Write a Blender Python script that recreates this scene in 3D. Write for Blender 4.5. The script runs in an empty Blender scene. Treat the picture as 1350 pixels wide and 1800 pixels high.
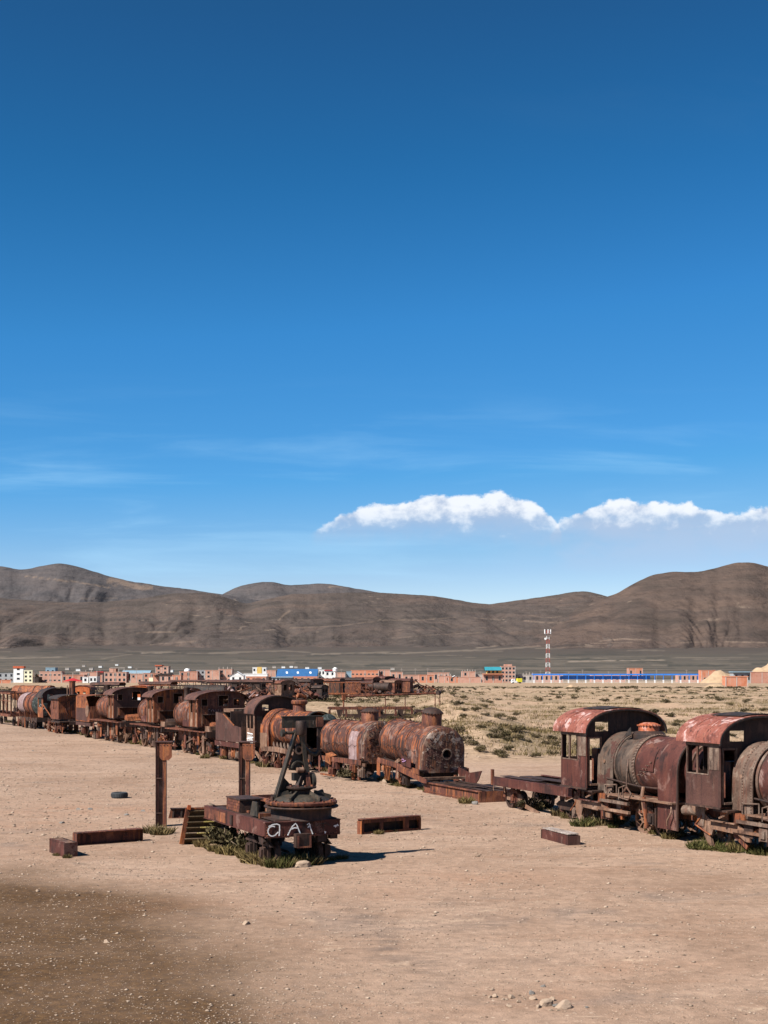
import bpy, math, random
import numpy as np
from mathutils import Vector, Matrix, Euler, noise
R = math.radians
PI = math.pi
sc = bpy.context.scene
COL = sc.collection

# ---------------------------------------------------------------- camera
CAMH, F, HZ = 5.2, 2500.0, 1172.0      # eye height (m), focal length and horizon row of the 1350x1800 frame
cam = bpy.data.cameras.new('camera')
cam.sensor_fit = 'VERTICAL'; cam.sensor_height = 36.0; cam.lens = 36.0*F/1800.0
cam.shift_y = (HZ-900.0)/1800.0
cam.clip_start = 0.5; cam.clip_end = 60000
camo = bpy.data.objects.new('camera', cam); COL.objects.link(camo)
camo.location = (0, 0, CAMH); camo.rotation_euler = (PI/2, 0, 0)
sc.camera = camo

# ---------------------------------------------------------------- light
SUN_EL, SUN_AZ = 45.0, 233.5     # azimuth clockwise from +Y: behind the left shoulder
sc.view_settings.view_transform = 'Standard'
sc.view_settings.look = 'None'
sc.view_settings.gamma = 1.0
sc.view_settings.use_curve_mapping = False
sc.view_settings.exposure = 1.12
sun = bpy.data.lights.new('sun', 'SUN'); sun.energy = 5.0; sun.angle = R(0.53); sun.color = (1.0, 0.955, 0.89)
suno = bpy.data.objects.new('sun', sun); COL.objects.link(suno)
_d = Vector((math.sin(R(SUN_AZ))*math.cos(R(SUN_EL)), math.cos(R(SUN_AZ))*math.cos(R(SUN_EL)), math.sin(R(SUN_EL))))
suno.rotation_euler = (-_d).to_track_quat('-Z', 'Y').to_euler()
suno.location = (-30, -20, 60)

world = bpy.data.worlds.new('World'); sc.world = world; world.use_nodes = True
wt = world.node_tree; wt.nodes.clear()
def wn(t, **k):
    n = wt.nodes.new(t)
    for a, b in k.items(): setattr(n, a, b)
    return n
def wmath(op, a, b=None, c=None, clamp=False):
    n = wn('ShaderNodeMath', operation=op); n.use_clamp = clamp
    for i, v in enumerate((a, b, c)):
        if v is None: continue
        if isinstance(v, (int, float)): n.inputs[i].default_value = v
        else: wt.links.new(v, n.inputs[i])
    return n.outputs[0]
def wramp(x, stops, interp='LINEAR'):
    n = wn('ShaderNodeValToRGB'); cr = n.color_ramp; cr.interpolation = interp
    while len(cr.elements) < len(stops): cr.elements.new(0.5)
    for e, (p, c) in zip(cr.elements, stops):
        e.position = p; e.color = (c, c, c, 1) if isinstance(c, (int, float)) else (*c, 1)
    wt.links.new(x, n.inputs[0]); return n.outputs[0]
def wmix(fac, a, b):
    n = wn('ShaderNodeMix', data_type='RGBA')
    for s, v in ((n.inputs[0], fac), (n.inputs[6], a), (n.inputs[7], b)):
        if isinstance(v, (int, float)): s.default_value = v
        elif isinstance(v, tuple): s.default_value = (*v, 1)
        else: wt.links.new(v, s)
    return n.outputs[2]
def wsmooth(x, a, b):
    n = wn('ShaderNodeMapRange', interpolation_type='SMOOTHSTEP')
    wt.links.new(x, n.inputs[0])
    for i, v in ((1, a), (2, b)):
        if isinstance(v, (int, float)): n.inputs[i].default_value = v
        else: wt.links.new(v, n.inputs[i])
    n.inputs[3].default_value = 0; n.inputs[4].default_value = 1
    return n.outputs[0]
def wnoise(vec, scale, detail=6, rough=0.55, dist=0.0):
    n = wn('ShaderNodeTexNoise'); n.inputs['Scale'].default_value = scale
    n.inputs['Detail'].default_value = detail; n.inputs['Roughness'].default_value = rough
    n.inputs['Distortion'].default_value = dist
    wt.links.new(vec, n.inputs['Vector']); return n.outputs[0]
def wcomb(x, y, z=0.0):
    n = wn('ShaderNodeCombineXYZ')
    for i, v in enumerate((x, y, z)):
        if isinstance(v, (int, float)): n.inputs[i].default_value = v
        else: wt.links.new(v, n.inputs[i])
    return n.outputs[0]
sky = wn('ShaderNodeTexSky', sky_type='NISHITA')
sky.sun_disc = False; sky.sun_elevation = R(SUN_EL); sky.sun_rotation = R(SUN_AZ)
sky.altitude = 3700; sky.air_density = 1.0; sky.dust_density = 0.35; sky.ozone_density = 3.0
hs = wn('ShaderNodeHueSaturation'); hs.inputs['Saturation'].default_value = 1.12; hs.inputs['Value'].default_value = 1.0
wt.links.new(sky.outputs[0], hs.inputs['Color'])
# deep high-altitude blue: one colour response for the whole sky
sv = wn('ShaderNodeVectorMath', operation='SCALE'); sv.inputs['Scale'].default_value = 0.1; wt.links.new(hs.outputs[0], sv.inputs[0])
cv = wn('ShaderNodeRGBCurve'); mp = cv.mapping; mp.use_clip = False
for ch, pts in ((0, [(0,0),(.049,.0092),(.064,.0112),(.095,.0259),(.168,.060),(.33,.24),(1,.95)]), (1, [(0,0),(.115,.0575),(.143,.0845),(.206,.148),(.33,.225),(.545,.37),(1,.75)]), (2, [(0,0),(.261,.153),(.32,.225),(.43,.363),(.59,.455),(.754,.50),(1,.66)])):
    c_ = mp.curves[ch]
    while len(c_.points) < len(pts): c_.points.new(.5, .5)
    for q, (a, b) in zip(c_.points, pts): q.location = (a, b); q.handle_type = 'VECTOR'
mp.update(); wt.links.new(sv.outputs[0], cv.inputs['Color'])
sv2 = wn('ShaderNodeVectorMath', operation='SCALE'); sv2.inputs['Scale'].default_value = 10.0; wt.links.new(cv.outputs[0], sv2.inputs[0])
tc = wn('ShaderNodeTexCoord'); sep = wn('ShaderNodeSeparateXYZ'); wt.links.new(tc.outputs['Generated'], sep.inputs[0])
dx, dy, dz = sep.outputs
dys = wmath('MAXIMUM', dy, 0.05)
A = wmath('DIVIDE', dx, dys)            # tangent of the bearing from straight ahead (+ right)
EL = wmath('DIVIDE', dz, dys)           # tangent of the elevation
front = wsmooth(dy, 0.5, 0.8)
def apx(p): return (p-675.0)/F
def epy(p): return (HZ-p)/F
def cumulus(pts, base, seed, amp, soft):
    """heaped cloud: its upper outline (px, py points), a flat base row; returns mask and height within the cloud"""
    lo, hi = apx(pts[0][0]), apx(pts[-1][0])
    t = wmath('DIVIDE', wmath('SUBTRACT', A, lo), hi-lo)
    b = epy(base); H = 0.06
    top = wramp(t, [((apx(p)-lo)/(hi-lo), (epy(q)-b)/H) for p, q in pts], 'LINEAR')
    v = wcomb(A, wmath('MULTIPLY', EL, 1.35), seed)
    n1 = wnoise(v, 55, 8, 0.56); n2 = wnoise(v, 210, 5, 0.6)
    bump = wmath('ADD', wmath('MULTIPLY', wmath('SUBTRACT', n1, 0.5), amp), wmath('MULTIPLY', wmath('SUBTRACT', n2, 0.5), amp*0.35))
    h = wmath('SUBTRACT', EL, b)
    topz = wmath('MULTIPLY', top, H)
    d = wmath('SUBTRACT', wmath('ADD', topz, wmath('MULTIPLY', bump, wsmooth(topz, 0.0, 0.008))), h)
    up = wsmooth(d, 0.0, 0.0032)
    low = wsmooth(wmath('ADD', h, wmath('MULTIPLY', bump, 0.9)), -soft*0.9, soft*1.5)
    rel = wmath('DIVIDE', h, wmath('MAXIMUM', topz, 0.004))
    m = wmath('MULTIPLY', wmath('MULTIPLY', up, low), wmath('MULTIPLY', wsmooth(topz, 0.001, 0.005), front))
    return m, rel, n1
col = sv2.outputs[0]
# thin high veils
v1 = wcomb(wmath('ADD', wmath('MULTIPLY', A, 3.0), wmath('MULTIPLY', EL, 2.0)), wmath('MULTIPLY', EL, 26.0), 3.3)
ve = wnoise(v1, 1.7, 7, 0.55, 0.4)
veil = wmath('MULTIPLY', wsmooth(ve, 0.46, 0.80), wmath('MULTIPLY', wsmooth(EL, 0.215, 0.11), wsmooth(EL, 0.0, 0.05)))
veil = wmath('MULTIPLY', veil, front)
col = wmix(wmath('MULTIPLY', veil, 0.32), col, (3.0, 4.9, 6.4))
v2 = wcomb(wmath('MULTIPLY', A, 4.0), wmath('ADD', wmath('MULTIPLY', EL, 14.0), wmath('MULTIPLY', A, 2.0)), 8.1)
ve2 = wnoise(v2, 1.3, 6, 0.55, 0.3)
hi_v = wmath('MULTIPLY', wsmooth(ve2, 0.5, 0.85), wmath('MULTIPLY', wsmooth(EL, 0.33, 0.47), wsmooth(A, -0.08, 0.2)))
col = wmix(wmath('MULTIPLY', wmath('MULTIPLY', hi_v, front), 0.14), col, (.7, 1.4, 2.5))
# grey rain veil under the right-hand clouds
g = wnoise(wcomb(A, wmath('MULTIPLY', EL, 2.2), 5.5), 14, 4, 0.5)
rain = wmath('MULTIPLY', wsmooth(A, apx(830), apx(1040)), wmath('MULTIPLY', wsmooth(EL, epy(905), epy(925)), wsmooth(EL, epy(1035), epy(955))))
rain = wmath('MULTIPLY', wmath('MULTIPLY', rain, wsmooth(g, 0.28, 0.62)), front)
col = wmix(wmath('MULTIPLY', rain, 0.60), col, (2.85, 3.55, 4.75))
CLOUDS = [
    ([(535, 940), (572, 921), (600, 899), (630, 891), (665, 883), (700, 884), (735, 872), (770, 864), (805, 872), (850, 868), (880, 861), (905, 871), (930, 878), (950, 889), (968, 902), (992, 940)], 940, 1.7, 0.012, 0.014),
    ([(962, 942), (985, 912), (1030, 891), (1065, 882), (1095, 873), (1130, 880), (1150, 878), (1185, 885), (1210, 880), (1240, 893), (1270, 896), (1300, 901), (1325, 890), (1360, 884), (1420, 876), (1480, 896), (1540, 942)], 942, 4.2, 0.013, 0.015),
]
for pts, base, seed, amp, soft in CLOUDS:
    m, rel, n1 = cumulus(pts, base, seed, amp, soft)
    lit = wsmooth(wmath('ADD', rel, wmath('MULTIPLY', wmath('SUBTRACT', n1, 0.5), 2.6)), 0.22, 0.95)
    cc = wmix(lit, (2.75, 3.3, 4.35), (5.75, 5.85, 6.05))
    col = wmix(wmath('MULTIPLY', m, 0.9), col, cc)
bg = wn('ShaderNodeBackground'); bg.inputs['Strength'].default_value = 0.08
wt.links.new(col, bg.inputs['Color'])
wo = wn('ShaderNodeOutputWorld'); wt.links.new(bg.outputs[0], wo.inputs['Surface'])

# ---------------------------------------------------------------- helpers
def fbm(x, y, oct=4, seed=0.0):
    """cheap vectorised value noise, about -1..1"""
    x = np.asarray(x, float); y = np.asarray(y, float)
    tot = np.zeros(np.broadcast(x, y).shape); amp, f, nrm = 1.0, 1.0, 0.0
    for o in range(oct):
        xs, ys = x*f+seed*17.3+o*31.7, y*f-seed*9.1+o*11.3
        xi, yi = np.floor(xs), np.floor(ys); fx, fy = xs-xi, ys-yi
        fx = fx*fx*(3-2*fx); fy = fy*fy*(3-2*fy)
        def h(a, b):
            s = np.sin(a*127.1+b*311.7+o*74.7)*43758.5453
            return (s-np.floor(s))*2-1
        n = (h(xi, yi)*(1-fx)+h(xi+1, yi)*fx)*(1-fy)+(h(xi, yi+1)*(1-fx)+h(xi+1, yi+1)*fx)*fy
        tot += n*amp; nrm += amp; amp *= 0.5; f *= 2.03
    return tot/nrm
def sstep(x, a, b):
    t = np.clip((np.asarray(x, float)-a)/(b-a), 0, 1); return t*t*(3-2*t)
# terrain: flat yard, a plain that falls gently to the town and an apron that climbs to the hills
_TD = np.array([0, 120, 200, 400, 650, 900, 1150, 1500, 2000, 2600, 3200, 4000, 5000, 6000, 7000, 9000, 14000.])
_TZ = np.array([0, 0, 0, -1.3, -3.2, -4.9, -5.6, -4.6, -1.2, 5.0, 12.5, 25, 48, 74, 105, 170, 300.])
_td = np.linspace(0, 14000, 2801); _tz = np.interp(_td, _TD, _TZ)
for _w in (11, 41):
    _k = np.ones(_w)/_w; _f = np.convolve(np.pad(_tz, _w//2, mode='edge'), _k, 'valid'); _b = sstep(_td, 150+_w*6, 400+_w*30); _tz = _tz*(1-_b)+_f*_b
_TD, _TZ = _td, _tz
TRK_B = np.array((1.75, 61.25)); D1 = np.array((.466, -.885)); D2 = np.array((.403, -.915))
def track_x(y):
    y = np.asarray(y, float)
    return np.where(y > 61.25, 1.75-(y-61.25)*.466/.885, 1.75-(y-61.25)*.403/.915)
def zt(x, y):
    x = np.asarray(x, float); y = np.asarray(y, float)
    z = np.interp(y, _TD, _TZ)
    off = (x-track_x(y))
    plain = sstep(off, 9, 20)*sstep(y, 64, 86)
    far = 1-sstep(y, 420, 800)
    z = z+plain*far*(fbm(x/7, y/7, 4, 2)*0.34+fbm(x/2.2, y/2.2, 3, 5)*0.09+0.10)
    # spoil bank running away to the right of the wrecks
    rx = 4.6+(y-82)*0.045+fbm(y/14, y*0, 2, 7)*2.2
    bank = np.exp(-((x-rx)/(3.2+y*.006))**2)*sstep(y, 78, 95)*(1-sstep(y, 230, 330))
    z = z+bank*(0.85+0.45*fbm(x/3, y/3, 3, 9))
    b2 = np.exp(-((y-99-fbm(x/9, x*0, 2, 3)*3)/4.5)**2)*sstep(x, 9, 13)
    z = z+b2*(0.45+0.35*fbm(x/2.5, y/2.5, 3, 4))
    return z
def G(px, py):
    """ground point that the frame's pixel (px, py) looks at"""
    k = (py-HZ)/F; a = (px-675)/F
    d = _GD; hit = np.nonzero(CAMH-k*d <= zt(a*d, d))[0]
    i = max(1, int(hit[0])) if len(hit) else len(d)-1
    q = np.linspace(d[i-1], d[i], 40); j = np.nonzero(CAMH-k*q <= zt(a*q, q))[0]
    t = float(q[j[0]]) if len(j) else float(d[i])
    return Vector((a*t, t, float(zt(a*t, t))))
_GD = np.geomspace(8, 3000, 1500)
def GF(px, py):
    d = CAMH*F/(py-HZ); return Vector(((px-675)/F*d, d, 0.0))
def trk(u, lat=0.0):
    """point on the line of wrecks: u metres back from the bend (negative = nearer), lat = metres to the far side"""
    d = D1 if u > 0 else D2
    p = TRK_B-u*d+lat*np.array((-d[1], d[0]))
    return Vector((p[0], p[1], 0))
ANG1 = math.atan2(D1[1], D1[0]); ANG2 = math.atan2(D2[1], D2[0])

class MB:
    def __init__(s): s.v = []; s.f = []
    def add(s, vs, fs, M=None):
        o = len(s.v)
        s.v += [tuple(M @ Vector(p)) for p in vs] if M is not None else [tuple(p) for p in vs]
        s.f += [tuple(i+o for i in f) for f in fs]; return s
    def box(s, x0, x1, y0, y1, z0, z1, M=None):
        return s.add([(x0,y0,z0),(x1,y0,z0),(x1,y1,z0),(x0,y1,z0),(x0,y0,z1),(x1,y0,z1),(x1,y1,z1),(x0,y1,z1)],
                     [(0,3,2,1),(4,5,6,7),(0,1,5,4),(1,2,6,5),(2,3,7,6),(3,0,4,7)], M)
    def cbox(s, c, d, rot=(0,0,0)):
        M = Matrix.Translation(c) @ Euler(rot).to_matrix().to_4x4()
        return s.box(-d[0]/2, d[0]/2, -d[1]/2, d[1]/2, -d[2]/2, d[2]/2, M)
    def beam(s, p0, p1, w, h, roll=0.0):
        p0, p1 = Vector(p0), Vector(p1); x = (p1-p0); L = x.length; x.normalize()
        up = Vector((0,0,1)) if abs(x.z) < 0.95 else Vector((1,0,0))
        y = up.cross(x).normalized(); z = x.cross(y)
        M = Matrix((x, y, z)).transposed().to_4x4(); M.translation = p0
        if roll: M = M @ Matrix.Rotation(roll, 4, 'X')
        return s.box(0, L, -w/2, w/2, -h/2, h/2, M)
    def cyl(s, p0, p1, r0, r1=None, n=16, cap=True):
        r1 = r0 if r1 is None else r1
        p0, p1 = Vector(p0), Vector(p1); x = (p1-p0).normalized()
        up = Vector((0,0,1)) if abs(x.z) < 0.9 else Vector((1,0,0))
        y = up.cross(x).normalized(); z = x.cross(y)
        vs = []
        for p, r in ((p0, r0), (p1, r1)):
            for i in range(n):
                a = 2*PI*i/n; vs.append(p+y*(r*math.cos(a))+z*(r*math.sin(a)))
        fs = [(i, (i+1) % n, n+(i+1) % n, n+i) for i in range(n)]
        if cap: fs += [tuple(range(n-1, -1, -1)), tuple(range(n, 2*n))]
        return s.add(vs, fs)
    def tube(s, pts, r, n=6):
        for a, b in zip(pts[:-1], pts[1:]): s.cyl(a, b, r, n=n)
        return s
    def lathe(s, prof, n=24, axis='z', c=(0,0,0), a0=0.0, a1=2*PI, M=None):
        """prof: (radius, height) pairs turned about an axis"""
        full = abs(a1-a0-2*PI) < 1e-4; m = n if full else n+1
        vs = []
        for r, h in prof:
            for i in range(m):
                a = a0+(a1-a0)*i/n; u, v = r*math.cos(a), r*math.sin(a)
                p = (u, v, h) if axis == 'z' else ((h, u, v) if axis == 'x' else (u, h, v))
                vs.append((p[0]+c[0], p[1]+c[1], p[2]+c[2]))
        fs = []
        for j in range(len(prof)-1):
            for i in range(n if full else m-1):
                k = (i+1) % m; fs.append((j*m+i, j*m+k, (j+1)*m+k, (j+1)*m+i))
        return s.add(vs, fs, M)
    def prism(s, poly, t0, t1, plane='xz', M=None):
        """outline poly in plane, thickness from t0 to t1 along the third axis"""
        n = len(poly)
        def P(a, b, t): return (a, t, b) if plane == 'xz' else ((t, a, b) if plane == 'yz' else (a, b, t))
        vs = [P(a, b, t0) for a, b in poly]+[P(a, b, t1) for a, b in poly]
        return s.add(vs, [tuple(range(n)), tuple(range(2*n-1, n-1, -1))]+[(i, n+i, n+(i+1) % n, (i+1) % n) for i in range(n)], M)
    def shell(s, prof, x0, x1, t, nx=4, closed=False, wob=0.0):
        """sheet following the yz profile, drawn out along x, t thick (outwards to the profile's left)"""
        n = len(prof); pr = [Vector((a, b)) for a, b in prof]; nor = []
        for i in range(n):
            a = pr[max(i-1, 0)]; b = pr[min(i+1, n-1)]; d = (b-a).normalized(); nor.append(Vector((-d.y, d.x)))
        vs = []
        for k in range(nx+1):
            x = x0+(x1-x0)*k/nx
            for i in range(n):
                w = wob*noise.noise(Vector((x*1.3, pr[i].x*1.7, pr[i].y*1.7))) if wob else 0
                p = pr[i]+nor[i]*w; q = p+nor[i]*t
                vs += [(x, p.x, p.y), (x, q.x, q.y)]
        fs = []
        def I(k, i, o): return (k*n+i)*2+o
        for k in range(nx):
            for i in range(n-1):
                fs.append((I(k,i,0), I(k,i+1,0), I(k+1,i+1,0), I(k+1,i,0)))
                fs.append((I(k,i,1), I(k+1,i,1), I(k+1,i+1,1), I(k,i+1,1)))
            for i in (0, n-1):
                f = (I(k,i,0), I(k+1,i,0), I(k+1,i,1), I(k,i,1)); fs.append(f if i == 0 else f[::-1])
        for k in (0, nx):
            for i in range(n-1):
                f = (I(k,i,0), I(k,i,1), I(k,i+1,1), I(k,i+1,0)); fs.append(f if k == 0 else f[::-1])
        return s.add(vs, fs)
    def plate(s, us, vs_, solid, t, P):
        """sheet on cut lines us x vs_; solid(i,j) says which cells exist; P(u,v,t) places a point"""
        nu, nv = len(us), len(vs_); idx = {}; vv = []; fs = []
        def I(i, j, o):
            k = (i, j, o)
            if k not in idx: idx[k] = len(vv); vv.append(P(us[i], vs_[j], t*o))
            return idx[k]
        S = [[bool(solid(i, j)) for j in range(nv-1)] for i in range(nu-1)]
        g = lambda i, j: 0 <= i < nu-1 and 0 <= j < nv-1 and S[i][j]
        for i in range(nu-1):
            for j in range(nv-1):
                if not S[i][j]: continue
                fs.append((I(i,j,0), I(i+1,j,0), I(i+1,j+1,0), I(i,j+1,0)))
                fs.append((I(i,j,1), I(i,j+1,1), I(i+1,j+1,1), I(i+1,j,1)))
                if not g(i-1, j): fs.append((I(i,j,0), I(i,j+1,0), I(i,j+1,1), I(i,j,1)))
                if not g(i+1, j): fs.append((I(i+1,j,0), I(i+1,j,1), I(i+1,j+1,1), I(i+1,j+1,0)))
                if not g(i, j-1): fs.append((I(i,j,0), I(i,j,1), I(i+1,j,1), I(i+1,j,0)))
                if not g(i, j+1): fs.append((I(i,j+1,0), I(i+1,j+1,0), I(i+1,j+1,1), I(i,j+1,1)))
        return s.add(vv, fs)
    def dent(s, amp, scale=1.5, seed=0.0):
        o = Vector((seed*7.7, seed*3.1, seed*5.3))
        s.v = [tuple(Vector(p)+amp*noise.noise_vector(Vector(p)*scale+o)) for p in s.v]; return s
    def mesh(s, name, mat, sharp=38):
        m = bpy.data.meshes.new(name); m.from_pydata(s.v, [], s.f); m.materials.append(mat)
        m.polygons.foreach_set('use_smooth', np.ones(len(m.polygons), bool))
        m.set_sharp_from_angle(angle=R(sharp)); m.update(); return m
def tag(o, label=None, cat=None, group=None, kind=None):
    for k, v in (('label', label), ('category', cat), ('group', group), ('kind', kind)):
        if v: o[k] = v
    return o
def thing(name, label, cat, loc=(0,0,0), rz=0.0, group=None, rot=None):
    o = bpy.data.objects.new(name, None); o.empty_display_size = 0.3; COL.objects.link(o)
    o.location = loc; o.rotation_euler = rot if rot is not None else (0, 0, rz)
    return tag(o, label, cat, group)
def part(name, mb, mat, parent, label=None, kind=None, sharp=38):
    me = mb.mesh(name, mat, sharp) if isinstance(mb, MB) else mb
    o = bpy.data.objects.new(name, me); COL.objects.link(o); o.parent = parent
    if label: o['label'] = label
    if kind: o['kind'] = kind
    return o
def solo(name, mb, mat, label, cat, loc=(0,0,0), rz=0.0, group=None, sharp=38):
    o = bpy.data.objects.new(name, mb.mesh(name, mat, sharp) if isinstance(mb, MB) else mb); COL.objects.link(o)
    o.location = loc; o.rotation_euler = (0, 0, rz); return tag(o, label, cat, group)
def copy_thing(o, loc, rz):
    c = o.copy(); COL.objects.link(c); c.location = loc; c.rotation_euler = (0, 0, rz)
    for ch in o.children:
        d = ch.copy(); COL.objects.link(d); d.parent = c
        for g in ch.children:
            e = g.copy(); COL.objects.link(e); e.parent = d
    return c
# ---------------------------------------------------------------- materials
class NT:
    def __init__(s, name):
        s.m = bpy.data.materials.new(name); s.m.use_nodes = True; s.t = s.m.node_tree; s.t.nodes.clear()
        s.out = s.n('ShaderNodeOutputMaterial'); s.b = s.n('ShaderNodeBsdfPrincipled'); s.l(s.b.outputs[0], s.out.inputs[0])
    def n(s, t, **k):
        n = s.t.nodes.new(t)
        for a, b in k.items(): setattr(n, a, b)
        return n
    def l(s, a, b): s.t.links.new(a, b)
    def put(s, sock, v):
        if isinstance(v, (int, float)): sock.default_value = v
        elif isinstance(v, tuple): sock.default_value = (*v, 1) if len(v) == 3 and len(sock.default_value) == 4 else v
        else: s.l(v, sock)
    def math(s, op, a, b=None, clamp=False):
        n = s.n('ShaderNodeMath', operation=op); n.use_clamp = clamp; s.put(n.inputs[0], a)
        if b is not None: s.put(n.inputs[1], b)
        return n.outputs[0]
    def mix(s, fac, a, b, mode='MIX'):
        n = s.n('ShaderNodeMix', data_type='RGBA', blend_type=mode)
        s.put(n.inputs[0], fac); s.put(n.inputs[6], a); s.put(n.inputs[7], b); return n.outputs[2]
    def noise(s, vec, scale, detail=5, rough=.55, dist=0.0):
        n = s.n('ShaderNodeTexNoise'); s.put(n.inputs['Scale'], scale); s.put(n.inputs['Detail'], detail)
        s.put(n.inputs['Roughness'], rough); s.put(n.inputs['Distortion'], dist); s.l(vec, n.inputs['Vector']); return n.outputs[0]
    def vor(s, vec, scale, feat='F1', out=0):
        n = s.n('ShaderNodeTexVoronoi', feature=feat); s.put(n.inputs['Scale'], scale); s.l(vec, n.inputs['Vector']); return n.outputs[out]
    def mapv(s, vec, scale=(1,1,1), rot=(0,0,0), loc=(0,0,0)):
        n = s.n('ShaderNodeMapping'); n.inputs['Scale'].default_value = scale; n.inputs['Rotation'].default_value = rot
        n.inputs['Location'].default_value = loc; s.l(vec, n.inputs['Vector']); return n.outputs[0]
    def ramp(s, x, stops, interp='LINEAR'):
        n = s.n('ShaderNodeValToRGB'); cr = n.color_ramp; cr.interpolation = interp
        while len(cr.elements) < len(stops): cr.elements.new(.5)
        for e, (p, c) in zip(cr.elements, stops):
            e.position = p; e.color = (c, c, c, 1) if isinstance(c, (int, float)) else (*c, 1)
        s.l(x, n.inputs[0]); return n.outputs[0]
    def smooth(s, x, a, b):
        n = s.n('ShaderNodeMapRange', interpolation_type='SMOOTHSTEP'); s.l(x, n.inputs[0]); s.put(n.inputs[1], a); s.put(n.inputs[2], b); return n.outputs[0]
    def bump(s, h, dist, strength=1.0, nrm=None):
        n = s.n('ShaderNodeBump'); n.inputs['Distance'].default_value = dist; n.inputs['Strength'].default_value = strength
        s.l(h, n.inputs['Height'])
        if nrm is not None: s.l(nrm, n.inputs['Normal'])
        return n.outputs[0]
    def objco(s):
        tc = s.n('ShaderNodeTexCoord'); oi = s.n('ShaderNodeObjectInfo')
        a = s.n('ShaderNodeVectorMath', operation='SCALE'); a.inputs[0].default_value = (31.0, 17.0, 23.0); s.l(oi.outputs['Random'], a.inputs['Scale'])
        v = s.n('ShaderNodeVectorMath', operation='ADD'); s.l(tc.outputs['Object'], v.inputs[0]); s.l(a.outputs[0], v.inputs[1])
        return v.outputs[0]
    def done(s, col, rough=.8, nrm=None, spec=.3, metal=0.0):
        s.put(s.b.inputs['Base Color'], s.mix(1.0, col, (.80,.80,.80), 'MULTIPLY')); s.put(s.b.inputs['Roughness'], rough)
        s.put(s.b.inputs['Specular IOR Level'], spec); s.put(s.b.inputs['Metallic'], metal)
        if nrm is not None: s.l(nrm, s.b.inputs['Normal'])
        return s.m
def rust(name, dark, mid, light, streak=(.34,.115,.035), s_amt=.5, scale=1.6, flake=None, f_amt=.5, rough=.72, bumpd=.012):
    k = NT(name); co = k.objco()
    n1 = k.noise(co, scale, 8, .62, .3)
    c = k.ramp(n1, [(.36, dark), (.47, mid), (.54, mid), (.66, light)])
    st = k.noise(k.mapv(co, (3.2, 3.2, .35)), scale*1.5, 6, .6, .5)
    c = k.mix(k.math('MULTIPLY', k.smooth(st, .49, .63), s_amt), c, streak)
    dk = k.noise(k.mapv(co, (4.5, 4.5, .5), loc=(7,3,1)), scale*1.3, 5, .6)
    c = k.mix(k.math('MULTIPLY', k.smooth(dk, .53, .66), .75), c, tuple(x*.45 for x in dark))
    if flake:
        fl = k.noise(k.mapv(co, loc=(3,9,4)), scale*1.1, 9, .68, .6)
        c = k.mix(k.math('MULTIPLY', k.smooth(fl, .55, .60), f_amt), c, flake)
    gr = k.noise(co, 38, 4, .65)
    c = k.mix(1.0, c, k.ramp(gr, [(.3, .62), (.7, 1.3)]), 'MULTIPLY')
    pit = k.noise(co, 11, 5, .7)
    h = k.math('ADD', k.math('MULTIPLY', n1, 1.2), k.math('ADD', k.math('MULTIPLY', gr, .25), k.math('MULTIPLY', pit, .6)))
    return k.done(c, rough, k.bump(h, bumpd), .3)
M = {}
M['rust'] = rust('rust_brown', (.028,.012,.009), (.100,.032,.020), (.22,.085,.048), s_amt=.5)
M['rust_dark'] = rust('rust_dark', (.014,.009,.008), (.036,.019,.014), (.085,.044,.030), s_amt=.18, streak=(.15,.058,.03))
M['rust_orange'] = rust('rust_orange', (.050,.018,.011), (.175,.054,.024), (.33,.125,.050), streak=(.40,.125,.03), s_amt=.65)
M['rust_tan'] = rust('rust_tan', (.070,.034,.022), (.175,.098,.064), (.32,.205,.145), streak=(.24,.11,.05), s_amt=.35)
M['oxide'] = rust('red_oxide', (.030,.010,.008), (.070,.019,.013), (.105,.034,.024), streak=(.15,.05,.03), s_amt=.25, scale=1.0, flake=(.32,.20,.16), f_amt=.28)
M['oxide_dark'] = rust('maroon_plate', (.040,.019,.014), (.066,.027,.020), (.090,.040,.030), streak=(.11,.05,.03), s_amt=.2, scale=.8, flake=(.30,.22,.18), f_amt=.12)
M['boiler'] = rust('boiler_streaked', (.024,.012,.010), (.068,.027,.019), (.19,.105,.078), streak=(.34,.092,.022), s_amt=.72, scale=1.3, flake=(.26,.20,.17), f_amt=.35)
M['boiler_red'] = rust('boiler_red', (.028,.010,.008), (.072,.021,.015), (.11,.040,.028), streak=(.19,.07,.035), s_amt=.3, scale=1.1, flake=(.42,.30,.26), f_amt=.33)
M['boiler_hot'] = rust('boiler_flame', (.026,.011,.009), (.080,.025,.016), (.20,.066,.030), streak=(.42,.115,.022), s_amt=.65, scale=1.0, flake=(.34,.22,.17), f_amt=.3)
M['tan_scale'] = rust('tan_scale', (.065,.034,.023), (.125,.082,.060), (.20,.145,.112), streak=(.13,.05,.03), s_amt=.5, scale=1.4, flake=(.32,.24,.18), f_amt=.35)
M['lagging'] = rust('boiler_lagging', (.026,.018,.014), (.082,.056,.042), (.17,.118,.086), streak=(.12,.055,.03), s_amt=.4, scale=1.2, flake=(.062,.018,.013), f_amt=.8)
M['roof_red'] = rust('roof_red', (.10,.030,.022), (.215,.066,.045), (.34,.15,.12), streak=(.25,.095,.055), s_amt=.4, scale=1.7, flake=(.54,.38,.35), f_amt=.7)
M['roof_brown'] = rust('roof_brown', (.035,.018,.014), (.085,.038,.028), (.13,.062,.045), s_amt=.15, scale=1.0)
M['black_sheet'] = rust('black_sheet', (.010,.009,.009), (.022,.017,.015), (.055,.036,.028), s_amt=.12, scale=1.5)
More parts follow.
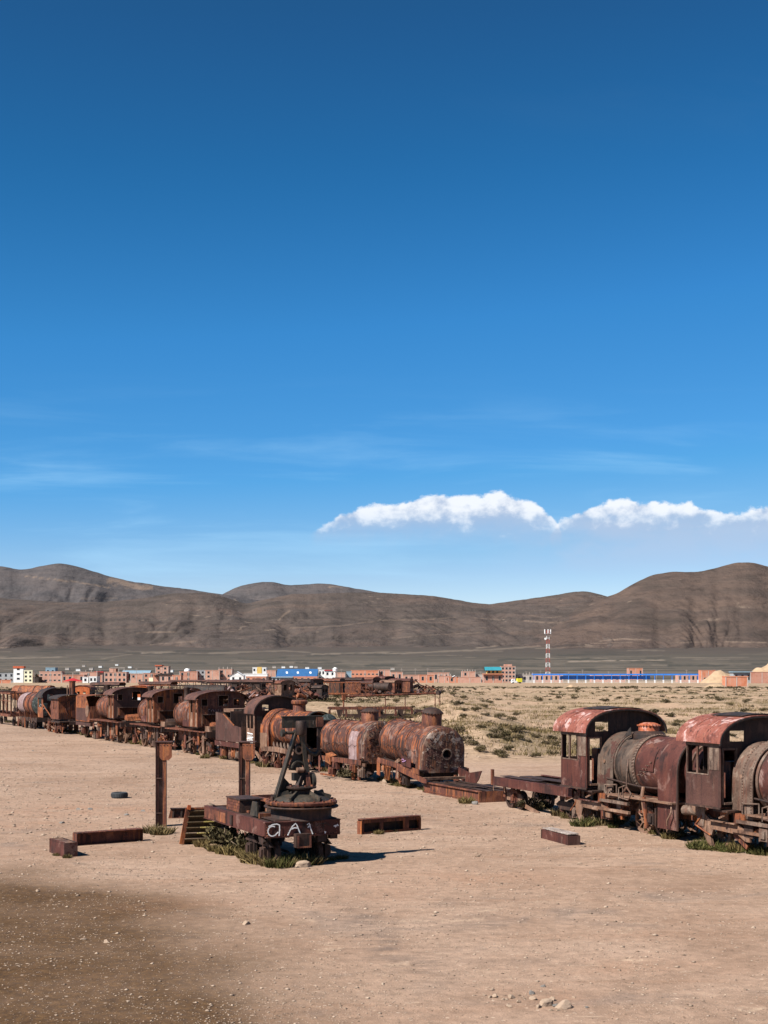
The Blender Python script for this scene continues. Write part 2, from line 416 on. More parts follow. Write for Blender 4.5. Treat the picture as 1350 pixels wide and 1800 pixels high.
M['crane'] = rust('crane_green_black', (.014,.013,.010), (.034,.029,.022), (.075,.058,.042), streak=(.10,.048,.024), s_amt=.35, scale=2.5, rough=.6)
M['pink_scale'] = rust('pink_scale', (.13,.075,.070), (.27,.185,.18), (.37,.28,.275), streak=(.25,.115,.07), s_amt=.35, scale=2.2)
M['orange_paint'] = rust('orange_paint', (.30,.066,.018), (.44,.105,.026), (.52,.155,.05), streak=(.22,.07,.03), s_amt=.3, scale=3)
M['dome_red'] = rust('dome_red', (.22,.052,.026), (.36,.095,.042), (.46,.18,.11), streak=(.46,.15,.05), s_amt=.5, scale=3, flake=(.5,.3,.26), f_amt=.5)
M['mottled'] = rust('mottled_face', (.036,.018,.014), (.080,.030,.022), (.19,.12,.085), streak=(.27,.105,.042), s_amt=.55, scale=2.0, flake=(.40,.33,.28), f_amt=.6, bumpd=.02)
M['weather_wood'] = rust('weathered_wood', (.16,.12,.10), (.33,.27,.23), (.50,.44,.40), streak=(.20,.13,.10), s_amt=.4, scale=3)
M['plank'] = rust('old_plank', (.028,.018,.009), (.055,.035,.015), (.09,.058,.026), streak=(.15,.08,.03), s_amt=.35, scale=3)
M['yellow_edge'] = rust('yellow_edge', (.35,.27,.07), (.52,.42,.13), (.66,.56,.24), streak=(.3,.2,.06), s_amt=.2, scale=4)
M['graf_green'] = rust('graffiti_dark', (.020,.030,.028), (.060,.075,.068), (.13,.15,.14), streak=(.03,.035,.035), s_amt=.5, scale=5, flake=(.28,.30,.28), f_amt=.6)
def plain(name, col, rough=.8, var=.25, scale=3.0, bumpd=.01):
    k = NT(name); co = k.objco(); n = k.noise(co, scale, 6, .6)
    c = k.mix(1.0, col, k.ramp(n, [(.3, 1-var), (.7, 1+var)]), 'MULTIPLY')
    return k.done(c, rough, k.bump(n, bumpd))
M['white_paint'] = plain('white_paint', (.80,.80,.78), var=.12)
M['graf_white'] = plain('graffiti_white', (.78,.78,.76), var=.15, scale=8)
M['graf_purple'] = plain('graffiti_purple', (.30,.17,.30), var=.3, scale=8)
M['rubber'] = plain('tyre_rubber', (.035,.038,.042), .75, .3, 6)
M['dark'] = plain('near_black', (.008,.007,.007), .95, .2, 4)  # near-black, stands in for the shade inside holes and bays; also winch block
M['glass'] = plain('dark_glass', (.018,.022,.028), .25, .2, .3, .001)
M['white_wall'] = plain('white_wall', (.72,.72,.70), var=.10, scale=.4)
M['cream_wall'] = plain('cream_wall', (.72,.70,.50), var=.08, scale=.4)
M['grey_wall'] = plain('grey_wall', (.30,.31,.32), var=.15, scale=.4)
M['concrete'] = plain('concrete', (.42,.37,.33), var=.2, scale=.6)
M['blue_roof'] = plain('blue_roof', (.028,.105,.25), .6, .14, .5)
M['blue_canopy'] = plain('blue_canopy', (.035,.20,.66), .55, .12, .5)
M['pale_blue_roof'] = plain('pale_blue_roof', (.20,.29,.35), .6, .12, .5)
M['teal_roof'] = plain('teal_roof', (.03,.22,.27), .6, .12, .5)
M['red_cloth'] = plain('red_cloth', (.42,.018,.022), .8, .1, 1)
M['red_tile'] = plain('red_tile', (.44,.10,.045), .8, .2, 1)
M['tower_red'] = plain('tower_red', (.34,.075,.055), .6, .1, 1)
M['yellow_paint'] = plain('yellow_paint', (.70,.62,.04), .5, .1, 1)
M['yellow_wall'] = plain('yellow_wall', (.62,.42,.12), .8, .1, 1)
M['steel'] = plain('galvanised', (.34,.35,.36), .5, .15, 2)
M['pole_wood'] = plain('pole_wood', (.30,.26,.23), .9, .2, 2)
M['sand'] = plain('heaped_sand', (.36,.25,.155), .95, .18, .35, .15)
M['rubble_red'] = plain('brick_rubble', (.30,.12,.075), .95, .35, 2, .1)
def brick(name, a, b):
    k = NT(name); tc = k.n('ShaderNodeTexCoord'); co = k.objco()
    n = k.noise(co, .35, 6, .65); w = k.noise(k.mapv(co, (1,1,.25)), .9, 5, .6)
    bt = k.n('ShaderNodeTexBrick'); bt.inputs['Scale'].default_value = 3.0
    bt.inputs['Color1'].default_value = (*a, 1); bt.inputs['Color2'].default_value = (*b, 1); bt.inputs['Mortar'].default_value = (.34,.27,.23,1)
    bt.inputs['Mortar Size'].default_value = .03
    k.l(k.mapv(tc.outputs['Object'], rot=(PI/2,0,0)), bt.inputs['Vector'])
    c = k.mix(k.smooth(n, .45, .75), bt.outputs[0], tuple(x*.75 for x in a))
    c = k.mix(k.math('MULTIPLY', k.smooth(w, .52, .75), .5), c, (.46,.33,.26))
    return k.done(c, .9)
M['brick_a'] = brick('brick_red', (.46,.175,.105), (.52,.215,.135))
M['brick_b'] = brick('brick_pale', (.52,.245,.165), (.58,.30,.215))
M['brick_c'] = brick('brick_orange', (.58,.18,.08), (.62,.215,.105))
def leafy(name, a, b, c_, tr=.15):
    k = NT(name); g = k.n('ShaderNodeNewGeometry'); oi = k.n('ShaderNodeObjectInfo')
    n = k.noise(k.mapv(g.outputs['Position']), 2.5, 4, .6)
    col = k.ramp(k.math('ADD', k.math('MULTIPLY', g.outputs['Random Per Island'], .7), k.math('MULTIPLY', n, .4)), [(.12, a), (.5, b), (.95, c_)])
    col = k.mix(1.0, col, k.ramp(oi.outputs['Random'], [(0, (.82,.82,.82)), (1, (1.2,1.15,1.0))]), 'MULTIPLY')
    return k.done(col, .85, spec=.15)
M['shrub'] = leafy('shrub_leaf', (.028,.023,.011), (.058,.048,.023), (.115,.090,.046))
M['shrub_pale'] = leafy('shrub_pale', (.045,.036,.018), (.088,.070,.036), (.16,.125,.070))
M['grass_green'] = leafy('grass_green', (.028,.034,.009), (.065,.066,.019), (.15,.125,.048))
M['grass_dry'] = leafy('grass_dry', (.065,.048,.020), (.13,.096,.042), (.25,.185,.092))
M['grass_mixed'] = leafy('grass_mixed', (.050,.040,.015), (.110,.085,.034), (.22,.165,.080))
M['tree_leaf'] = leafy('tree_leaf', (.018,.026,.012), (.036,.046,.022), (.06,.07,.035))
M['twig'] = plain('twig', (.14,.10,.065), .95, .3, 6)
def stone(name, a, b):
    k = NT(name); co = k.objco(); g = k.n('ShaderNodeNewGeometry'); n = k.noise(co, 9, 6, .65)
    c = k.ramp(k.math('ADD', k.math('MULTIPLY', n, .7), k.math('MULTIPLY', g.outputs['Random Per Island'], .45)), [(.25, a), (.8, b)])
    return k.done(c, .95, k.bump(n, .01))
M['stone'] = stone('stone_tan', (.17,.11,.07), (.42,.31,.225))
M['stone_grey'] = stone('stone_grey', (.075,.068,.062), (.22,.20,.18))
M['pebble'] = stone('pebble_mixed', (.09,.052,.032), (.46,.35,.26))
# --- ground: surface kinds come from the mesh attribute 'zone' (r plain, g darker brown tone, b far apron)
k = NT('dirt_ground'); geo = k.n('ShaderNodeNewGeometry'); pos = geo.outputs['Position']
at = k.n('ShaderNodeAttribute', attribute_name='zone'); sp = k.n('ShaderNodeSeparateColor'); k.l(at.outputs['Color'], sp.inputs[0]); zr, zg, zb = sp.outputs
al = at.outputs['Alpha']
n_big = k.noise(pos, .11, 5, .55); n_mid = k.noise(pos, .55, 6, .6); n_fine = k.noise(pos, 7, 6, .65); n_grit = k.noise(pos, 42, 4, .7)
trv = k.mapv(pos, (.9, .13, 1), rot=(0,0,R(-63)))
n_trk = k.noise(k.mapv(pos, (.14, 1.05, 1), rot=(0,0,R(8))), .8, 6, .6, .5)
yard = k.ramp(k.math('ADD', k.math('MULTIPLY', n_big, .55), k.math('MULTIPLY', n_mid, .45)), [(.38, (.270,.172,.116)), (.50, (.338,.226,.158)), (.62, (.385,.265,.190))])
yard = k.mix(k.math('MULTIPLY', k.smooth(n_trk, .52, .66), .38), yard, (.270,.155,.096))
n_gry = k.noise(k.mapv(pos, (.45,.7,1), rot=(0,0,R(-20)), loc=(4,2,0)), .6, 7, .66, .8)
yard = k.mix(k.math('MULTIPLY', k.smooth(n_gry, .54, .68), .6), yard, (.205,.150,.118))
chalk = k.noise(k.mapv(pos, (.8,2.2,1), rot=(0,0,R(6)), loc=(9,5,0)), 1.1, 8, .7, .4)
yard = k.mix(k.math('MULTIPLY', k.smooth(chalk, .61, .67), .55), yard, (.48,.35,.25))
brown_ground = k.ramp(n_fine, [(.36, (.044,.022,.008)), (.5, (.080,.041,.015)), (.64, (.13,.071,.030))])
yard = k.mix(k.math('MULTIPLY', zg, k.smooth(k.math('ADD', k.math('MULTIPLY', n_mid, .9), k.math('ADD', k.math('MULTIPLY', n_fine, .5), zg)), .70, 1.95)), yard, brown_ground)
n_mot0 = k.noise(k.mapv(pos, (1,2.2,1)), 1.1, 7, .7)
vor2 = k.vor(pos, 6.5); vcol2 = k.vor(pos, 6.5, out=1); s2 = k.n('ShaderNodeSeparateColor'); k.l(vcol2, s2.inputs[0])
yard = k.mix(k.math('MULTIPLY', k.math('MULTIPLY', k.smooth(vor2, .22, .12), k.smooth(s2.outputs[0], .86, .9)), .75), yard, (.10,.062,.040))
yard = k.mix(k.math('MULTIPLY', k.math('MULTIPLY', k.smooth(vor2, .24, .13), k.smooth(s2.outputs[1], .84, .9)), .75), yard, (.52,.40,.30))
vor = k.vor(pos, 26); vcol = k.vor(pos, 26, out=1)
sc1 = k.n('ShaderNodeSeparateColor'); k.l(vcol, sc1.inputs[0])
spk = k.math('MULTIPLY', k.smooth(vor, .34, .22), k.smooth(sc1.outputs[0], .90, .97))
yard = k.mix(k.math('MULTIPLY', spk, .8), yard, (.60,.47,.36))
spd = k.math('MULTIPLY', k.smooth(vor, .36, .22), k.smooth(sc1.outputs[1], .90, .97))
yard = k.mix(k.math('MULTIPLY', spd, .7), yard, (.11,.065,.042))
pl_n = k.noise(k.mapv(pos, (.35,.085,1)), .4, 7, .62, .3); pl_f = k.noise(pos, 1.3, 6, .7)
sandc = k.ramp(pl_f, [(.36, (.25,.165,.100)), (.5, (.365,.253,.162)), (.64, (.46,.325,.215))])
dryg = k.ramp(k.noise(pos, 3.0, 5, .7), [(.34, (.085,.066,.036)), (.66, (.25,.185,.105))])
plainc = k.mix(k.math('MULTIPLY', k.smooth(pl_n, .52, .64), .7), sandc, dryg)
row = k.noise(k.mapv(pos, (.010,.055,1)), .9, 6, .6, .3)
plainc = k.mix(k.math('MULTIPLY', k.smooth(row, .5, .6), k.math('MULTIPLY', al, .6)), plainc, (.235,.180,.105))
pinkc = k.noise(k.mapv(pos, (.3,.1,1), loc=(5,1,0)), .35, 5, .6)
plainc = k.mix(k.math('MULTIPLY', k.smooth(pinkc, .52, .62), .5), plainc, (.46,.30,.20))
fa_n = k.noise(k.mapv(pos, (.0013,.0007,1)), 1.0, 5, .55, .3); fa_s = k.noise(k.mapv(pos, (.0028,.0011,1), loc=(2,7,0)), 1.0, 4, .55, .6); fa_f = k.noise(k.mapv(pos, (.012,.003,1)), 1, 5, .65)
fan = k.ramp(fa_n, [(.36, (.056,.050,.037)), (.5, (.084,.070,.053)), (.64, (.122,.098,.076))])
fan = k.mix(k.math('MULTIPLY', k.smooth(fa_f, .48, .64), .5), fan, (.040,.036,.026))
fan = k.mix(k.math('MULTIPLY', k.smooth(fa_s, .56, .66), .6), fan, (.19,.145,.105))
sepy = k.n('ShaderNodeSeparateXYZ'); k.l(pos, sepy.inputs[0])
fan = k.mix(k.math('MULTIPLY', k.smooth(k.math('ADD', sepy.outputs[1], k.math('MULTIPLY', k.math('SUBTRACT', fa_n, .5), 9000.0)), 3400.0, 6600.0), .9), fan, k.ramp(fa_f, [(.38, (.045,.036,.030)), (.62, (.085,.064,.051))]))
sca = k.n('ShaderNodeAttribute', attribute_name='scar'); fan = k.mix(k.math('MULTIPLY', sca.outputs['Fac'], .85, True), fan, (.215,.170,.128)); fan = k.mix(k.math('MULTIPLY', sca.outputs['Fac'], -.9, True), fan, (.034,.033,.024))
tin = k.n('ShaderNodeAttribute', attribute_name='tint'); stn = k.n('ShaderNodeSeparateColor'); k.l(tin.outputs['Color'], stn.inputs[0])
yard = k.mix(k.math('MULTIPLY', stn.outputs[0], k.smooth(n_mot0, .40, .60)), yard, (.165,.118,.092))
yard = k.mix(k.math('MULTIPLY', stn.outputs[1], k.smooth(n_mid, .35, .60)), yard, (.30,.165,.100))
yard = k.mix(k.math('MULTIPLY', stn.outputs[2], k.smooth(n_fine, .42, .58)), yard, (.50,.365,.255))
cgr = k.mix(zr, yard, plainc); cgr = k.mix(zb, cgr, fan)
n_mot = k.noise(pos, 3.2, 7, .72)
gritm = k.ramp(k.math('ADD', k.math('MULTIPLY', n_grit, .5), k.math('MULTIPLY', n_mot, .5)), [(.37, .62), (.63, 1.28)])
cgr = k.mix(k.math('SUBTRACT', 1.0, zb), cgr, k.mix(1.0, cgr, gritm, 'MULTIPLY'))
hgt = k.math('ADD', k.math('MULTIPLY', n_fine, .7), k.math('ADD', k.math('MULTIPLY', n_grit, .22), k.math('ADD', k.math('MULTIPLY', pl_f, k.math('MULTIPLY', zr, 3.0)), k.math('MULTIPLY', spk, .3))))
M['ground'] = k.done(cgr, .95, k.bump(hgt, .05, .9), .15)
# --- hills
def hillmat(name, base, red, dark, pale):
    k = NT(name); geo = k.n('ShaderNodeNewGeometry'); pos = geo.outputs['Position']
    n1 = k.noise(k.mapv(pos, (.0010,.0010,.0035)), 2.5, 8, .62, .4); n2 = k.noise(k.mapv(pos, (.007,.003,.014)), 2, 8, .68)
    c = k.ramp(n1, [(.38, dark), (.5, base), (.62, red)])
    st = k.noise(k.mapv(pos, (.0012,.0012,.024), rot=(R(6),R(4),0)), 1.4, 7, .66, 1.5)
    c = k.mix(k.math('MULTIPLY', k.smooth(st, .54, .62), .22), c, pale)
    c = k.mix(k.math('MULTIPLY', k.smooth(st, .46, .40), .18), c, tuple(x*.62 for x in dark))
    c = k.mix(k.math('MULTIPLY', k.smooth(n2, .50, .64), .45), c, tuple(x*.6 for x in dark))
    n3 = k.noise(k.mapv(pos, (.0016,.0016,.004), loc=(3,1,6)), 3, 8, .6, 1.2)
    c = k.mix(k.math('MULTIPLY', k.smooth(n3, .655, .69), .55), c, (.22,.165,.125))
    sca = k.n('ShaderNodeAttribute', attribute_name='scar'); c = k.mix(k.math('MULTIPLY', sca.outputs['Fac'], .8, True), c, (.20,.145,.110))
    return k.done(c, .95, k.bump(k.math('ADD', n2, k.math('MULTIPLY', st, .5)), 22.0, .8), .1)
M['hill'] = hillmat('hill_scrub', (.082,.064,.055), (.100,.073,.060), (.062,.050,.043), (.125,.098,.080))
M['hill_red'] = hillmat('hill_red_brown', (.086,.062,.051), (.108,.075,.059), (.063,.048,.040), (.132,.098,.078))
M['hill_far'] = hillmat('hill_far', (.082,.073,.073), (.095,.081,.078), (.066,.061,.062), (.115,.100,.092))  # bluer and greyer: distance haze put into the hill colour
# ---------------------------------------------------------------- ground sheet and hills
def grid_obj(name, X, Y, Z, mat):
    nr, nc = X.shape
    me = bpy.data.meshes.new(name)
    co = np.stack([X, Y, Z], -1).reshape(-1, 3).astype(np.float32)
    i = np.arange(nr*nc).reshape(nr, nc)
    q = np.stack([i[:-1,:-1], i[:-1,1:], i[1:,1:], i[1:,:-1]], -1).reshape(-1, 4).astype(np.int32)
    me.vertices.add(len(co)); me.vertices.foreach_set('co', co.ravel())
    me.loops.add(q.size); me.loops.foreach_set('vertex_index', q.ravel())
    me.polygons.add(len(q)); me.polygons.foreach_set('loop_start', np.arange(0, q.size, 4, dtype=np.int32))
    me.polygons.foreach_set('use_smooth', np.ones(len(q), bool))
    me.materials.append(mat); me.update(calc_edges=True); me.validate()
    o = bpy.data.objects.new(name, me); COL.objects.link(o); o['kind'] = 'structure'
    return o
SCARS = [([(1000,1163),(1060,1161.5),(1165,1160)],1.3,1.0),([(1055,1127),(1090,1123),(1140,1125)],1.5,.9),([(1040,1131),(1110,1129)],1.0,.6),([(1275,1128),(1345,1129.5)],1.3,1.0),([(1190,1130),(1240,1128)],1.0,.5),([(940,1140),(1010,1137),(1060,1138)],1.0,.5),([(675,1150),(760,1146),(860,1142),(960,1135)],1.6,.55),([(840,1139),(875,1135)],1.4,.7),([(0,1157),(60,1156),(120,1155)],1.4,.6),([(0,1139),(36,1136)],1.2,.7),([(250,1148),(305,1147)],1.4,.75),([(370,1148),(500,1144),(545,1147)],1.3,.5),([(550,1150),(680,1147)],1.6,.6),([(180,1158),(240,1148)],.9,.5),([(405,1166),(520,1164),(650,1168)],1.2,.35),
 ([(45,1013),(75,1016),(120,1021),(165,1028),(190,1033)],1.3,.9),([(200,1020),(228,1028),(258,1033)],5.0,.85),([(240,1113),(265,1111),(310,1111)],1.1,.8),([(280,1132),(345,1127)],1.0,.6),([(490,1090),(500,1080),(508,1074)],1.6,.6),([(510,1104),(600,1100),(670,1090),(740,1090),(800,1085)],.9,.55),([(760,1100),(775,1108)],1.0,.5),([(835,1086),(880,1090)],.9,.6),([(922,1091),(965,1095),(985,1094)],1.1,.8),([(930,1081),(955,1086),(985,1084)],.9,.6),([(690,1122),(760,1116),(850,1112)],.9,.45),([(145,1052),(205,1051)],1.2,.4),([(1215,1104),(1225,1098)],1.2,.5)]
_sr = random.Random(31)
for _i in range(150):
    _x = _sr.uniform(-60, 1400); _y = 1141+52*_sr.random(); _l = _sr.uniform(15, 130); _dark = _sr.random() < .5
    SCARS.append(([(_x,_y),(_x+_l*.5,_y+_sr.uniform(-1.2,1.2)),(_x+_l,_y+_sr.uniform(-1.6,1.2))], _sr.uniform(.6,1.5)*(1.5 if _dark else 1), (-_sr.uniform(.3,.8)) if _dark else _sr.uniform(.12,.42)))
def scars(px, py):
    out = np.zeros(px.shape)
    for pts, w, a in SCARS:
        x0, x1 = min(p[0] for p in pts)-12, max(p[0] for p in pts)+12
        m = (px > x0) & (px < x1) & (np.abs(py-pts[0][1]) < 60)
        if not m.any(): continue
        X_, Y_ = px[m], py[m]; d = np.full(X_.shape, 1e9)
        for (ax, ay), (bx, by) in zip(pts[:-1], pts[1:]):
            vx, vy = bx-ax, by-ay; t = np.clip(((X_-ax)*vx+(Y_-ay)*vy)/(vx*vx+vy*vy), 0, 1)
            dx_, dy_ = (X_-ax-t*vx)*(.22 if w > 3 else .5), (Y_-ay-t*vy); d = np.minimum(d, np.hypot(dx_, dy_))
        n = fbm(X_/9, Y_/2.5, 3, w*3)
        v_ = a*np.clip(1.25+n*.9-d/w, 0, 1); out[m] = np.where(np.abs(v_) > np.abs(out[m]), v_, out[m])
    return out
def put_scar(o, X, Y, Z):
    s_ = scars(675+F*X/np.maximum(Y, 5), HZ+F*(CAMH-Z)/np.maximum(Y, 5)); s_ = np.where(Y > 1200, s_, 0)
    o.data.attributes.new('scar', 'FLOAT', 'POINT').data.foreach_set('value', s_.ravel().astype(np.float32)); return o
rows = np.concatenate([np.linspace(-60, 14, 12), np.linspace(15, 78, 260), np.linspace(78.6, 150, 150), np.geomspace(151, 420, 150), np.geomspace(424, 1300, 60), np.geomspace(1320, 11000, 200)])
tl = np.concatenate([np.linspace(-3.2, -.36, 26)[:-1], np.linspace(-.36, .36, 380), np.linspace(.36, 3.2, 26)[1:]])
Yg = np.repeat(rows[:, None], len(tl), 1)
Xg = tl[None, :]*np.maximum(np.abs(Yg), 34)
Zg = zt(Xg, Yg)
gobj = grid_obj('ground', Xg, Yg, Zg, M['ground'])
put_scar(gobj, Xg, Yg, Zg)
off = Xg-track_x(Yg)
w = fbm(Xg/9, Yg/9, 3, 12)
zplain = sstep(off+w*3, 6.5, 13)*sstep(Yg+w*3, 70, 86)
zplain = np.maximum(zplain, sstep(Yg+w*5, 132, 150))
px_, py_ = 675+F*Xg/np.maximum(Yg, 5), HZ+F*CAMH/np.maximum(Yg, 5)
dk = (1-sstep(px_+fbm(Xg/4, Yg/4, 3, 21)*170-(py_-1520)*1.4, -80, 600))*sstep(py_+fbm(Xg/5, Yg/5, 2, 8)*14-px_*.06, 1500, 1575)  # yard turns darker brown nearer and further left
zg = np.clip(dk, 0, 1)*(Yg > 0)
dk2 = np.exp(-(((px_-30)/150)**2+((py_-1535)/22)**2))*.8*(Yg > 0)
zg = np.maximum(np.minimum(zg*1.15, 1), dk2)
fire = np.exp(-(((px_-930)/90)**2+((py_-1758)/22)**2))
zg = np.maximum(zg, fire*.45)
def blob(cx, cy, rx, ry, a=1.0, sl=0.0):
    return a*np.exp(-(((px_-cx-sl*(py_-cy))/rx)**2+((py_-cy)/ry)**2))*(Yg > 0)
tr = np.maximum.reduce([blob(665,1650,38,52,.95,.7), blob(735,1690,50,34,.7,.6), blob(850,1628,60,16,.7), blob(300,1345,150,10,.35), blob(520,1470,120,12,.2), blob(1180,1570,120,12,.4), blob(900,1690,110,10,.4), blob(60,1285,90,12,.5), blob(640,1612,40,14,.6), blob(760,1735,60,18,.45)])
tg_ = np.maximum.reduce([blob(140,1424,190,9,.8), blob(80,1450,160,8,.6), blob(830,1545,170,16,.55), blob(1130,1700,170,16,.5), blob(640,1570,120,14,.5), blob(930,1752,95,16,.8), blob(420,1395,120,10,.35), blob(1240,1640,90,10,.4), blob(690,1780,140,12,.4), blob(330,1590,160,14,.35)])
def chalk(x0, y0, x1, y1, w=1.6, a=.8):
    t = np.clip((px_-x0)/(x1-x0), 0, 1); yy = y0+(y1-y0)*t+fbm(px_/18, px_*0, 3, x0)*2.5
    return a*np.exp(-((py_-yy)/w)**2)*((px_ > x0) & (px_ < x1))*(Yg > 0)
tb_ = np.maximum.reduce([chalk(1035,1692,1165,1684), chalk(775,1619,850,1616,2), chalk(840,1602,880,1600), chalk(1085,1640,1110,1634,2.5), chalk(555,1670,600,1667,2.5,.7), chalk(675,1697,720,1694,3), chalk(700,1620,750,1618), chalk(1150,1772,1190,1770,2), chalk(1300,1777,1350,1775,2), chalk(520,1620,560,1617,2,.6), chalk(560,1660,590,1657,1.5,.6), chalk(820,1712,860,1710,2,.7), chalk(940,1585,990,1583,1.5,.5), chalk(600,1538,660,1535,1.5,.5)])
tv = np.stack([tr, tg_, tb_, tr*0+1], -1).reshape(-1, 4).astype(np.float32)
gobj.data.attributes.new('tint', 'FLOAT_COLOR', 'POINT').data.foreach_set('color', tv.ravel())
zfan = sstep(Yg, 880, 1250)
rowm = sstep(Yg, 140, 220)
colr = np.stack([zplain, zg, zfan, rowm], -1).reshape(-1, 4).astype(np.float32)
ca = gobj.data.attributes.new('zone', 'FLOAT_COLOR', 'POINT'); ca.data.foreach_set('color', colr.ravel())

def hills(name, crest, Dc, Dtoe, mat, seed, spur=1.0, pmin=-260, pmax=1620, nu=760, nt=130, power=1.75):
    u = np.linspace(pmin, pmax, nu)
    cx, cy = zip(*crest)
    py = np.interp(u, cx, cy)
    kk = np.ones(9)/9; pyp = np.pad(py, 4, mode='edge'); py = np.convolve(pyp, kk, 'valid')
    py = py+fbm(u/26, u*0, 4, seed)*1.6
    zc = CAMH+(HZ-py)/F*Dc
    t = np.linspace(-.06, 1.25, nt)
    U, T = np.meshgrid(u, t)
    toe = Dtoe+fbm(u/110, u*0, 4, seed+9)*(Dc-Dtoe)*.28
    Dm = toe[None, :]+T*(Dc-toe[None, :])
    X = (U-675)/F*Dm
    zb = np.interp(Dm, _TD, _TZ)-14
    tc_ = np.clip(T, 0, 1)
    shn = np.array([noise.fractal((a/230.0, b*.8, seed*1.7), 1.0, 2.0, 2) for a, b in zip(U.ravel(), T.ravel())]).reshape(X.shape)
    sh = X+.55*(Dm-Dc)*shn
    E = np.array([noise.ridged_multi_fractal((a/520.0, b/1900.0, seed), 1.0, 2.1, 7, 1.0, 1.7) for a, b in zip(sh.ravel(), Dm.ravel())]).reshape(X.shape)
    E = (E-E.mean())/E.std()*.30
    env = (tc_**.7)*((1-tc_)**1.0)*2.0*(T < 1)
    prof = tc_**power
    prof = np.where(T > 1, 1-(T-1)*1.1, prof)
    Zc = np.repeat(zc[None, :], nt, 0)
    zbc = np.interp(Dc, _TD, _TZ)-14
    H = np.maximum(Zc-zbc, 60)
    Z = zb+(Zc-zb)*np.where(T < 0, 0, prof)-env*E*H*.26*spur
    Z = np.where(T > .02, np.minimum(Z, CAMH+(Zc-CAMH)*np.clip(Dm/Dc, 0, 1)-(1-tc_)*14), Z)
    Z = np.where(T < 0, zb-15, Z)
    return put_scar(grid_obj(name, X, Dm, Z, mat), X, Dm, Z)
hills('hill_ridge_far', [(-300,1012),(-150,1000),(0,995),(40,1002),(75,994),(100,990),(125,993),(150,1000),(200,1016),(260,1027),(310,1033),(380,1043),(450,1054),(540,1068),(700,1090),(1700,1100)], 12500, 9300, M['hill_far'], 3, .8, nt=90)
hills('hill_mesa', [(-300,1100),(300,1090),(360,1056),(395,1043),(412,1033),(425,1028),(440,1026),(470,1022),(486,1024),(505,1029),(535,1027),(560,1026),(585,1027),(600,1030),(650,1038),(720,1050),(800,1070),(1700,1100)], 15500, 12800, M['hill_far'], 5, .7, nt=80)
hills('hill_front_range', [(-300,1040),(-150,1046),(0,1050),(60,1056),(130,1059),(200,1056),(260,1050),(300,1043),(355,1042),(380,1045),(430,1061),(470,1053),(500,1046),(520,1044),(600,1041),(680,1042),(760,1047),(820,1057),(860,1062),(900,1056),(960,1048),(1010,1040),(1032,1038),(1060,1046),(1110,1062),(1250,1080),(1700,1090)], 9300, 6300, M['hill'], 7, 1.0, nt=150)
hills('hill_right', [(-300,1150),(860,1142),(930,1106),(975,1086),(1010,1070),(1060,1050),(1082,1044),(1120,1022),(1150,1009),(1180,1004),(1230,1004),(1262,996),(1295,987),(1330,990),(1370,999),(1450,1012),(1550,1045),(1700,1080)], 8600, 6100, M['hill_red'], 11, .5, pmin=820, nu=420, nt=150)
# ---------------------------------------------------------------- rolling stock builders
rnd = random.Random(11)
def arc_prof(W, eave, rise, n=18, p=2.25):
    """cross-section of a cab roof, near side to far side"""
    out = []
    for i in range(n+1):
        a = PI*i/n; c = math.cos(a)
        y = -W/2*math.copysign(abs(c)**(2/p), c); z = eave+rise*(max(math.sin(a), 0)**(2/p))
        out.append((y, z))
    return out
def arc_z(y, W, eave, rise, p=2.25):
    return eave+rise*max(0.0, 1-min(1.0, abs(2*y/W))**p)**(1/p)
def archwall(us, vs_, holes, x, t, W, eave, rise, drop=.02):
    """end wall that follows the roof arch; holes are (u0,u1,v0,v1); the last v cut is the arch itself"""
    mb = MB(); n = len(vs_)-1
    def solid(i, j):
        uc = (us[i]+us[i+1])/2
        if j == n-1: return True
        vc = (vs_[j]+vs_[j+1])/2
        return not any(a < uc < b and c < vc < d for a, b, c, d in holes)
    top = vs_[-1]
    def P(u, v, tt):
        z = arc_z(u, W, eave, rise)-drop if v == top else min(v, arc_z(u, W, eave, rise)-drop-.004)
        return (x+tt, u, z)
    return mb.plate(us, vs_, solid, t, P)
def cuts(a, b, extra, step=.3):
    s = set([a, b]+[e for e in extra if a < e < b]); v = sorted(s); out = [v[0]]
    for q in v[1:]:
        n = max(1, int((q-out[-1])/step)); p0 = out[-1]
        for i in range(1, n+1): out.append(p0+(q-p0)*i/n)
    return out
def sidewall(x0, x1, z0, z1, y, t, wins, seed=0):
    us = cuts(x0, x1, [w[0] for w in wins]+[w[1] for w in wins]); vs_ = cuts(z0, z1, [w[2] for w in wins]+[w[3] for w in wins])
    def solid(i, j):
        a, b = (us[i]+us[i+1])/2, (vs_[j]+vs_[j+1])/2
        return not any(w[0] < a < w[1] and w[2] < b < w[3] for w in wins)
    return MB().plate(us, vs_, solid, t, lambda u, v, tt: (u, y+tt, v)).dent(.012, 1.2, seed)
def ring_frame(x0, x1, z0, z1, w, y0, y1):
    m = MB(); m.box(x0-w, x0, y0, y1, z0-w, z1+w); m.box(x1, x1+w, y0, y1, z0-w, z1+w)
    m.box(x0+.001, x1-.001, y0, y1, z0-w, z0); m.box(x0+.001, x1-.001, y0, y1, z1, z1+w); return m
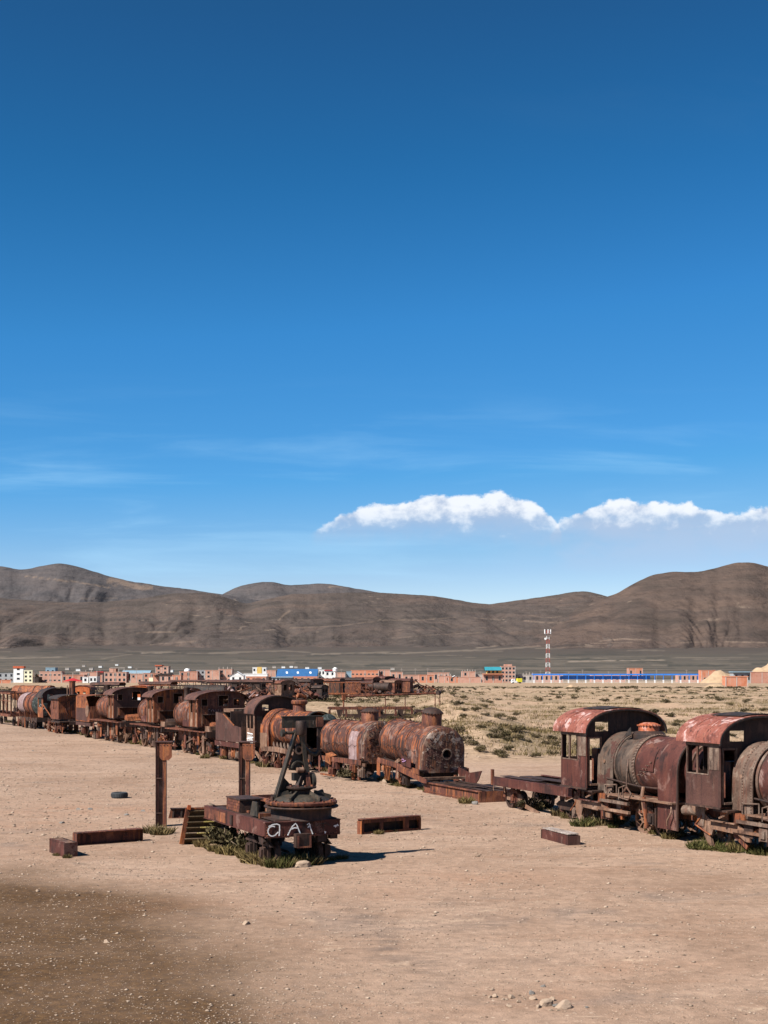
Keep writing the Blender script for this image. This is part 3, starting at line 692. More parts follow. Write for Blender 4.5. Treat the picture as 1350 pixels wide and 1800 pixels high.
def wheel_mb(x, y, z, r, spokes=10, w=.11, side=-1):
    m = MB(); h = w/2
    m.lathe([(r-.09,-h),(r,-h),(r+.0,h),(r-.09,h),(r-.09,-h)], 26, 'y', (x,y,z))
    m.lathe([(r+.0,-h*side*-1-.025*0),(r+.035,side*-h+.03*0),(r+.035,side*-h-.03*side),(r,side*-h-.03*side)], 26, 'y', (x,y,z))
    m.lathe([(0,-h*1.2),(.13,-h*1.2),(.13,h*1.2),(0,h*1.2)], 12, 'y', (x,y,z))
    for i in range(spokes):
        a = 2*PI*i/spokes+.2; c, s = math.cos(a), math.sin(a)
        m.beam((x+.1*c, y, z+.1*s), (x+(r-.07)*c, y, z+(r-.07)*s), .05, .035)
    return m
def rivet_ring(m, x, y0, z0, r, n, a0, a1, s=.022, ax=(1,0,0)):
    for i in range(n):
        a = a0+(a1-a0)*i/max(1, n-1); c = Vector((x, y0+r*math.cos(a), z0+r*math.sin(a))); e = Vector((0, math.cos(a), math.sin(a)))
        t = Vector((0, -math.sin(a), math.cos(a))); X = Vector((1,0,0))
        m.add([c-X*s-t*s, c+X*s-t*s, c+X*s+t*s, c-X*s+t*s, c+e*s*1.3], [(0,1,4),(1,2,4),(2,3,4),(3,0,4)])
def rivet_line(m, p0, p1, n, nor, s=.02):
    p0, p1, nor = Vector(p0), Vector(p1), Vector(nor).normalized(); d = (p1-p0).normalized(); t = nor.cross(d)
    for i in range(n):
        c = p0+(p1-p0)*(i/max(1, n-1))
        m.add([c-d*s-t*s, c+d*s-t*s, c+d*s+t*s, c-d*s+t*s, c+nor*s*1.2], [(0,1,4),(1,2,4),(2,3,4),(3,0,4)])
def barrel(m, x0, x1, r, z, n=40, nx=14, dent=.028, seed=0, y=0.0, cap=False, wall=.03):
    k0 = len(m.v)
    prof = [(r, x0+(x1-x0)*i/nx) for i in range(nx+1)]
    m.lathe(prof, n, 'x', (0,y,z))
    o = Vector((seed*3.3, seed, seed*2.1))
    for i in range(k0, len(m.v)):
        p = Vector(m.v[i]); e = Vector((0, p.y-y, p.z-z)).normalized(); m.v[i] = tuple(p+e*dent*noise.noise(p*1.4+o))
    m.lathe([(r, x1), (r-wall, x1), (r-wall, x1-.5)], n, 'x', (0,y,z))
    m.lathe([(r-wall, x0+.5), (r-wall, x0), (r, x0)], n, 'x', (0,y,z))
    if cap:
        m.lathe([(r-wall, x1-.06), (0.0, x1-.06)], n, 'x', (0,y,z)); m.lathe([(0.0, x0+.06), (r-wall, x0+.06)], n, 'x', (0,y,z))
    return m
def firebox_prof(r, zc, zb, n=18):
    """round-topped, straight-sided cross-section, near side bottom over the top to the far side bottom"""
    return [(-r, zb), (-r, (zb+zc)/2)]+[(-r*math.cos(PI*i/n), zc+r*math.sin(PI*i/n)) for i in range(n+1)]+[(r, (zb+zc)/2), (r, zb)]
def dome_parts(t, x, zb, r, h, mat, capmat=None, flange=True, lean=0.0, tip=.5):
    Mx = Matrix.Translation((x,0,zb)) @ Matrix.Rotation(lean, 4, 'Y')
    m = MB().lathe([(r*1.04,-.12),(r,0.0),(r*.99,h*.72),(r*.95,h*.80)], 28, 'z', M=Mx); part('dome', m, mat, t)
    c = MB().lathe([(r*1.05,h*.76),(r*1.06,h*.83),(r*.98,h*.88),(r*.80,h*.98),(r*tip,h*1.06),(0.001,h*1.08)], 28, 'z', M=Mx)
    o = part('dome_cap', c, capmat or mat, t)
    b = MB()
    for i in range(22):
        a = 2*PI*i/22; p = Mx @ Vector((r*1.075*math.cos(a), r*1.075*math.sin(a), h*.80)); b.cbox(p, (.035,.035,.04))
    d = part('bolt_ring', b, mat, o, kind='stuff')
    if flange:
        f = MB().lathe([(r*1.35,-.10),(r*1.34,-.02),(r*1.05,.03),(r*1.02,-.1)], 28, 'z', M=Mx); part('dome_flange', f, mat, t)
GEARM = ['rust_tan', 'rust', 'rust_dark', 'tan_scale', 'rust_orange', 'rust']
def gear(t, x0, x1, y, z0, z1, n, seed, mats=GEARM):
    """the tangle of hanging plates, hangers, springs and rods along one side of a stripped chassis"""
    r = random.Random(seed)
    for i in range(n):
        x = r.uniform(x0, x1); k = r.random(); mt = M[r.choice(mats)]; yy = y+r.uniform(-.12, .22)
        if k < .30:
            h = r.uniform(.45, 1)*(z1-z0); w = r.uniform(.12, .42); zz = z1-h*r.uniform(.85, 1.1)
            m = MB().prism([(x-w/2, zz), (x+w/2*r.uniform(.5,1), zz+r.uniform(-.05,.05)), (x+w/2, z1), (x-w/2, z1)], yy-.015, yy+.015); part('hanger_plate', m.dent(.02, 3, i), mt, t)
        elif k < .52:
            l = r.uniform(.5, 1.5); zz = r.uniform(z0+.1, z1); m = MB().beam((x-l/2, yy, zz), (x+l/2, yy+r.uniform(-.08,.08), zz+r.uniform(-.35,.35)), .05, r.uniform(.06, .16)); part('rod', m, mt, t)
        elif k < .70:
            m = MB(); zz = r.uniform(z0+.15, z1-.15)
            for q in range(4): m.box(x-.42+.08*q, x+.42-.08*q, yy-.04, yy+.04, zz+.03*q, zz+.026+.03*q)
            m.box(x-.05, x+.05, yy-.05, yy+.05, zz-.14, zz+.2); part('leaf_spring', m, mt, t)
        elif k < .85:
            zz = r.uniform(z0+.12, (z0+z1)/2+.1); m = MB().box(x-.17, x+.17, yy-.12, yy+.1, zz-.17, zz+.17); m.box(x-.10, x+.10, yy-.17, yy-.12, zz-.1, zz+.1); m.box(x-.24, x-.17, yy-.08, yy+.06, zz-.2, zz+.34); m.box(x+.17, x+.24, yy-.08, yy+.06, zz-.2, zz+.34); part('axle_box', m, mt, t)
        else:
            a = Vector((x, yy, z1-.05)); p = [a, a+Vector((.05, -.05, -.2)), a+Vector((r.uniform(-.3,.3), -.08, -.45)), a+Vector((r.uniform(-.6,.6), -.05, -(z1-z0)*.8))]
            part('bent_pipe', MB().tube(p, .025, 6), mt, t)
def side_frame(t, x0, x1, y, z0, z1, holes, mat, name='frame_plate', t_=.035):
    us = cuts(x0, x1, [h[0] for h in holes]+[h[1] for h in holes], .6); vs_ = cuts(z0, z1, [h[2] for h in holes]+[h[3] for h in holes], .6)
    def solid(i, j):
        a, b = (us[i]+us[i+1])/2, (vs_[j]+vs_[j+1])/2
        return not any(h[0] < a < h[1] and h[2] < b < h[3] for h in holes)
    return part(name, MB().plate(us, vs_, solid, t_, lambda u, v, tt: (u, y+tt, v)).dent(.01, 1.5, x0), mat, t)

def loco_front(name, label, loc, ang, seed, dome=True, side_mat='oxide', full=True, boiler_mats=('lagging', 'boiler_red'), roof='roof_red', roofpatch='black_sheet'):
    """locomotive that faces the viewer: open cab front, riveted boiler, stripped chassis. x = 0 at the roof's front edge."""
    t = thing(name, label, 'locomotive', loc, ang); r = random.Random(seed)
    W, EV, RI = 3.12, 3.05, .76
    # cab
    wins = [(-1.69,-1.26,2.17,2.95), (-1.18,-.72,2.17,2.95)]
    for s in (-1, 1):
        o = part('cab_side', sidewall(-1.76, -.16, 1.26, EV, 1.44*s, .03, wins, seed+s), M[side_mat], t)
        yy = 1.44*s+(-.014 if s < 0 else .03)
        fr = MB()
        for w in wins: k = ring_frame(w[0], w[1], w[2], w[3], .034, yy, yy+.014); fr.add(k.v, k.f)
        part('window_frame', fr, M['tan_scale'], o)
        up = MB().box(-1.76, -.16, yy-.004, yy+.010, EV-.09, EV-.002); up.box(-.66, -.19, yy-.002, yy+.006, 2.30, EV-.092); part('upper_panel', up, M['tan_scale'], o)
        part('sill_angle', MB().box(-1.78, -.14, yy-.02, yy+.02, 1.21, 1.262), M['rust_dark'], o)
    us = cuts(-1.44, 1.44, [-1.30,-.90,-1.08,-.58,.58,1.08,.90,1.30], .16)
    holes = [(-1.30,-.90,1.40,2.86), (.90,1.30,1.40,2.86), (-1.08,-.58,3.10,3.40), (.58,1.08,3.10,3.40)]
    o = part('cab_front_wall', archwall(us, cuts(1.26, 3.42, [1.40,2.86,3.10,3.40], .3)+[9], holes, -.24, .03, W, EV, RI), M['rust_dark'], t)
    for a, b in ((-1.30,-.90), (.90,1.30)):
        m = MB()
        m.box(-.208,-.185,a-.06,a,1.34,2.92); m.box(-.208,-.185,b,b+.06,1.34,2.92); m.box(-.208,-.185,a,b,2.86,2.92); m.box(-.208,-.15,a,b,1.34,1.40)
        part('door_frame', m, M['rust_tan' if seed % 2 else 'tan_scale'], o)
    us = cuts(-1.44, 1.44, [-.62,.62,-1.25,-.85,.85,1.25], .3)
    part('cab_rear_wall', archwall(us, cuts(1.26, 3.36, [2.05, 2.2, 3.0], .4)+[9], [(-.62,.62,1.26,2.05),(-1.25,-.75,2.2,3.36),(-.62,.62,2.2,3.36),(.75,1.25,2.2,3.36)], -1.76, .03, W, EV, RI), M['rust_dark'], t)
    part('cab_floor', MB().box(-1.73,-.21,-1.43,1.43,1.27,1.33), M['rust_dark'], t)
    part('backhead', MB().box(-1.0,-.62,-.72,.72,1.34,2.5), M['rust'], t)
    pr = arc_prof(W, EV, RI, 22)
    o = part('roof', MB().shell(pr, -2.06, 0, .025, 10, wob=.012), M[roof], t)
    part('roof_rim', MB().shell([(y*.985, z-.045) for y, z in pr], -.05, .012, .042, 1), M['black_sheet'], o)
    for xx in (-1.36, -.68):
        part('roof_seam', MB().shell([(y*1.004, z+.028) for y, z in pr], xx-.035, xx+.035, .008, 1), M[roof], o)
    top = [p for p in pr if abs(p[0]) < .72]
    part('roof_hatch', MB().shell([(y, z+.045) for y, z in top], -1.55, -.12, .02, 4, wob=.02), M[roofpatch], o)
    # firebox and boiler
    fm = MB().shell(firebox_prof(.98, 2.08, 1.20), -.2, .72, .025, 4, wob=.02)
    fm.prism([(y*.99, z) for y, z in firebox_prof(.98, 2.08, 1.20)], -.16, -.12, 'yz')
    o = part('firebox', fm, M[boiler_mats[0]], t)
    rv = MB(); rivet_ring(rv, .62, 0, 2.08, 1.005, 34, 0, PI); part('rivets', rv, M[boiler_mats[0]], o, kind='stuff')
    part('wash_plug', MB().cyl((.22,-.995,2.15),(.22,-1.03,2.15),.06,n=12), M['rust_tan'], o)
    o = part('boiler_barrel', barrel(MB(), .72, 1.78, .955, 2.08, seed=seed), M[boiler_mats[0]], t)
    o2 = part('boiler_barrel', barrel(MB(), 1.78, 3.25, .925, 2.08, seed=seed+2), M[boiler_mats[1]], t)
    for xb, rr, mm, wd in ((.76, .985, boiler_mats[0], .05), (1.78, .975, 'tan_scale', .07)):
        part('boiler_band', MB().lathe([(rr-.03,xb-wd),(rr,xb-wd),(rr,xb+wd),(rr-.03,xb+wd)], 44, 'x', (0,0,2.08)), M[mm], o)
    rv = MB(); rivet_ring(rv, 1.755, 0, 2.08, .975, 44, -.6, PI+.6, .026); rivet_ring(rv, 1.81, 0, 2.08, .975, 44, -.57, PI+.57, .026)
    part('rivets', rv, M['tan_scale'], o2, kind='stuff')
    st = MB()
    for k in range(5):
        a = PI+.25-k*.11; 
        for xx in (2.05+.17*k, 2.3+.12*k):
            p = Vector((xx, .93*math.cos(a), 2.08+.93*math.sin(a))); st.cyl(p, p+Vector((.02, .09*math.cos(a), .09*math.sin(a))), .018, n=6)
    part('stay_bolts', st, M['tan_scale'], o2, kind='stuff')
    hl = MB()
    for k in range(5):
        a = PI+r.uniform(-.5, .1); p = Vector((r.uniform(1.95, 3.0), .93*math.cos(a), 2.08+.93*math.sin(a))); m_ = MB()
        e = Vector((0, math.cos(a), math.sin(a))); hl.cyl(p-e*.01, p+e*.004, r.uniform(.03,.055), n=7)
    part('rust_holes', hl, M['dark'], o2, kind='stuff')  # solid discs; the shade of a hole is put into their colour
    # smokebox: wrapper skirt, tube and ring
    prof = firebox_prof(1.03, 2.05, .32)
    o = part('smokebox_wrapper', MB().shell(prof, 3.25, 4.28, .022, 6, wob=.03), M['oxide'], t)
    part('wrapper_edge', MB().shell([(y*1.0, z) for y, z in prof], 4.25, 4.31, .05, 1), M['rust_dark'], o)
    o = part('smokebox', barrel(MB(), 3.0, 5.0, .80, 2.1, wall=.05, seed=seed+5), M['oxide'], t)
    part('smokebox_ring', MB().lathe([(.78,4.58),(.87,4.58),(.87,4.66),(.78,4.66)], 40, 'x', (0,0,2.1)), M['tan_scale'], o)
    part('tube_plate', MB().lathe([(.78,4.15),(0.0,4.15)], 30, 'x', (0,0,2.1)), M['rust_dark'], o)
    if dome:
        dome_parts(t, 1.25, 3.06, .33, .34, M['dome_red'], M['dome_red'], False)
        f = MB().lathe([(.54,-.14),(.53,.0),(.45,.08),(.33,.11),(.33,-.1)], 28, 'z', (1.25,0,3.05)); part('dome_flange', f, M['rust_dark'], t)
        part('torn_sheet', MB().prism([(.85,3.0),(1.0,3.22),(1.12,3.3),(1.2,3.05)], -.62, -.60).dent(.06, 3), M['black_sheet'], t)
    # chassis
    for s in (-1, 1):
        side_frame(t, -2.3, 5.0, .50*s, .62, 1.16, [(-.6,-.1,.62,.9),(1.5,2.1,.62,.9)], M['rust'])
        part('running_board', MB().box(.6, 4.2, min(.62*s, 1.2*s), max(.62*s, 1.2*s), 1.10, 1.15).dent(.02, 1.4), M['rust_tan'], t)
        xs = (-1.2, 1.95, 3.0)
        for k, xx in enumerate(xs): part('wheel', wheel_mb(xx, .62*s, .44 if k else .40, .47, side=s), M['rust_tan'], t)
    part('ash_pan', MB().prism([(-.9,.42),(.7,.42),(.9,1.2),(-1.2,1.2)], -.45, .45), M['black_sheet'], t)
    # near side trailing frame: the curved strap with its opening
    y = -1.02
    po = [(-2.15,1.14),(-1.7,1.14),(-1.15,.82),(.15,.80),(.62,.56),(.62,.36),(.42,.36),(.1,.52),(-1.0,.56),(-1.12,.30),(-1.0,.06),(-1.22,.06),(-1.42,.34),(-1.55,.72)]
    part('trailing_frame', MB().prism(po, y-.03, y+.03), M['rust_tan'], t)
    part('frame_lip', MB().box(-1.1, .12, y-.16, y-.032, .80, .835).dent(.01, 2), M['oxide'] if seed % 2 else M['rust_tan'], t)
    part('slide_bar', MB().box(-.1, 1.75, -1.12, -1.02, .58, .66).dent(.02,2), M['rust_tan'], t)
    part('slide_bar', MB().box(.2, 1.8, -1.18, -1.06, .86, .95).dent(.02,2), M['tan_scale'], t)
    part('valve_rod', MB().cyl((.1,-1.05,1.02),(1.9,-1.0,1.10),.045,n=8), M['rust_tan'], t)
    part('steam_chest', MB().cbox((.25,-.98,.98),(.5,.3,.28)), M['rust_orange'], t)
    part('strut', MB().beam((-2.0,-.95,1.12),(-.7,-.95,.62),.06,.14), M['rust_tan'], t)
    part('cab_step', MB().box(-.55,.1,-1.40,-1.0,1.14,1.19), M['rust_dark'], t)
    part('step_hanger', MB().beam((.05,-1.2,1.16),(-.35,-1.35,.95),.04,.05), M['rust_tan'], t)
    # rail of bent flat bar beside the boiler
    hr = MB(); P = [(.45,-1.15,1.15),(.45,-1.15,1.42),(1.15,-1.15,1.47),(1.15,-1.15,1.2)]; hr.tube(P, .022, 5)
    part('bent_rail', hr, M['tan_scale'], t)
    hr = MB(); P = [(1.35,-1.2,1.02),(1.35,-1.2,1.38),(1.8,-1.25,1.5),(2.05,-1.2,1.24),(1.9,-1.22,1.05),(1.4,-1.2,1.08)]; hr.tube(P, .022, 5); hr.tube([(1.62,-1.22,1.05),(1.6,-1.22,1.46)], .018, 5)
    part('bent_rail', hr, M['tan_scale'], t)
    part('blast_pipe', MB().tube([(2.5,-1.05,1.5),(2.5,-1.1,1.2),(2.55,-1.05,.7),(2.6,-1.0,.5)], .06, 8), M['rust_tan'], t)
    part('rocking_lever', MB().beam((2.75,-1.1,.25),(2.62,-1.12,1.2),.06,.12), M['rust_orange'], t)
    part('wheel_guard', MB().lathe([(.53,-.09),(.56,-.09),(.56,.09),(.53,.09)], 12, 'y', (1.95,-.70,.44), .2, 2.2), M['rust_tan'], t)
    if full:
        part('rod', MB().beam((4.2,-.75,1.05),(5.4,-.35,1.22),.05,.07), M['tan_scale'], t)
        part('cylinder_block', MB().cyl((4.35,-.85,.95),(4.95,-.80,.98),.15,n=14), M['tan_scale'], t)
        part('rod', MB().beam((4.3,-.5,1.45),(5.0,-.7,1.12),.05,.08), M['rust_tan'], t)
        part('cross_stay', MB().box(4.9,5.05,-.7,.7,.6,1.0), M['rust'], t)
    part('running_pipe', MB().tube([(.4,-1.03,1.62),(1.2,-1.0,1.55),(2.2,-.98,1.48),(3.2,-1.02,1.5)], .03, 6), M['rust_dark'], t)
    part('feed_pipe', MB().tube([(1.5,-.93,2.3),(1.55,-1.02,1.9),(1.5,-1.0,1.4),(1.2,-1.05,1.1)], .035, 6), M['tan_scale'], t)
    part('torn_plate', MB().plate([.3+.09*k for k in range(6)], [1.12+.07*k for k in range(5)], lambda i, j: (i*7+j*5+seed) % 6 > 0, .012, lambda u, v, tt: (u, -1.04-.05*(v-1.1)+tt, v)).dent(.05, 2.6, seed), M['tan_scale'], t)
    part('boiler_patch', MB().shell([(-.945*math.cos(a), 2.08+.945*math.sin(a)) for a in (-.1,.1,.3,.5,.7)], 2.15, 2.9, .012, 3, wob=.02), M['oxide'], t)
    gear(t, -1.7, 3.4, -.95, .25, 1.12, 22, seed*7+1)
    gear(t, 2.2, 4.2, -1.0, .35, 1.1, 5, seed*7+2)
    gear(t, -1.9, 3.5, .95, .3, 1.1, 6, seed*7+3)
    return t

def loco_away(name, label, loc, ang, seed, Lb=4.4, EV=3.30, RI=.50, floor=1.72, graffiti=False, chest=True, mat='rust'):
    """locomotive seen from behind: arched rear wall with three windows over a wide firehole opening, boiler running away.
    x = 0 at the rear wall, +x away from the viewer; near side is +y."""
    t = thing(name, label, 'locomotive', loc, ang); r = random.Random(seed)
    W = 3.1
    wh = [(-1.12,-.78,2.95,3.32), (-.42,.16,2.93,3.52), (.86,1.20,2.95,3.32)]
    dh = (-1.22, 1.16, 1.86, 2.42)
    us = cuts(-1.42, 1.42, [a for h in wh+[dh] for a in h[:2]], .17)
    o = part('cab_rear_wall', archwall(us, cuts(floor, 3.55, [1.86,2.42,2.93,2.95,3.32,3.52], .3)+[9], wh+[dh], 0, .03, W, EV, RI).dent(.008,1.3,seed), M[mat], t)
    for h in wh:
        m = MB(); w = .035
        m.box(-.014,0,h[0]-w,h[0],h[2]-w,h[3]+w*.9); m.box(-.014,0,h[1],h[1]+w,h[2]-w,h[3]+w*.9); m.box(-.014,0,h[0],h[1],h[2]-w,h[2]); m.box(-.014,0,h[0],h[1],h[3],h[3]+w*.9)
        part('window_frame', m, M['rust_tan'], o)
    m = MB(); m.box(-.02,0,dh[0]-.06,dh[0],1.80,2.47); m.box(-.02,0,dh[1],dh[1]+.06,1.80,2.47); m.box(-.02,0,dh[0],dh[1],2.42,2.47); part('opening_frame', m, M['rust_tan'], o)
    for s in (-1, 1):
        wins = [(.12,.45,2.55,3.24), (.85,1.18,2.55,3.24)]
        part('cab_side', sidewall(.04, 1.5, floor, EV, 1.42*s-.015, .03, wins, seed+s), M['rust_tan' if s > 0 else mat], t)
        if s > 0:
            for xx in (.02, .52, .72, 1.28): part('cab_pillar', MB().box(xx, xx+.09, 1.437, 1.475, floor, EV-.01), M['rust_orange'], t)
    us = cuts(-1.42, 1.42, [-1.2,-.7,.7,1.2], .3)
    part('cab_front_wall', archwall(us, cuts(floor, 3.4, [2.7, 3.3], .4)+[9], [(-1.2,-.7,2.7,3.3),(.7,1.2,2.7,3.3),(-.35,.12,2.95,3.4)], 1.5, .03, W, EV, RI), M['rust_dark'], t)
    part('cab_floor', MB().box(.04,1.5,-1.40,1.40,floor-.06,floor), M['rust_dark'], t)
    part('backhead', MB().cbox((1.25,0,2.2),(.45,1.5,.9)), M['rust'], t)
    pr = arc_prof(W*1.06, EV-.02, RI, 20, 2.1)
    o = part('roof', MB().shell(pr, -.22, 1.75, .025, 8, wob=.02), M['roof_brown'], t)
    for xx in (.45, 1.1): part('roof_seam', MB().shell([(y*1.004, z+.028) for y, z in pr], xx-.03, xx+.03, .008, 1), M['rust'], o)
    # boiler running away from us
    o = part('boiler_barrel', barrel(MB(), 1.55, 1.55+Lb, .80, 2.30, seed=seed, cap=True), M['boiler'], t)
    for xb in (2.6, 3.7, 1.55+Lb-.06): part('boiler_band', MB().lathe([(.79,xb-.05),(.84,xb-.05),(.84,xb+.05),(.79,xb+.05)], 36, 'x', (0,0,2.3)), M['rust'], o)
    dome_parts(t, 3.2, 3.06, .34, .5, M['rust'], M['rust_dark'], False)
    part('chimney', MB().lathe([(.20,-.1),(.22,.05),(.18,.1),(.17,.75),(.23,.85),(.23,.9),(.14,.9),(.14,.2)], 18, 'z', (1.4+Lb,0,3.02)), M['rust_dark'], t)
    # chassis
    part('running_board', MB().box(-.9,1.5+Lb,.7,1.40,floor-.30,floor-.24).dent(.03,1), M['rust'], t)
    part('running_board', MB().box(-.9,1.5+Lb,-1.40,-.7,floor-.30,floor-.24).dent(.03,1), M['rust'], t)
    part('drag_beam', MB().box(-1.0,-.85,-1.3,1.3,1.15,1.48).dent(.02,1), M['rust_dark'], t)
    part('drag_beam', MB().box(-.85,0,-.9,.9,1.50,1.56), M['rust_dark'], t)
    if chest:
        part('side_chest', MB().box(1.55,2.7,.86,1.40,floor-.02,floor+.34).dent(.03,2,seed), M['oxide'], t)
        m = MB().box(-.8,.1,.95,1.0,1.42,1.78); m.box(-.8,-.74,.2,.95,1.42,1.78); m.box(-.8,.1,.2,.25,1.42,1.72); part('open_bin', m.dent(.03,2,seed), M['rust_tan'], t)
    part('sheet_heap', MB().prism([(-.7,1.56),(.0,1.62),(.1,1.86),(-.25,1.98),(-.6,1.8)], -.6, .7).dent(.10,2.2,seed), M['rust_orange' if seed % 2 else 'rust_dark'], t)
    for s in (-1, 1):
        side_frame(t, -1.0, 1.5+Lb, .5*s, .72, 1.40, [(.2,.9,.72,1.0),(2.2,2.9,.72,1.0)], M['rust'])
        for xx in (.1, 1.4, 3.0, 4.3): part('wheel', wheel_mb(xx, .66*s, .46, .46, 9, side=s), M['rust_tan'], t)
    gear(t, -1.0, 1.4+Lb, 1.0, .12, 1.38, 26, seed*5+1)
    gear(t, -1.0, 1.0, .3, .2, 1.2, 6, seed*5+2)
    if graffiti: 
        part('graffiti', kind='stuff', mb=scribble([[(-.05,2.62),(-.05,2.74),(-.12,2.74)],[(-.16,2.62),(-.22,2.74),(-.28,2.62)],[(-.34,2.74),(-.34,2.62),(-.44,2.62),(-.44,2.74)],[(-.52,2.74),(-.52,2.62),(-.62,2.62)],[(-.72,2.74),(-.82,2.62)]], lambda a, b: (-.018, a*1.6+.9, b), (-1,0,0), .035), mat=M['pink_scale'], parent=t)
    return t
def scribble(strokes, P, nor, w, t=.004):
    """hand-painted strokes as thin paint ribbons standing just off a surface"""
    m = MB(); nor = Vector(nor)
    for s in strokes:
        q = [Vector(P(a, b)) for a, b in s]
        for i, p in enumerate(q):
            d = ((q[min(i+1, len(q)-1)]-q[max(i-1, 0)])).normalized(); n = nor.cross(d)*w/2
            if i == 0: prev = None
            cur = [p-n, p+n, p+n+nor*t, p-n+nor*t]
            if prev: m.add(prev+cur, [(0,1,5,4),(1,2,6,5),(2,3,7,6),(3,0,4,7)])
            prev = cur
    return m

# ---------------------------------------------------------------- the two red-roofed locomotives on the right
p = trk(0); c1 = Vector((7.95, 46.53, 0)); dv = Vector((D2[0], D2[1], 0))
l1 = loco_front('steam_locomotive', 'rusted steam locomotive with pale red arched cab roof and small bright orange dome', c1, ANG2, 3)
l2 = loco_front('steam_locomotive', 'rusted steam locomotive cut by the frame edge, with dark maroon cab side and no dome', c1+dv*7.0, ANG2, 4, dome=False, side_mat='oxide_dark', boiler_mats=('boiler_red', 'boiler_red'), full=True)
m = MB().shell(firebox_prof(1.0, 2.07, 1.2), -.19, .30, .02, 3, wob=.02)
part('firebox_lagging', m, M['tan_scale'], l2)
m = MB().shell(firebox_prof(1.06, 2.04, 1.0), .32, .80, .03, 4, wob=.02); m.prism(firebox_prof(1.05, 2.04, 1.0), .35, .38, 'yz')
o = part('firebox_casing', m, M['tan_scale'], l2)
rv = MB(); rivet_ring(rv, .37, 0, 2.04, 1.09, 40, 0, PI, .026); rivet_ring(rv, .74, 0, 2.04, 1.09, 40, 0, PI, .026)
for xx in (.37, .74): rivet_line(rv, (xx,-1.095,1.05), (xx,-1.095,2.04), 14, (0,-1,0), .026)
part('rivets', rv, M['tan_scale'], o, kind='stuff')
part('boiler_ring', MB().lathe([(.9,.82),(1.01,.82),(1.01,.92),(.9,.92)], 44, 'x', (0,0,2.06)), M['tan_scale'], l2)
# ---------------------------------------------------------------- stripped flat wagon behind the first locomotive
def flat_wagon(name, label, loc, ang, L, W, z, mat, seed, posts=True):
    t = thing(name, label, 'wagon', loc, ang)
    for s in (-1, 1):
        m = MB().box(0, L, W/2*s-.02, W/2*s+.02, z-.30, z); m.box(0, L, *sorted((W/2*s, W/2*s-.12*s)), z-.02, z+.012); m.box(0, L, *sorted((W/2*s, W/2*s-.12*s)), z-.31, z-.28)
        part('side_sill', m.dent(.008,1), M[mat], t)
        part('sole_bar', MB().box(.1, L-.1, .32*s-.05, .32*s+.05, z-.32, z-.06), M['rust_dark'], t)
        for xx in (.35, 1.1, L-1.1, L-.35): part('wheel', wheel_mb(xx+.2, .58*s, .33, .33, 8, side=s), M['rust_dark'], t)
        part('bogie_frame', MB().prism([(.2,.45),(.5,.3),(1.4,.3),(1.7,.45),(1.5,.58),(.4,.58)], .70*s-.03, .70*s+.03), M['rust_tan'], t)
        part('bogie_frame', MB().prism([(L-1.7,.45),(L-1.4,.3),(L-.5,.3),(L-.2,.45),(L-.4,.58),(L-1.5,.58)], .70*s-.03, .70*s+.03), M['rust_dark'], t)
    for xx in (0, L*.3, L*.62, L-.06): part('cross_member', MB().box(xx+.025, xx+.10, -W/2+.03, W/2-.03, z-.26, z-.03), M['rust_dark'], t)
    for k in range(3):
        x0 = [.15,.6,2.4][k]; part('deck_plate', MB().box(x0, x0+[2.6,3.1,2.8][k], [-.85,-.28,.35][k], [-.45,.2,.85][k], z+.016+.012*k, z+.03+.012*k).dent(.02,1.3,k), M['rust_dark'], t)
    if posts:
        for x, y in ((.05,-W/2),(2.1,W/2),(3.9,W/2)): part('stake', MB().box(x-.05,x+.05,y-.05,y+.05,z-.3,z+.28), M['rust'], t)
    gear(t, .3, L-.3, -.78, .15, z-.3, 7, seed)
    for xx in (.15, 1.0): part('hook', MB().tube([(xx,-W/2,z-.3),(xx,-W/2-.02,z-.46),(xx+.06,-W/2-.02,z-.50)], .015, 5), M['rust_tan'], t)
    return t
flat_wagon('flat_wagon', 'stripped flat wagon of bare maroon sills behind the domed red-roofed locomotive', c1-dv*7.3, ANG2, 5.7, 2.2, 1.12, 'oxide', 21)

# ---------------------------------------------------------------- low girder deck lying between wagon and tilted boiler
p0 = trk(0)-Vector((0,0,0)); gd = c1-dv*13.9
t = thing('girder_deck', 'low riveted girder deck lying on the ground between the tilted boiler and the flat wagon', 'girder', gd, ANG2)
for k, y in enumerate((-.74, -.26, .26, .74)):
    m = MB().box(0, 4.95, y-.015, y+.015, .0, .42); m.box(0, 4.95, y-.10, y+.10, .40, .432); m.box(0, 4.95, y-.09, y+.09, .0, .03)
    part('girder', m.dent(.012, 1.1, k), M['rust' if k == 0 else 'rust_dark'], t)
for xx in (.02, 1.5, 3.1, 4.9): part('cross_member', MB().box(xx, xx+.05, -.72, .72, .05, .38), M['rust'], t)
part('end_plate', MB().box(4.955, 4.99, -.80, .80, .0, .42).dent(.02,2), M['rust'], t)
for k in range(4):
    part('loose_strip', MB().beam((.3+k*.7, -.6+.3*k, .445+.012*k), (2.9+k*.5, -.5+.28*k, .45+.012*k), .14, .012), M['rust_dark'], t)
rv = MB(); rivet_line(rv, (.1,-.757,.36), (4.85,-.757,.36), 40, (0,-1,0)); rivet_line(rv, (.1,-.757,.07), (4.85,-.757,.07), 40, (0,-1,0)); part('rivets', rv, M['rust_orange'], t, kind='stuff')

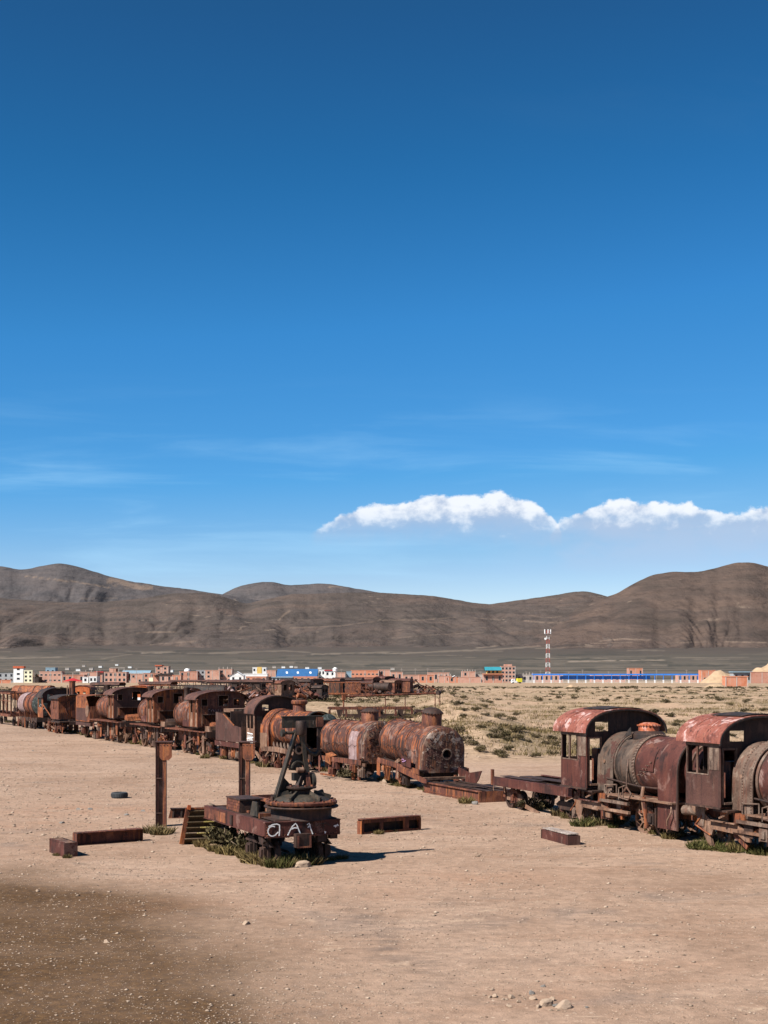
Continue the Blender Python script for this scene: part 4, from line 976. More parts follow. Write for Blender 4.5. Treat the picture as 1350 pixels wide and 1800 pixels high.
# ---------------------------------------------------------------- the two bare boilers
def bare_boiler(name, label, loc, ang, seed, L=4.7, R_=.97, zc=1.66, pitch=0.0, lean=0.0, pink=False, domeh=.62, domer=.40, facemat='mottled'):
    """boiler shell with round-topped firebox front; x = 0 at the front face, the body runs to -L"""
    t = thing(name, label, 'boiler', loc, rot=(0, pitch, ang)); r = random.Random(seed)
    pf = firebox_prof(R_, zc, .74, 22)
    fx = 1.45
    sh = MB().shell(pf, -fx, -.09, .03, 6, wob=.02)
    o = part('firebox', sh, M['boiler'], t)
    # rounded front plate
    mb = MB(); n = len(pf); rings = [(1.0, -.10), (.985, -.03), (.95, .0), (.0, .0)]
    hole = (.14, 1.52, .20)
    outer = [(y*1.02, z) for y, z in pf]; ctr = (hole[0], hole[1])
    vs = []
    fl = []
    for k, (sc_, xx) in enumerate([(1.03, -.12), (1.02, -.05), (.985, -.01), (.95, .012)]):
        vs += [(xx, y*sc_, zc+(z-zc)*sc_ if z > zc else z) for y, z in pf]
    # inner hole ring matched by angle to the outline
    def inner(y, z, rr):
        a = math.atan2(z-ctr[1], y-ctr[0]); return (ctr[0]+rr*math.cos(a), ctr[1]+rr*math.sin(a))
    for rr, xx in ((.62, .03), (.235, .02), (.20, .02), (.20, -.25)):
        if rr == .62: vs += [(xx, *[(a*.45+b*.55) for a, b in zip((y*.95, z), inner(y, z, .3))]) for y, z in pf]
        else: vs += [(xx, *inner(y, z, rr)) for y, z in pf]
    m = 4+4
    fs = [(k*n+i, k*n+(i+1), (k+1)*n+(i+1), (k+1)*n+i) for k in range(m-1) for i in range(n-1)]
    fs += [(k*n+n-1, k*n, (k+1)*n, (k+1)*n+n-1) for k in range(m-1)]
    mb.add(vs, fs); fp = part('firebox_front', mb, M[facemat], t)
    ed = MB().shell([(y*1.012, z+.012) for y, z in pf], -.13, -.06, .03, 1); part('front_flange', ed, M['tan_scale'], fp)
    part('firehole_ring', MB().lathe([(.19,.0),(.24,.0),(.24,.05),(.19,.05)], 20, 'x', (.012, ctr[0], ctr[1])), M['tan_scale'], fp)
    part('firehole', MB().lathe([(.195,0),(0,0)], 16, 'x', (-.24, ctr[0], ctr[1])), M['dark'], fp)
    part('prop_rod', MB().beam((.03, -.55, 1.78), (.05, -.12, 1.70-.05), .035, .035), M['rust_dark'], fp)
    st = MB()
    for k in range(150):
        y, z = r.uniform(-.85,.85), r.uniform(.95, 2.45)
        if math.hypot(y, max(0, z-zc)) < .86 and math.hypot(y-ctr[0], z-ctr[1]) > .27: st.cbox((.03, y, z), (.03,.03,.03), (r.random(),0,0))
    part('stay_heads', st, M['tan_scale' if seed % 2 else 'rust_orange'], fp, kind='stuff')
    b = part('boiler_barrel', barrel(MB(), -L, -fx+.02, R_-.03, zc, nx=12, dent=.02, seed=seed), M['boiler'], t)
    for xb in (-L+.05, -L+.95, -L+1.75, -fx-.45, -fx): part('boiler_band', MB().lathe([(R_-.05,xb-.035),(R_-.012,xb-.035),(R_-.012,xb+.035),(R_-.05,xb+.035)], 44, 'x', (0,0,zc)), M['rust' if xb > -3 else 'boiler'], b)
    part('tube_plate', MB().lathe([(R_-.06,-L+.1),(0,-L+.1)], 30, 'x', (0,0,zc)), M['rust_dark'], b)
    dome_parts(t, -1.25, zc+R_-.05, domer, domeh, M['rust'], M['rust_dark'], True, lean)
    # hanging pipe work
    for k in range(6):
        a = PI+.12; x = -L+.5+k*.62; sag = r.uniform(.0,.12)
        P = [Vector((x, -R_-.02, zc-.05)), Vector((x+.3, -R_-.05, zc-.10-sag)), Vector((x+.62, -R_-.02, zc-.05+r.uniform(-.03,.03)))]
        part('conduit', MB().tube(P, .014, 5), M['rust_dark'], t)
        if k % 2 == 0: part('conduit', MB().tube([P[0], P[0]+Vector((0.03,.0,-.35)), P[0]+Vector((.1,.15,-.7))], .016, 5), M['rust_dark'], t)
    pk = MB()
    for k in range(9):
        x = -L+.4+k*.4; pk.cyl((x, r.uniform(-.1,.1), zc+R_-.05), (x, 0, zc+R_+r.uniform(.0,.07)), .035, n=6)
    part('stay_stubs', pk, M['rust_dark'], b, kind='stuff')
    if pink: part('scale_panel', MB().shell([p for p in [(y*1.028, z) for y, z in pf] if p[1] < 2.2 and p[0] < 0], -1.42, -.62, .012, 5, wob=.01), M['pink_scale'], t)
    part('ash_pan', MB().prism([(-1.4,.35),(-.2,.4),(-.1,.9),(-1.5,.95)], -.8, .8).dent(.04,1.5), M['rust_dark'], t)
    for s in (-1, 1):
        part('running_board', MB().box(-L+.4, .1, *sorted((.78*s, 1.14*s)), .84, .89).dent(.03,1.2,seed), M['rust_dark'], t)
        part('board_edge', MB().box(-L+.4, .12, *sorted((1.14*s, 1.16*s)), .70, .92).dent(.02,1.2,seed), M['rust'], t)
        side_frame(t, -L, .0, .52*s, .38, .80, [(-3.2,-2.6,.38,.6)], M['rust_dark'])
    return t
J0 = trk(-1.75); J0.z = 0.0
bj = bare_boiler('steam_boiler', 'bare boiler tilted nose down with round-topped mottled front plate and leaning dome', J0+Vector((0,0,.02)), ANG2-.01, 5, pitch=R(3.2), lean=R(5), domeh=.74, domer=.43)
for s in (-1, 1): part('wheel', wheel_mb(-2.35, -.80 if s < 0 else .8, .45, .50, 11, side=s), M['rust'], bj)
part('axle', MB().cyl((-2.35,-.8,.45),(-2.35,.8,.45),.07,n=10), M['rust_dark'], bj)
part('splasher', MB().lathe([(.58,-.16),(.60,-.16),(.60,.14),(.58,.14)], 12, 'y', (-2.35,-.86,.45), .05, 2.9), M['rust_orange'], bj)
part('tail_plate', MB().prism([(-.2,.98),(1.1,.86),(2.15,1.06),(1.9,.64),(1.5,.36),(.8,.34),(.2,.5)], .70, .73).dent(.02,1.6), M['oxide'], bj, 'maroon plate sticking out beyond the front')
part('drag_bar', MB().prism([(-2.2,.82),(.9,.62),(.95,.46),(.6,.42),(-2.2,.62)], -1.19, -1.16).dent(.015,1.2), M['rust'], bj)
part('bent_sheet', MB().box(-1.55,-.55,-1.24,-1.22,.92,1.30).dent(.03,1.4), M['oxide'], bj)
part('graffiti', scribble([[(-1.45,1.15),(-1.3,1.2),(-1.15,1.12),(-1.0,1.18)],[(-1.4,1.08),(-1.2,1.1)]], lambda a, b: (a, -1.262, b), (0,-1,0), .04), M['graf_purple'], bj)
part('end_beam', MB().box(.55,.68,-1.16,1.0,.55,.66).dent(.02,1.5), M['rust_tan'], bj)
m = MB()
part('ladder_frame', m.box(-3.5,-2.95,-1.12,-1.08,.62,.70), M['rust_orange'], bj)
for k in range(4): part('ladder_bar', MB().beam((-3.46+.155*k,-1.1,.66),(-3.5+.155*k,-1.14,.06),.05,.03), M['rust_orange'], bj)
gear(bj, -4.6, -1.0, -1.02, .1, .82, 16, 71, ['rust_orange','rust','rust_dark','rust_orange','rust_tan']); gear(bj, -4.2, .2, .5, .1, .7, 6, 72)
I0 = trk(3.9)
bi = bare_boiler('steam_boiler', 'upright bare boiler streaked orange with flat-topped drum dome, behind the tilted one', I0+Vector((0,0,.06)), ANG1, 6, pink=True, domeh=.60, facemat='mottled')
for s in (-1, 1):
    for xx in (-3.9, -2.6): part('wheel', wheel_mb(xx, .68*s, .40, .42, 9, side=s), M['rust_dark'], bi)
part('cross_beam', MB().beam((-1.6,-1.1,.70),(.35,-1.05,.72),.08,.14), M['rust_tan'], bi)
part('chassis_foot', MB().box(-3.9,-2.4,-1.3,-1.2,.02,.09), M['rust_orange'], bi)
part('prop_leg', MB().beam((-.95,-1.0,.72),(-.75,-1.12,.0),.09,.16), M['rust_orange'], bi)
part('prop_leg', MB().beam((-.35,-1.0,.72),(-.30,-1.05,.0),.09,.12), M['rust'], bi)
part('casting', MB().cbox((-3.2,-1.05,.82),(.45,.35,.42),(.2,.3,.1)), M['rust_orange'], bi)
gear(bi, -4.6, .3, -1.0, .08, .86, 20, 81); gear(bi, -4.6, 0, .4, .1, .8, 6, 82)
# ---------------------------------------------------------------- left part of the long row of wrecks
AW1 = ANG1+PI           # heading of the locomotives that face away
# locomotive with sloped tender and a flame-rusted boiler
uH = 15.6
t = thing('steam_locomotive', 'rusted locomotive with open arched cab and flame-streaked boiler behind the hand crane', 'locomotive', trk(uH), ANG1)
pr = arc_prof(2.9, 2.72, .95, 20, 2.1)
o = part('roof', MB().shell(pr, -1.35, .0, .025, 6, wob=.02), M['roof_brown'], t)
part('roof_rim', MB().shell([(y*.985, z-.05) for y, z in pr], -.06, .012, .045, 1), M['black_sheet'], o)
for s in (-1, 1):
    wins = [(-1.15,-.78,1.95,2.68), (-.70,-.32,1.95,2.68)]
    part('cab_side', sidewall(-1.25, -.14, 1.02, 2.74, 1.36*s, .03, wins, 9), M['rust_tan'], t)
part('graffiti', scribble([[(-1.1+.14*k, 1.15+.05*math.sin(k*2.1)), (-1.02+.14*k, 1.62), (-.92+.13*k, 1.3), (-.98+.14*k, 1.1)] for k in range(5)]+[[(-1.15,1.4),(-.3,1.5)],[(-1.1,1.7),(-.35,1.66)]], lambda a, b: (a, -1.366, b), (0,-1,0), .05), M['graf_white'], t, kind='stuff')
us = cuts(-1.36, 1.36, [-1.22,-.9,.9,1.22], .17)
part('cab_front_wall', archwall(us, cuts(1.02, 3.3, [1.2,2.6,2.9,3.2], .3)+[9], [(-1.22,-.98,1.2,2.6),(.98,1.22,1.2,2.6),(-1.0,-.55,2.9,3.2)], -.22, .03, 2.9, 2.72, .95), M['rust_dark'], t)
part('cab_floor', MB().box(-1.25,-.19,-1.34,1.34,.98,1.03), M['rust_dark'], t)
fb = MB().shell(firebox_prof(1.0, 1.98, .92), -.18, .95, .025, 4, wob=.03); fb.prism(firebox_prof(.99, 1.98, .92), .88, .93, 'yz')
part('firebox', fb, M['boiler_hot'], t)
b = part('boiler_barrel', barrel(MB(), .95, 4.6, .93, 2.02, nx=12, dent=.02, seed=8), M['boiler_hot'], t)
for xb in (.98, 2.3, 3.6): part('boiler_band', MB().lathe([(.92,xb-.04),(.955,xb-.04),(.955,xb+.04),(.92,xb+.04)], 40, 'x', (0,0,2.02)), M['boiler'], b)
part('chimney', MB().lathe([(.40,-.15),(.37,0),(.33,.08),(.33,.32),(.42,.40),(.43,.52),(.36,.58),(.28,.58),(.27,.1)], 24, 'z', (2.55,0,2.92)), M['rust'], t)
part('lower_panel', MB().box(-.1,.8,-1.06,-1.03,.92,1.75).dent(.02,2), M['rust_tan'], t)
part('valance', MB().prism([(.2,1.02),(2.0,1.12),(3.4,1.05),(4.4,.95),(4.4,.80),(2.2,.86),(.2,.82)], -1.12, -1.08).dent(.03,1.2), M['rust_tan'], t)
for k in range(6): part('stay_bracket', MB().prism([(1.5+.45*k,1.35),(1.75+.45*k,1.02),(1.6+.45*k,.98),(1.42+.45*k,1.2)], -1.0, -.96), M['tan_scale'], t)
for s in (-1, 1):
    side_frame(t, -1.4, 5.2, .5*s, .5, 1.0, [(.2,1.0,.5,.75)], M['rust_dark'])
    for xx in (.2, 1.7, 3.2): part('wheel', wheel_mb(xx, .66*s, .42, .44, 10, side=s), M['rust'], t)
part('link', MB().beam((-.9,-1.1,.88),(.4,-1.15,.25),.06,.18), M['rust_tan'], t); part('link', MB().beam((.2,-1.12,.2),(1.1,-1.1,.8),.05,.10), M['rust_tan'], t)
# bent, half-collapsed smokebox frame at its front
fr = MB()
for y in (-.9, .9): fr.box(5.05, 5.2, y-.07, y+.07, .55, 2.55)
fr.box(5.05,5.2,-.9,.9,2.42,2.58); fr.box(5.05,5.2,-.9,.9,1.0,1.14); part('smokebox_frame', fr.dent(.03,1.2), M['rust_dark'], t)
part('smokebox_saddle', MB().lathe([(.93,4.7),(.97,4.7),(.97,5.0),(.93,5.0)], 30, 'x', (0,0,2.02)), M['black_sheet'], t)
part('smokebox_dish', MB().lathe([(.0,5.36),(.3,5.33),(.52,5.25)], 20, 'x', (0,.35,2.35)), M['graf_green'], t)
part('saddle_plate', MB().prism([(4.7,2.7),(5.4,2.55),(5.3,2.2),(4.8,2.25)], -.5, .9).dent(.06,1.5), M['black_sheet'], t)
gear(t, -1.0, 5.2, -1.05, .06, .95, 30, 91); gear(t, 2.5, 5.2, -.7, .1, 1.3, 10, 92, ['rust_dark','rust','rust_tan'])
# its tender
t = thing('tender', 'coal tender with maroon side sloping down toward the locomotive cab', 'tender', trk(21.7), ANG1)
for s in (-1, 1):
    m = MB().prism([(0,1.10),(3.8,1.10),(3.8,1.92),(2.8,2.0),(1.2,2.58),(0,2.66)], 1.22*s-.015, 1.22*s+.015); part('side_plate', m, M['oxide_dark'], t)
    part('top_angle', MB().beam((1.2,1.24*s,2.58),(2.8,1.24*s,2.0),.05,.05), M['rust_orange'], t)
    for k in range(5): part('side_rib', MB().box(.5+.7*k,.53+.7*k,1.236*s-.004,1.236*s+.006,1.12,1.9), M['oxide_dark'], t)
    part('sole_bar', MB().box(-.15,4.0,1.18*s-.05,1.18*s+.05,.80,1.06).dent(.01,1.2), M['oxide'], t)
    for xx in (.7, 1.9, 3.1): part('wheel', wheel_mb(xx, .64*s, .38, .40, 9, side=s), M['rust_dark'], t); part('axle_guard', MB().prism([(xx-.28,.80),(xx-.10,.36),(xx+.10,.36),(xx+.28,.80)], .98*s-.03, .98*s+.03), M['rust_tan'], t)
part('rear_plate', MB().box(-.03,.0,-1.2,1.2,1.10,2.66).dent(.02,1), M['rust_tan'], t)
part('front_plate', MB().box(3.8,3.83,-1.2,1.2,1.10,2.25).dent(.03,1), M['rust_dark'], t)
part('coal_slope', MB().prism([(.1,2.35),(3.7,1.25),(3.7,1.15),(.1,1.15)], -1.18, 1.18), M['rust_dark'], t)
part('tank_top', MB().box(.0,1.6,-.75,1.1,2.66,2.86).dent(.05,1), M['rust_tan'], t)
part('back_board', MB().box(1.9,1.95,-1.1,1.18,1.7,2.75).dent(.03,1), M['rust_dark'], t)
gear(t, .1, 3.7, -.95, .1, .8, 12, 95)

# three locomotives with arched rear walls
loco_away('steam_locomotive', 'rusted locomotive with arched three-window cab end just left of the sloped tender', trk(24.0), AW1, 41, graffiti=True)
loco_away('steam_locomotive', 'rusted locomotive with arched three-window cab end, middle of three alike, behind left post', trk(31.8), AW1, 44, mat='rust_orange', Lb=3.6)
loco_away('steam_locomotive', 'rusted locomotive with arched three-window cab end next to the boxy tall tender', trk(40.2), AW1, 47, chest=False, mat='oxide_dark', Lb=4.8)
# boxy tender and the tank engine behind it
t = thing('tender', 'tall boxy orange-streaked tender between the arched cabs and the tank engine', 'tender', trk(50.2), ANG1)
for s in (-1, 1):
    part('side_plate', MB().prism([(0,1.22),(3.5,1.22),(3.5,2.0),(3.1,2.5),(2.6,3.0),(0,3.0)], 1.25*s-.02, 1.25*s+.02).dent(.02,1), M['rust_orange' if s < 0 else 'rust'], t)
    part('sole_bar', MB().box(-.1,3.7,1.2*s-.05,1.2*s+.05,.92,1.16), M['oxide_dark'], t)
    for xx in (.7, 2.6): part('wheel', wheel_mb(xx, .66*s, .42, .44, 9, side=s), M['rust_dark'], t)
    part('lower_panel', MB().box(.15,2.9,*sorted((1.275*s,1.285*s)),1.3,2.2), M['oxide_dark'], t)
part('end_plate', MB().box(3.5,3.53,-1.22,1.22,1.22,2.35).dent(.02,1), M['rust'], t); part('rear_plate', MB().box(-.03,0,-1.22,1.22,1.22,3.0), M['rust'], t)
part('tank_top', MB().shell(arc_prof(2.5,3.0,.12,8), -.02, 2.6, .03, 2), M['rust_orange'], t)
part('filler_hatch', MB().cyl((1.2,.2,3.05),(1.2,.2,3.3),.3,n=16), M['black_sheet'], t)
part('round_lid', MB().cyl((3.0,-1.30,2.0),(3.0,-1.26,2.0),.42,n=20), M['rust_tan'], t)
gear(t, .1, 3.6, -.95, .1, .95, 10, 96)
t = thing('cab_shell', 'small rusted cabin shell with one tall door opening and ribbed lower wall', 'cabin', trk(55.0), ANG1)
us = cuts(-1.3, 1.3, [-.55,-.1], .3)
part('end_wall', archwall(us, cuts(1.15, 2.7, [1.75,2.62], .4)+[9], [(-.55,-.1,1.75,2.62)], 0, .03, 2.8, 2.7, .3), M['rust_orange'], t)
for k in range(9): part('wall_rib', MB().box(.032,.06,-1.28+.16*k,-1.22+.16*k,1.16,1.68), M['oxide_dark'], t)
for s in (-1, 1): part('side_wall', sidewall(-2.2, .0, 1.15, 2.7, 1.3*s, .03, [(-1.5,-.8,1.9,2.5)], 3), M['rust'], t)
part('roof', MB().shell(arc_prof(2.9,2.7,.32,12), -2.3, .3, .03, 4, wob=.03), M['black_sheet'], t)
part('floor_beam', MB().box(-2.3,.35,-1.3,1.3,.88,1.0), M['rust_dark'], t); part('floor_edge', MB().box(.351,.40,-1.32,1.0,.96,1.02), M['tan_scale'], t)
gear(t, -2.0, .4, -.9, .08, .9, 10, 97)
# tank engine with arched open cab
t = thing('steam_locomotive', 'small rusted tank engine with dark arched open cab and tall thin chimney', 'locomotive', trk(59.4), ANG1)
pr = arc_prof(2.9, 2.72, .78, 18, 2.2)
part('roof', MB().shell(pr, -1.9, 0, .03, 5, wob=.02), M['black_sheet'], t)
us = cuts(-1.35, 1.35, [-1.2,-.75,.75,1.2], .2)
part('cab_front_wall', archwall(us, cuts(1.15, 3.1, [1.3,2.3,2.5,3.0], .3)+[9], [(-1.0,-.5,2.65,3.0),(.5,1.0,2.65,3.0),(-1.28,-1.05,1.3,2.3)], -.2, .03, 2.9, 2.72, .78), M['rust_dark'], t)
for s in (-1, 1): part('cab_side', sidewall(-1.7, -.1, 1.15, 2.72, 1.35*s, .03, [(-1.5,-.5,1.95,2.6)], 4), M['rust_orange' if s < 0 else 'rust'], t)
part('boiler_barrel', barrel(MB(), -.2, 4.6, .78, 2.02, cap=True, seed=12), M['boiler_hot'], t)
part('boiler_ring', MB().lathe([(.78,.7),(.9,.7),(.9,.8),(.78,.8)], 30, 'x', (0,0,2.02)), M['rust_dark'], t)
part('chimney', MB().lathe([(.30,-.2),(.28,0),(.24,.1),(.24,1.25),(.28,1.3),(.28,1.36),(.18,1.36),(.18,.2)], 18, 'z', (3.6,0,2.75)), M['rust'], t)
part('chimney_pipe', MB().cyl((3.75,-.42,2.4),(3.75,-.42,3.75),.05,n=8), M['rust_tan'], t)
part('brace', MB().beam((-.1,-1.36,2.2),(2.2,-1.2,1.15),.05,.08), M['rust_orange'], t)
part('frame_plate', MB().box(-1.8,4.8,-.55,.55,.72,1.12), M['rust_dark'], t)
for s in (-1, 1):
    for xx in (-.8, .8, 2.4): part('wheel', wheel_mb(xx, .66*s, .44, .46, 9, side=s), M['rust_orange'], t)
gear(t, -1.6, 4.8, -.95, .08, 1.1, 18, 98, ['rust_tan','rust_orange','rust','rust_tan'])
# tank car
t = thing('tank_wagon', 'tank wagon with dark scribbled round end and pinkish white far end', 'tank wagon', trk(64.6), ANG1)
part('tank_barrel', barrel(MB(), -3.0, 0, .95, 2.05, seed=14, dent=.03), M['boiler_hot'], t)
part('tank_barrel', barrel(MB(), -5.2, -3.0, .93, 2.05, seed=15, dent=.03), M['pink_scale'], t)
part('tank_end', MB().lathe([(.95,-.01),(.93,.05),(.7,.13),(.3,.19),(0.0,.2)], 36, 'x', (0,0,2.05)), M['graf_green'], t)
part('graffiti', scribble([[(-.1,1.75),(-.25,1.95),(-.15,2.1),(.0,1.95),(-.05,1.78)],[(-.3,1.7),(.0,1.66)],[(.05,1.65),(.2,1.8),(.1,1.95)]], lambda a, b: (.23, a-.15, b), (1,0,0), .05), M['graf_white'], t)
part('tank_end', MB().lathe([(.93,-5.19),(.9,-5.26),(.5,-5.36),(0.0,-5.4)], 36, 'x', (0,0,2.05)), M['pink_scale'], t)
for xb in (-2.98, -1.4, -.1): part('tank_band', MB().lathe([(.95,xb-.05),(.985,xb-.05),(.985,xb+.05),(.95,xb+.05)], 36, 'x', (0,0,2.05)), M['rust_dark'], t)
part('frame_plate', MB().box(-5.3,.2,-.6,.6,.62,.95), M['rust_dark'], t)
for xx in (-4.6,-2.6,-.6): part('saddle', MB().prism([(-.9,.95),(.9,.95),(.95,1.5),(.5,1.15),(-.5,1.15),(-.95,1.5)], xx-.06, xx+.06, 'yz'), M['rust'], t)
for s in (-1, 1):
    for xx in (-4.5, -3.3, -1.6, -.5): part('wheel', wheel_mb(xx, .62*s, .38, .4, 8, side=s), M['rust_dark'], t)
gear(t, -5.0, .2, -.9, .08, .9, 10, 99)
# skeleton wagons
def skeleton(name, label, loc, ang, L, W, z0, z1, n, mat, seed, roof=False, rails=1, wheels=True):
    t = thing(name, label, 'wagon', loc, ang); r = random.Random(seed)
    for s in (-1, 1):
        part('bottom_rail', MB().box(-L,0,W/2*s-.06,W/2*s+.06,z0-.22,z0).dent(.03,.8,seed), M[mat], t)
        part('top_rail', MB().box(-L,0,W/2*s-.06,W/2*s+.06,z1-.10,z1+.05).dent(.05,.6,seed), M[mat], t)
        for k in range(n+1):
            x = -L*k/n+.001; part('upright', MB().beam((x,W/2*s,z0),(x+r.uniform(-.06,.06),W/2*s,z1-.1),.10,.08), M[mat], t)
            if k < n and r.random() < .45: part('brace', MB().beam((x,W/2*s*.99,z0),(x-L/n,W/2*s*.99,z1-.15),.04,.06), M[mat], t)
        for q in range(rails): zz = z0+(z1-z0)*(.62+.2*q); part('mid_rail', MB().box(-L,0,W/2*s-.03,W/2*s+.03,zz-.03,zz+.03).dent(.03,.8,seed), M[mat], t)
    for x in (0, -L/2, -L): part('cross_member', MB().box(x-.05,x+.05,-W/2+.07,W/2-.07,z0-.2,z0-.02), M[mat], t)
    for x in (0, -L): part('end_rail', MB().box(x-.05,x+.05,-W/2+.07,W/2-.07,z1-.06,z1+.04), M[mat], t)
    if roof: part('roof', MB().shell(arc_prof(W+.2,z1+.05,.25,8), -L-.1, .1, .03, 5, wob=.06), M['roof_brown'], t)
    if wheels:
        for s in (-1, 1):
            for x in (-L*.18, -L*.82): part('wheel', wheel_mb(x, .6*s, .36, .38, 8, side=s), M['rust_dark'], t)
    return t
skeleton('skeleton_wagon', 'bare skeleton of a wagon, thin rusty posts and rails, behind the tank wagon', trk(71.2), ANG1, 7.5, 2.3, 1.05, 2.9, 5, 'rust', 61)
skeleton('skeleton_wagon', 'bare rusted wagon skeleton at the far end of the long row', trk(79.5), ANG1, 7.5, 2.3, 1.05, 2.9, 5, 'rust_dark', 62)
# ---------------------------------------------------------------- foreground: the hand crane wagon
FL = Vector((-3.105, 36.86, 0)); FR = Vector((-1.153, 37.64, 0)); RL = Vector((-5.21, 41.4, 0))
axv = ((RL-FL)+(RL-FL)).normalized(); axv = Vector((-.425,.905,0)).normalized()
t = thing('crane_wagon', 'rusty hand crane wagon with dark mast on turntable and white graffiti on front beam', 'crane', (FL+FR)/2, math.atan2(-axv.y, -axv.x))
# local x: towards the viewer (front beam at x=0, body to -x); local +y is the far (right) side, near side is -y
W2, L, ZD = 1.05, 5.0, 1.15
m = MB().box(0,.03,-W2,W2,ZD-.36,ZD-.005); m.box(-.10,.05,-W2-.01,W2+.01,ZD-.004,ZD+.022); m.box(-.08,.05,-W2,W2,ZD-.385,ZD-.362)
fb = part('front_beam', m.dent(.006,1.5), M['oxide'], t)
rv = MB()
for yy in (-1.0,-.94,.22,.30,.50,.58,.95): rivet_line(rv, (.031,yy,ZD-.33), (.031,yy,ZD-.04), 5, (1,0,0), .018)
rivet_line(rv, (.031,-.9,ZD-.335), (.031,.9,ZD-.335), 24, (1,0,0), .014)
part('rivets', rv, M['rust'], fb, kind='stuff')
gz = lambda a, b: (.052, a, ZD-.36+b)
def arcpts(cx, cy, rx, ry, a0, a1, n=10): return [(cx+rx*math.cos(R(a0+(a1-a0)*i/n)), cy+ry*math.sin(R(a0+(a1-a0)*i/n))) for i in range(n+1)]
strokes = [
    arcpts(-.86,.15,.13,.13,60,330)+[(-.70,.12)], [(-.97,.27),(-.86,.32),(-.74,.33),(-.67,.30),(-.665,.18),(-.68,.02)],
    [(-.44,.02),(-.38,.14),(-.30,.26),(-.22,.32),(-.18,.27),(-.13,.14),(-.08,.03)], [(-.36,.17),(-.26,.21),(-.17,.20)],
    [(.10,.27),(.16,.31),(.20,.18),(.26,.02)], [(.12,.20),(.20,.27)],
    [(.86,.20),(.93,.22),(1.0,.21)], [(.9,.17),(.98,.25)], [(.62,.02),(.60,.08),(.64,.05)],
]
for q_ in (strokes[0:2], strokes[2:4], strokes[4:6]): part('painted_letter', scribble(q_, gz, (1,0,0), .030), M['graf_white'], fb, 'white spray-painted letter')
for q_ in strokes[6:]: part('paint_stroke', scribble([q_], gz, (1,0,0), .030), M['graf_white'], fb)
strokes = [[(.56,.30-.0),(.56,.10)], arcpts(.56,.18,.22,.10,160,20), [(.5,.21),(.62,.21)]]
part('graffiti', scribble(strokes, gz, (1,0,0), .014), M['crane'], fb, kind='stuff')
for s in (-1, 1):
    m = MB().box(-L,0,W2*s-.015,W2*s+.015,ZD-.33,ZD-.004); m.box(-L,-.11,*sorted((W2*s+.012*s,W2*s-.10*s)),ZD-.003,ZD+.02); m.box(-L,-.005,*sorted((W2*s+.05*s,W2*s-.0*s)),ZD-.345,ZD-.331)
    part('side_sill', m.dent(.006,1.2,s), M['oxide'], t)
    part('sole_bar', MB().box(-L+.1,-.1,.38*s-.05,.38*s+.05,ZD-.42,ZD-.10), M['rust_dark'], t)
part('sill_plate', MB().box(-L+.02,-3.1,-W2-.022,-W2-.016,ZD-.31,ZD-.03), M['rust'], t)
part('hinge_lug', MB().cbox((-2.55,-W2-.03,ZD-.16),(.16,.06,.26)), M['rust_dark'], t)
part('corner_plate', MB().box(-L-.02,-L+.001,-W2,-W2+.25,ZD-.34,ZD), M['rust_tan'], t)
part('rear_beam', MB().box(-L-.05,-L-.021,-W2,W2,ZD-.34,ZD).dent(.01,1.5), M['rust'], t)
rnd = random.Random(5)
yy = -W2+.11; k = 0
while yy < W2-.12:
    w = rnd.uniform(.16,.24); w = min(w, W2-.105-yy)
    if rnd.random() > .18: part('deck_plank', MB().box(-L+.02+rnd.uniform(0,.3),-.12-rnd.uniform(.0,.1),yy+.006,yy+w-.006,ZD-.05,ZD-.012).dent(.012,1.6,k), M['rust_dark'], t)
    yy += w; k += 1
for x in (-4.4,-3.2,-2.0,-.9): part('cross_member', MB().box(x-.05,x+.05,-W2+.03,W2-.03,ZD-.20,ZD-.06), M['rust_dark'], t)
part('strap', MB().box(-1.9,-1.15,-.72,-.66,ZD+.0,ZD+.07), M['rust'], t); part('strap', MB().box(-3.3,-2.6,-.55,-.5,ZD+.0,ZD+.05), M['rust'], t); part('bracket', MB().box(-1.16,-1.10,-.80,-.45,ZD,ZD+.13), M['rust'], t)
# tool boxes
bx = part('tool_box', MB().box(-3.95,-2.85,-.72,-.12,ZD-.01,ZD+.33), M['rust_dark'], t)
for k in range(4): part('box_board', MB().box(-3.96+.005,-2.86,-.745,-.722,ZD+.0+.083*k,ZD+.074+.083*k), M['rust'], bx)
part('box_lid', MB().box(-3.99,-2.80,-.76,-.08,ZD+.332,ZD+.37), M['rust_dark'], bx)
part('box_end', MB().box(-2.848,-2.83,-.7,-.14,ZD+.0,ZD+.32), M['rust_dark'], bx); part('drain_hole', MB().cyl((-2.83,-.22,ZD+.1),(-2.815,-.22,ZD+.1),.06,n=10), M['dark'], bx)
bx = part('tool_box', MB().box(-3.95,-2.80,.02,.10,ZD,ZD+.36), M['rust'], t); part('box_end', MB().box(-2.80,-2.76,.02,.78,ZD,ZD+.36), M['rust_tan'], bx); part('box_side', MB().box(-3.95,-2.80,.72,.78,ZD,ZD+.36), M['rust'], bx); part('box_rim', MB().box(-3.97,-2.74,.70,.80,ZD+.362,ZD+.39), M['rust'], bx); part('box_end', MB().box(-3.99,-3.951,.02,.78,ZD,ZD+.36), M['rust'], bx)
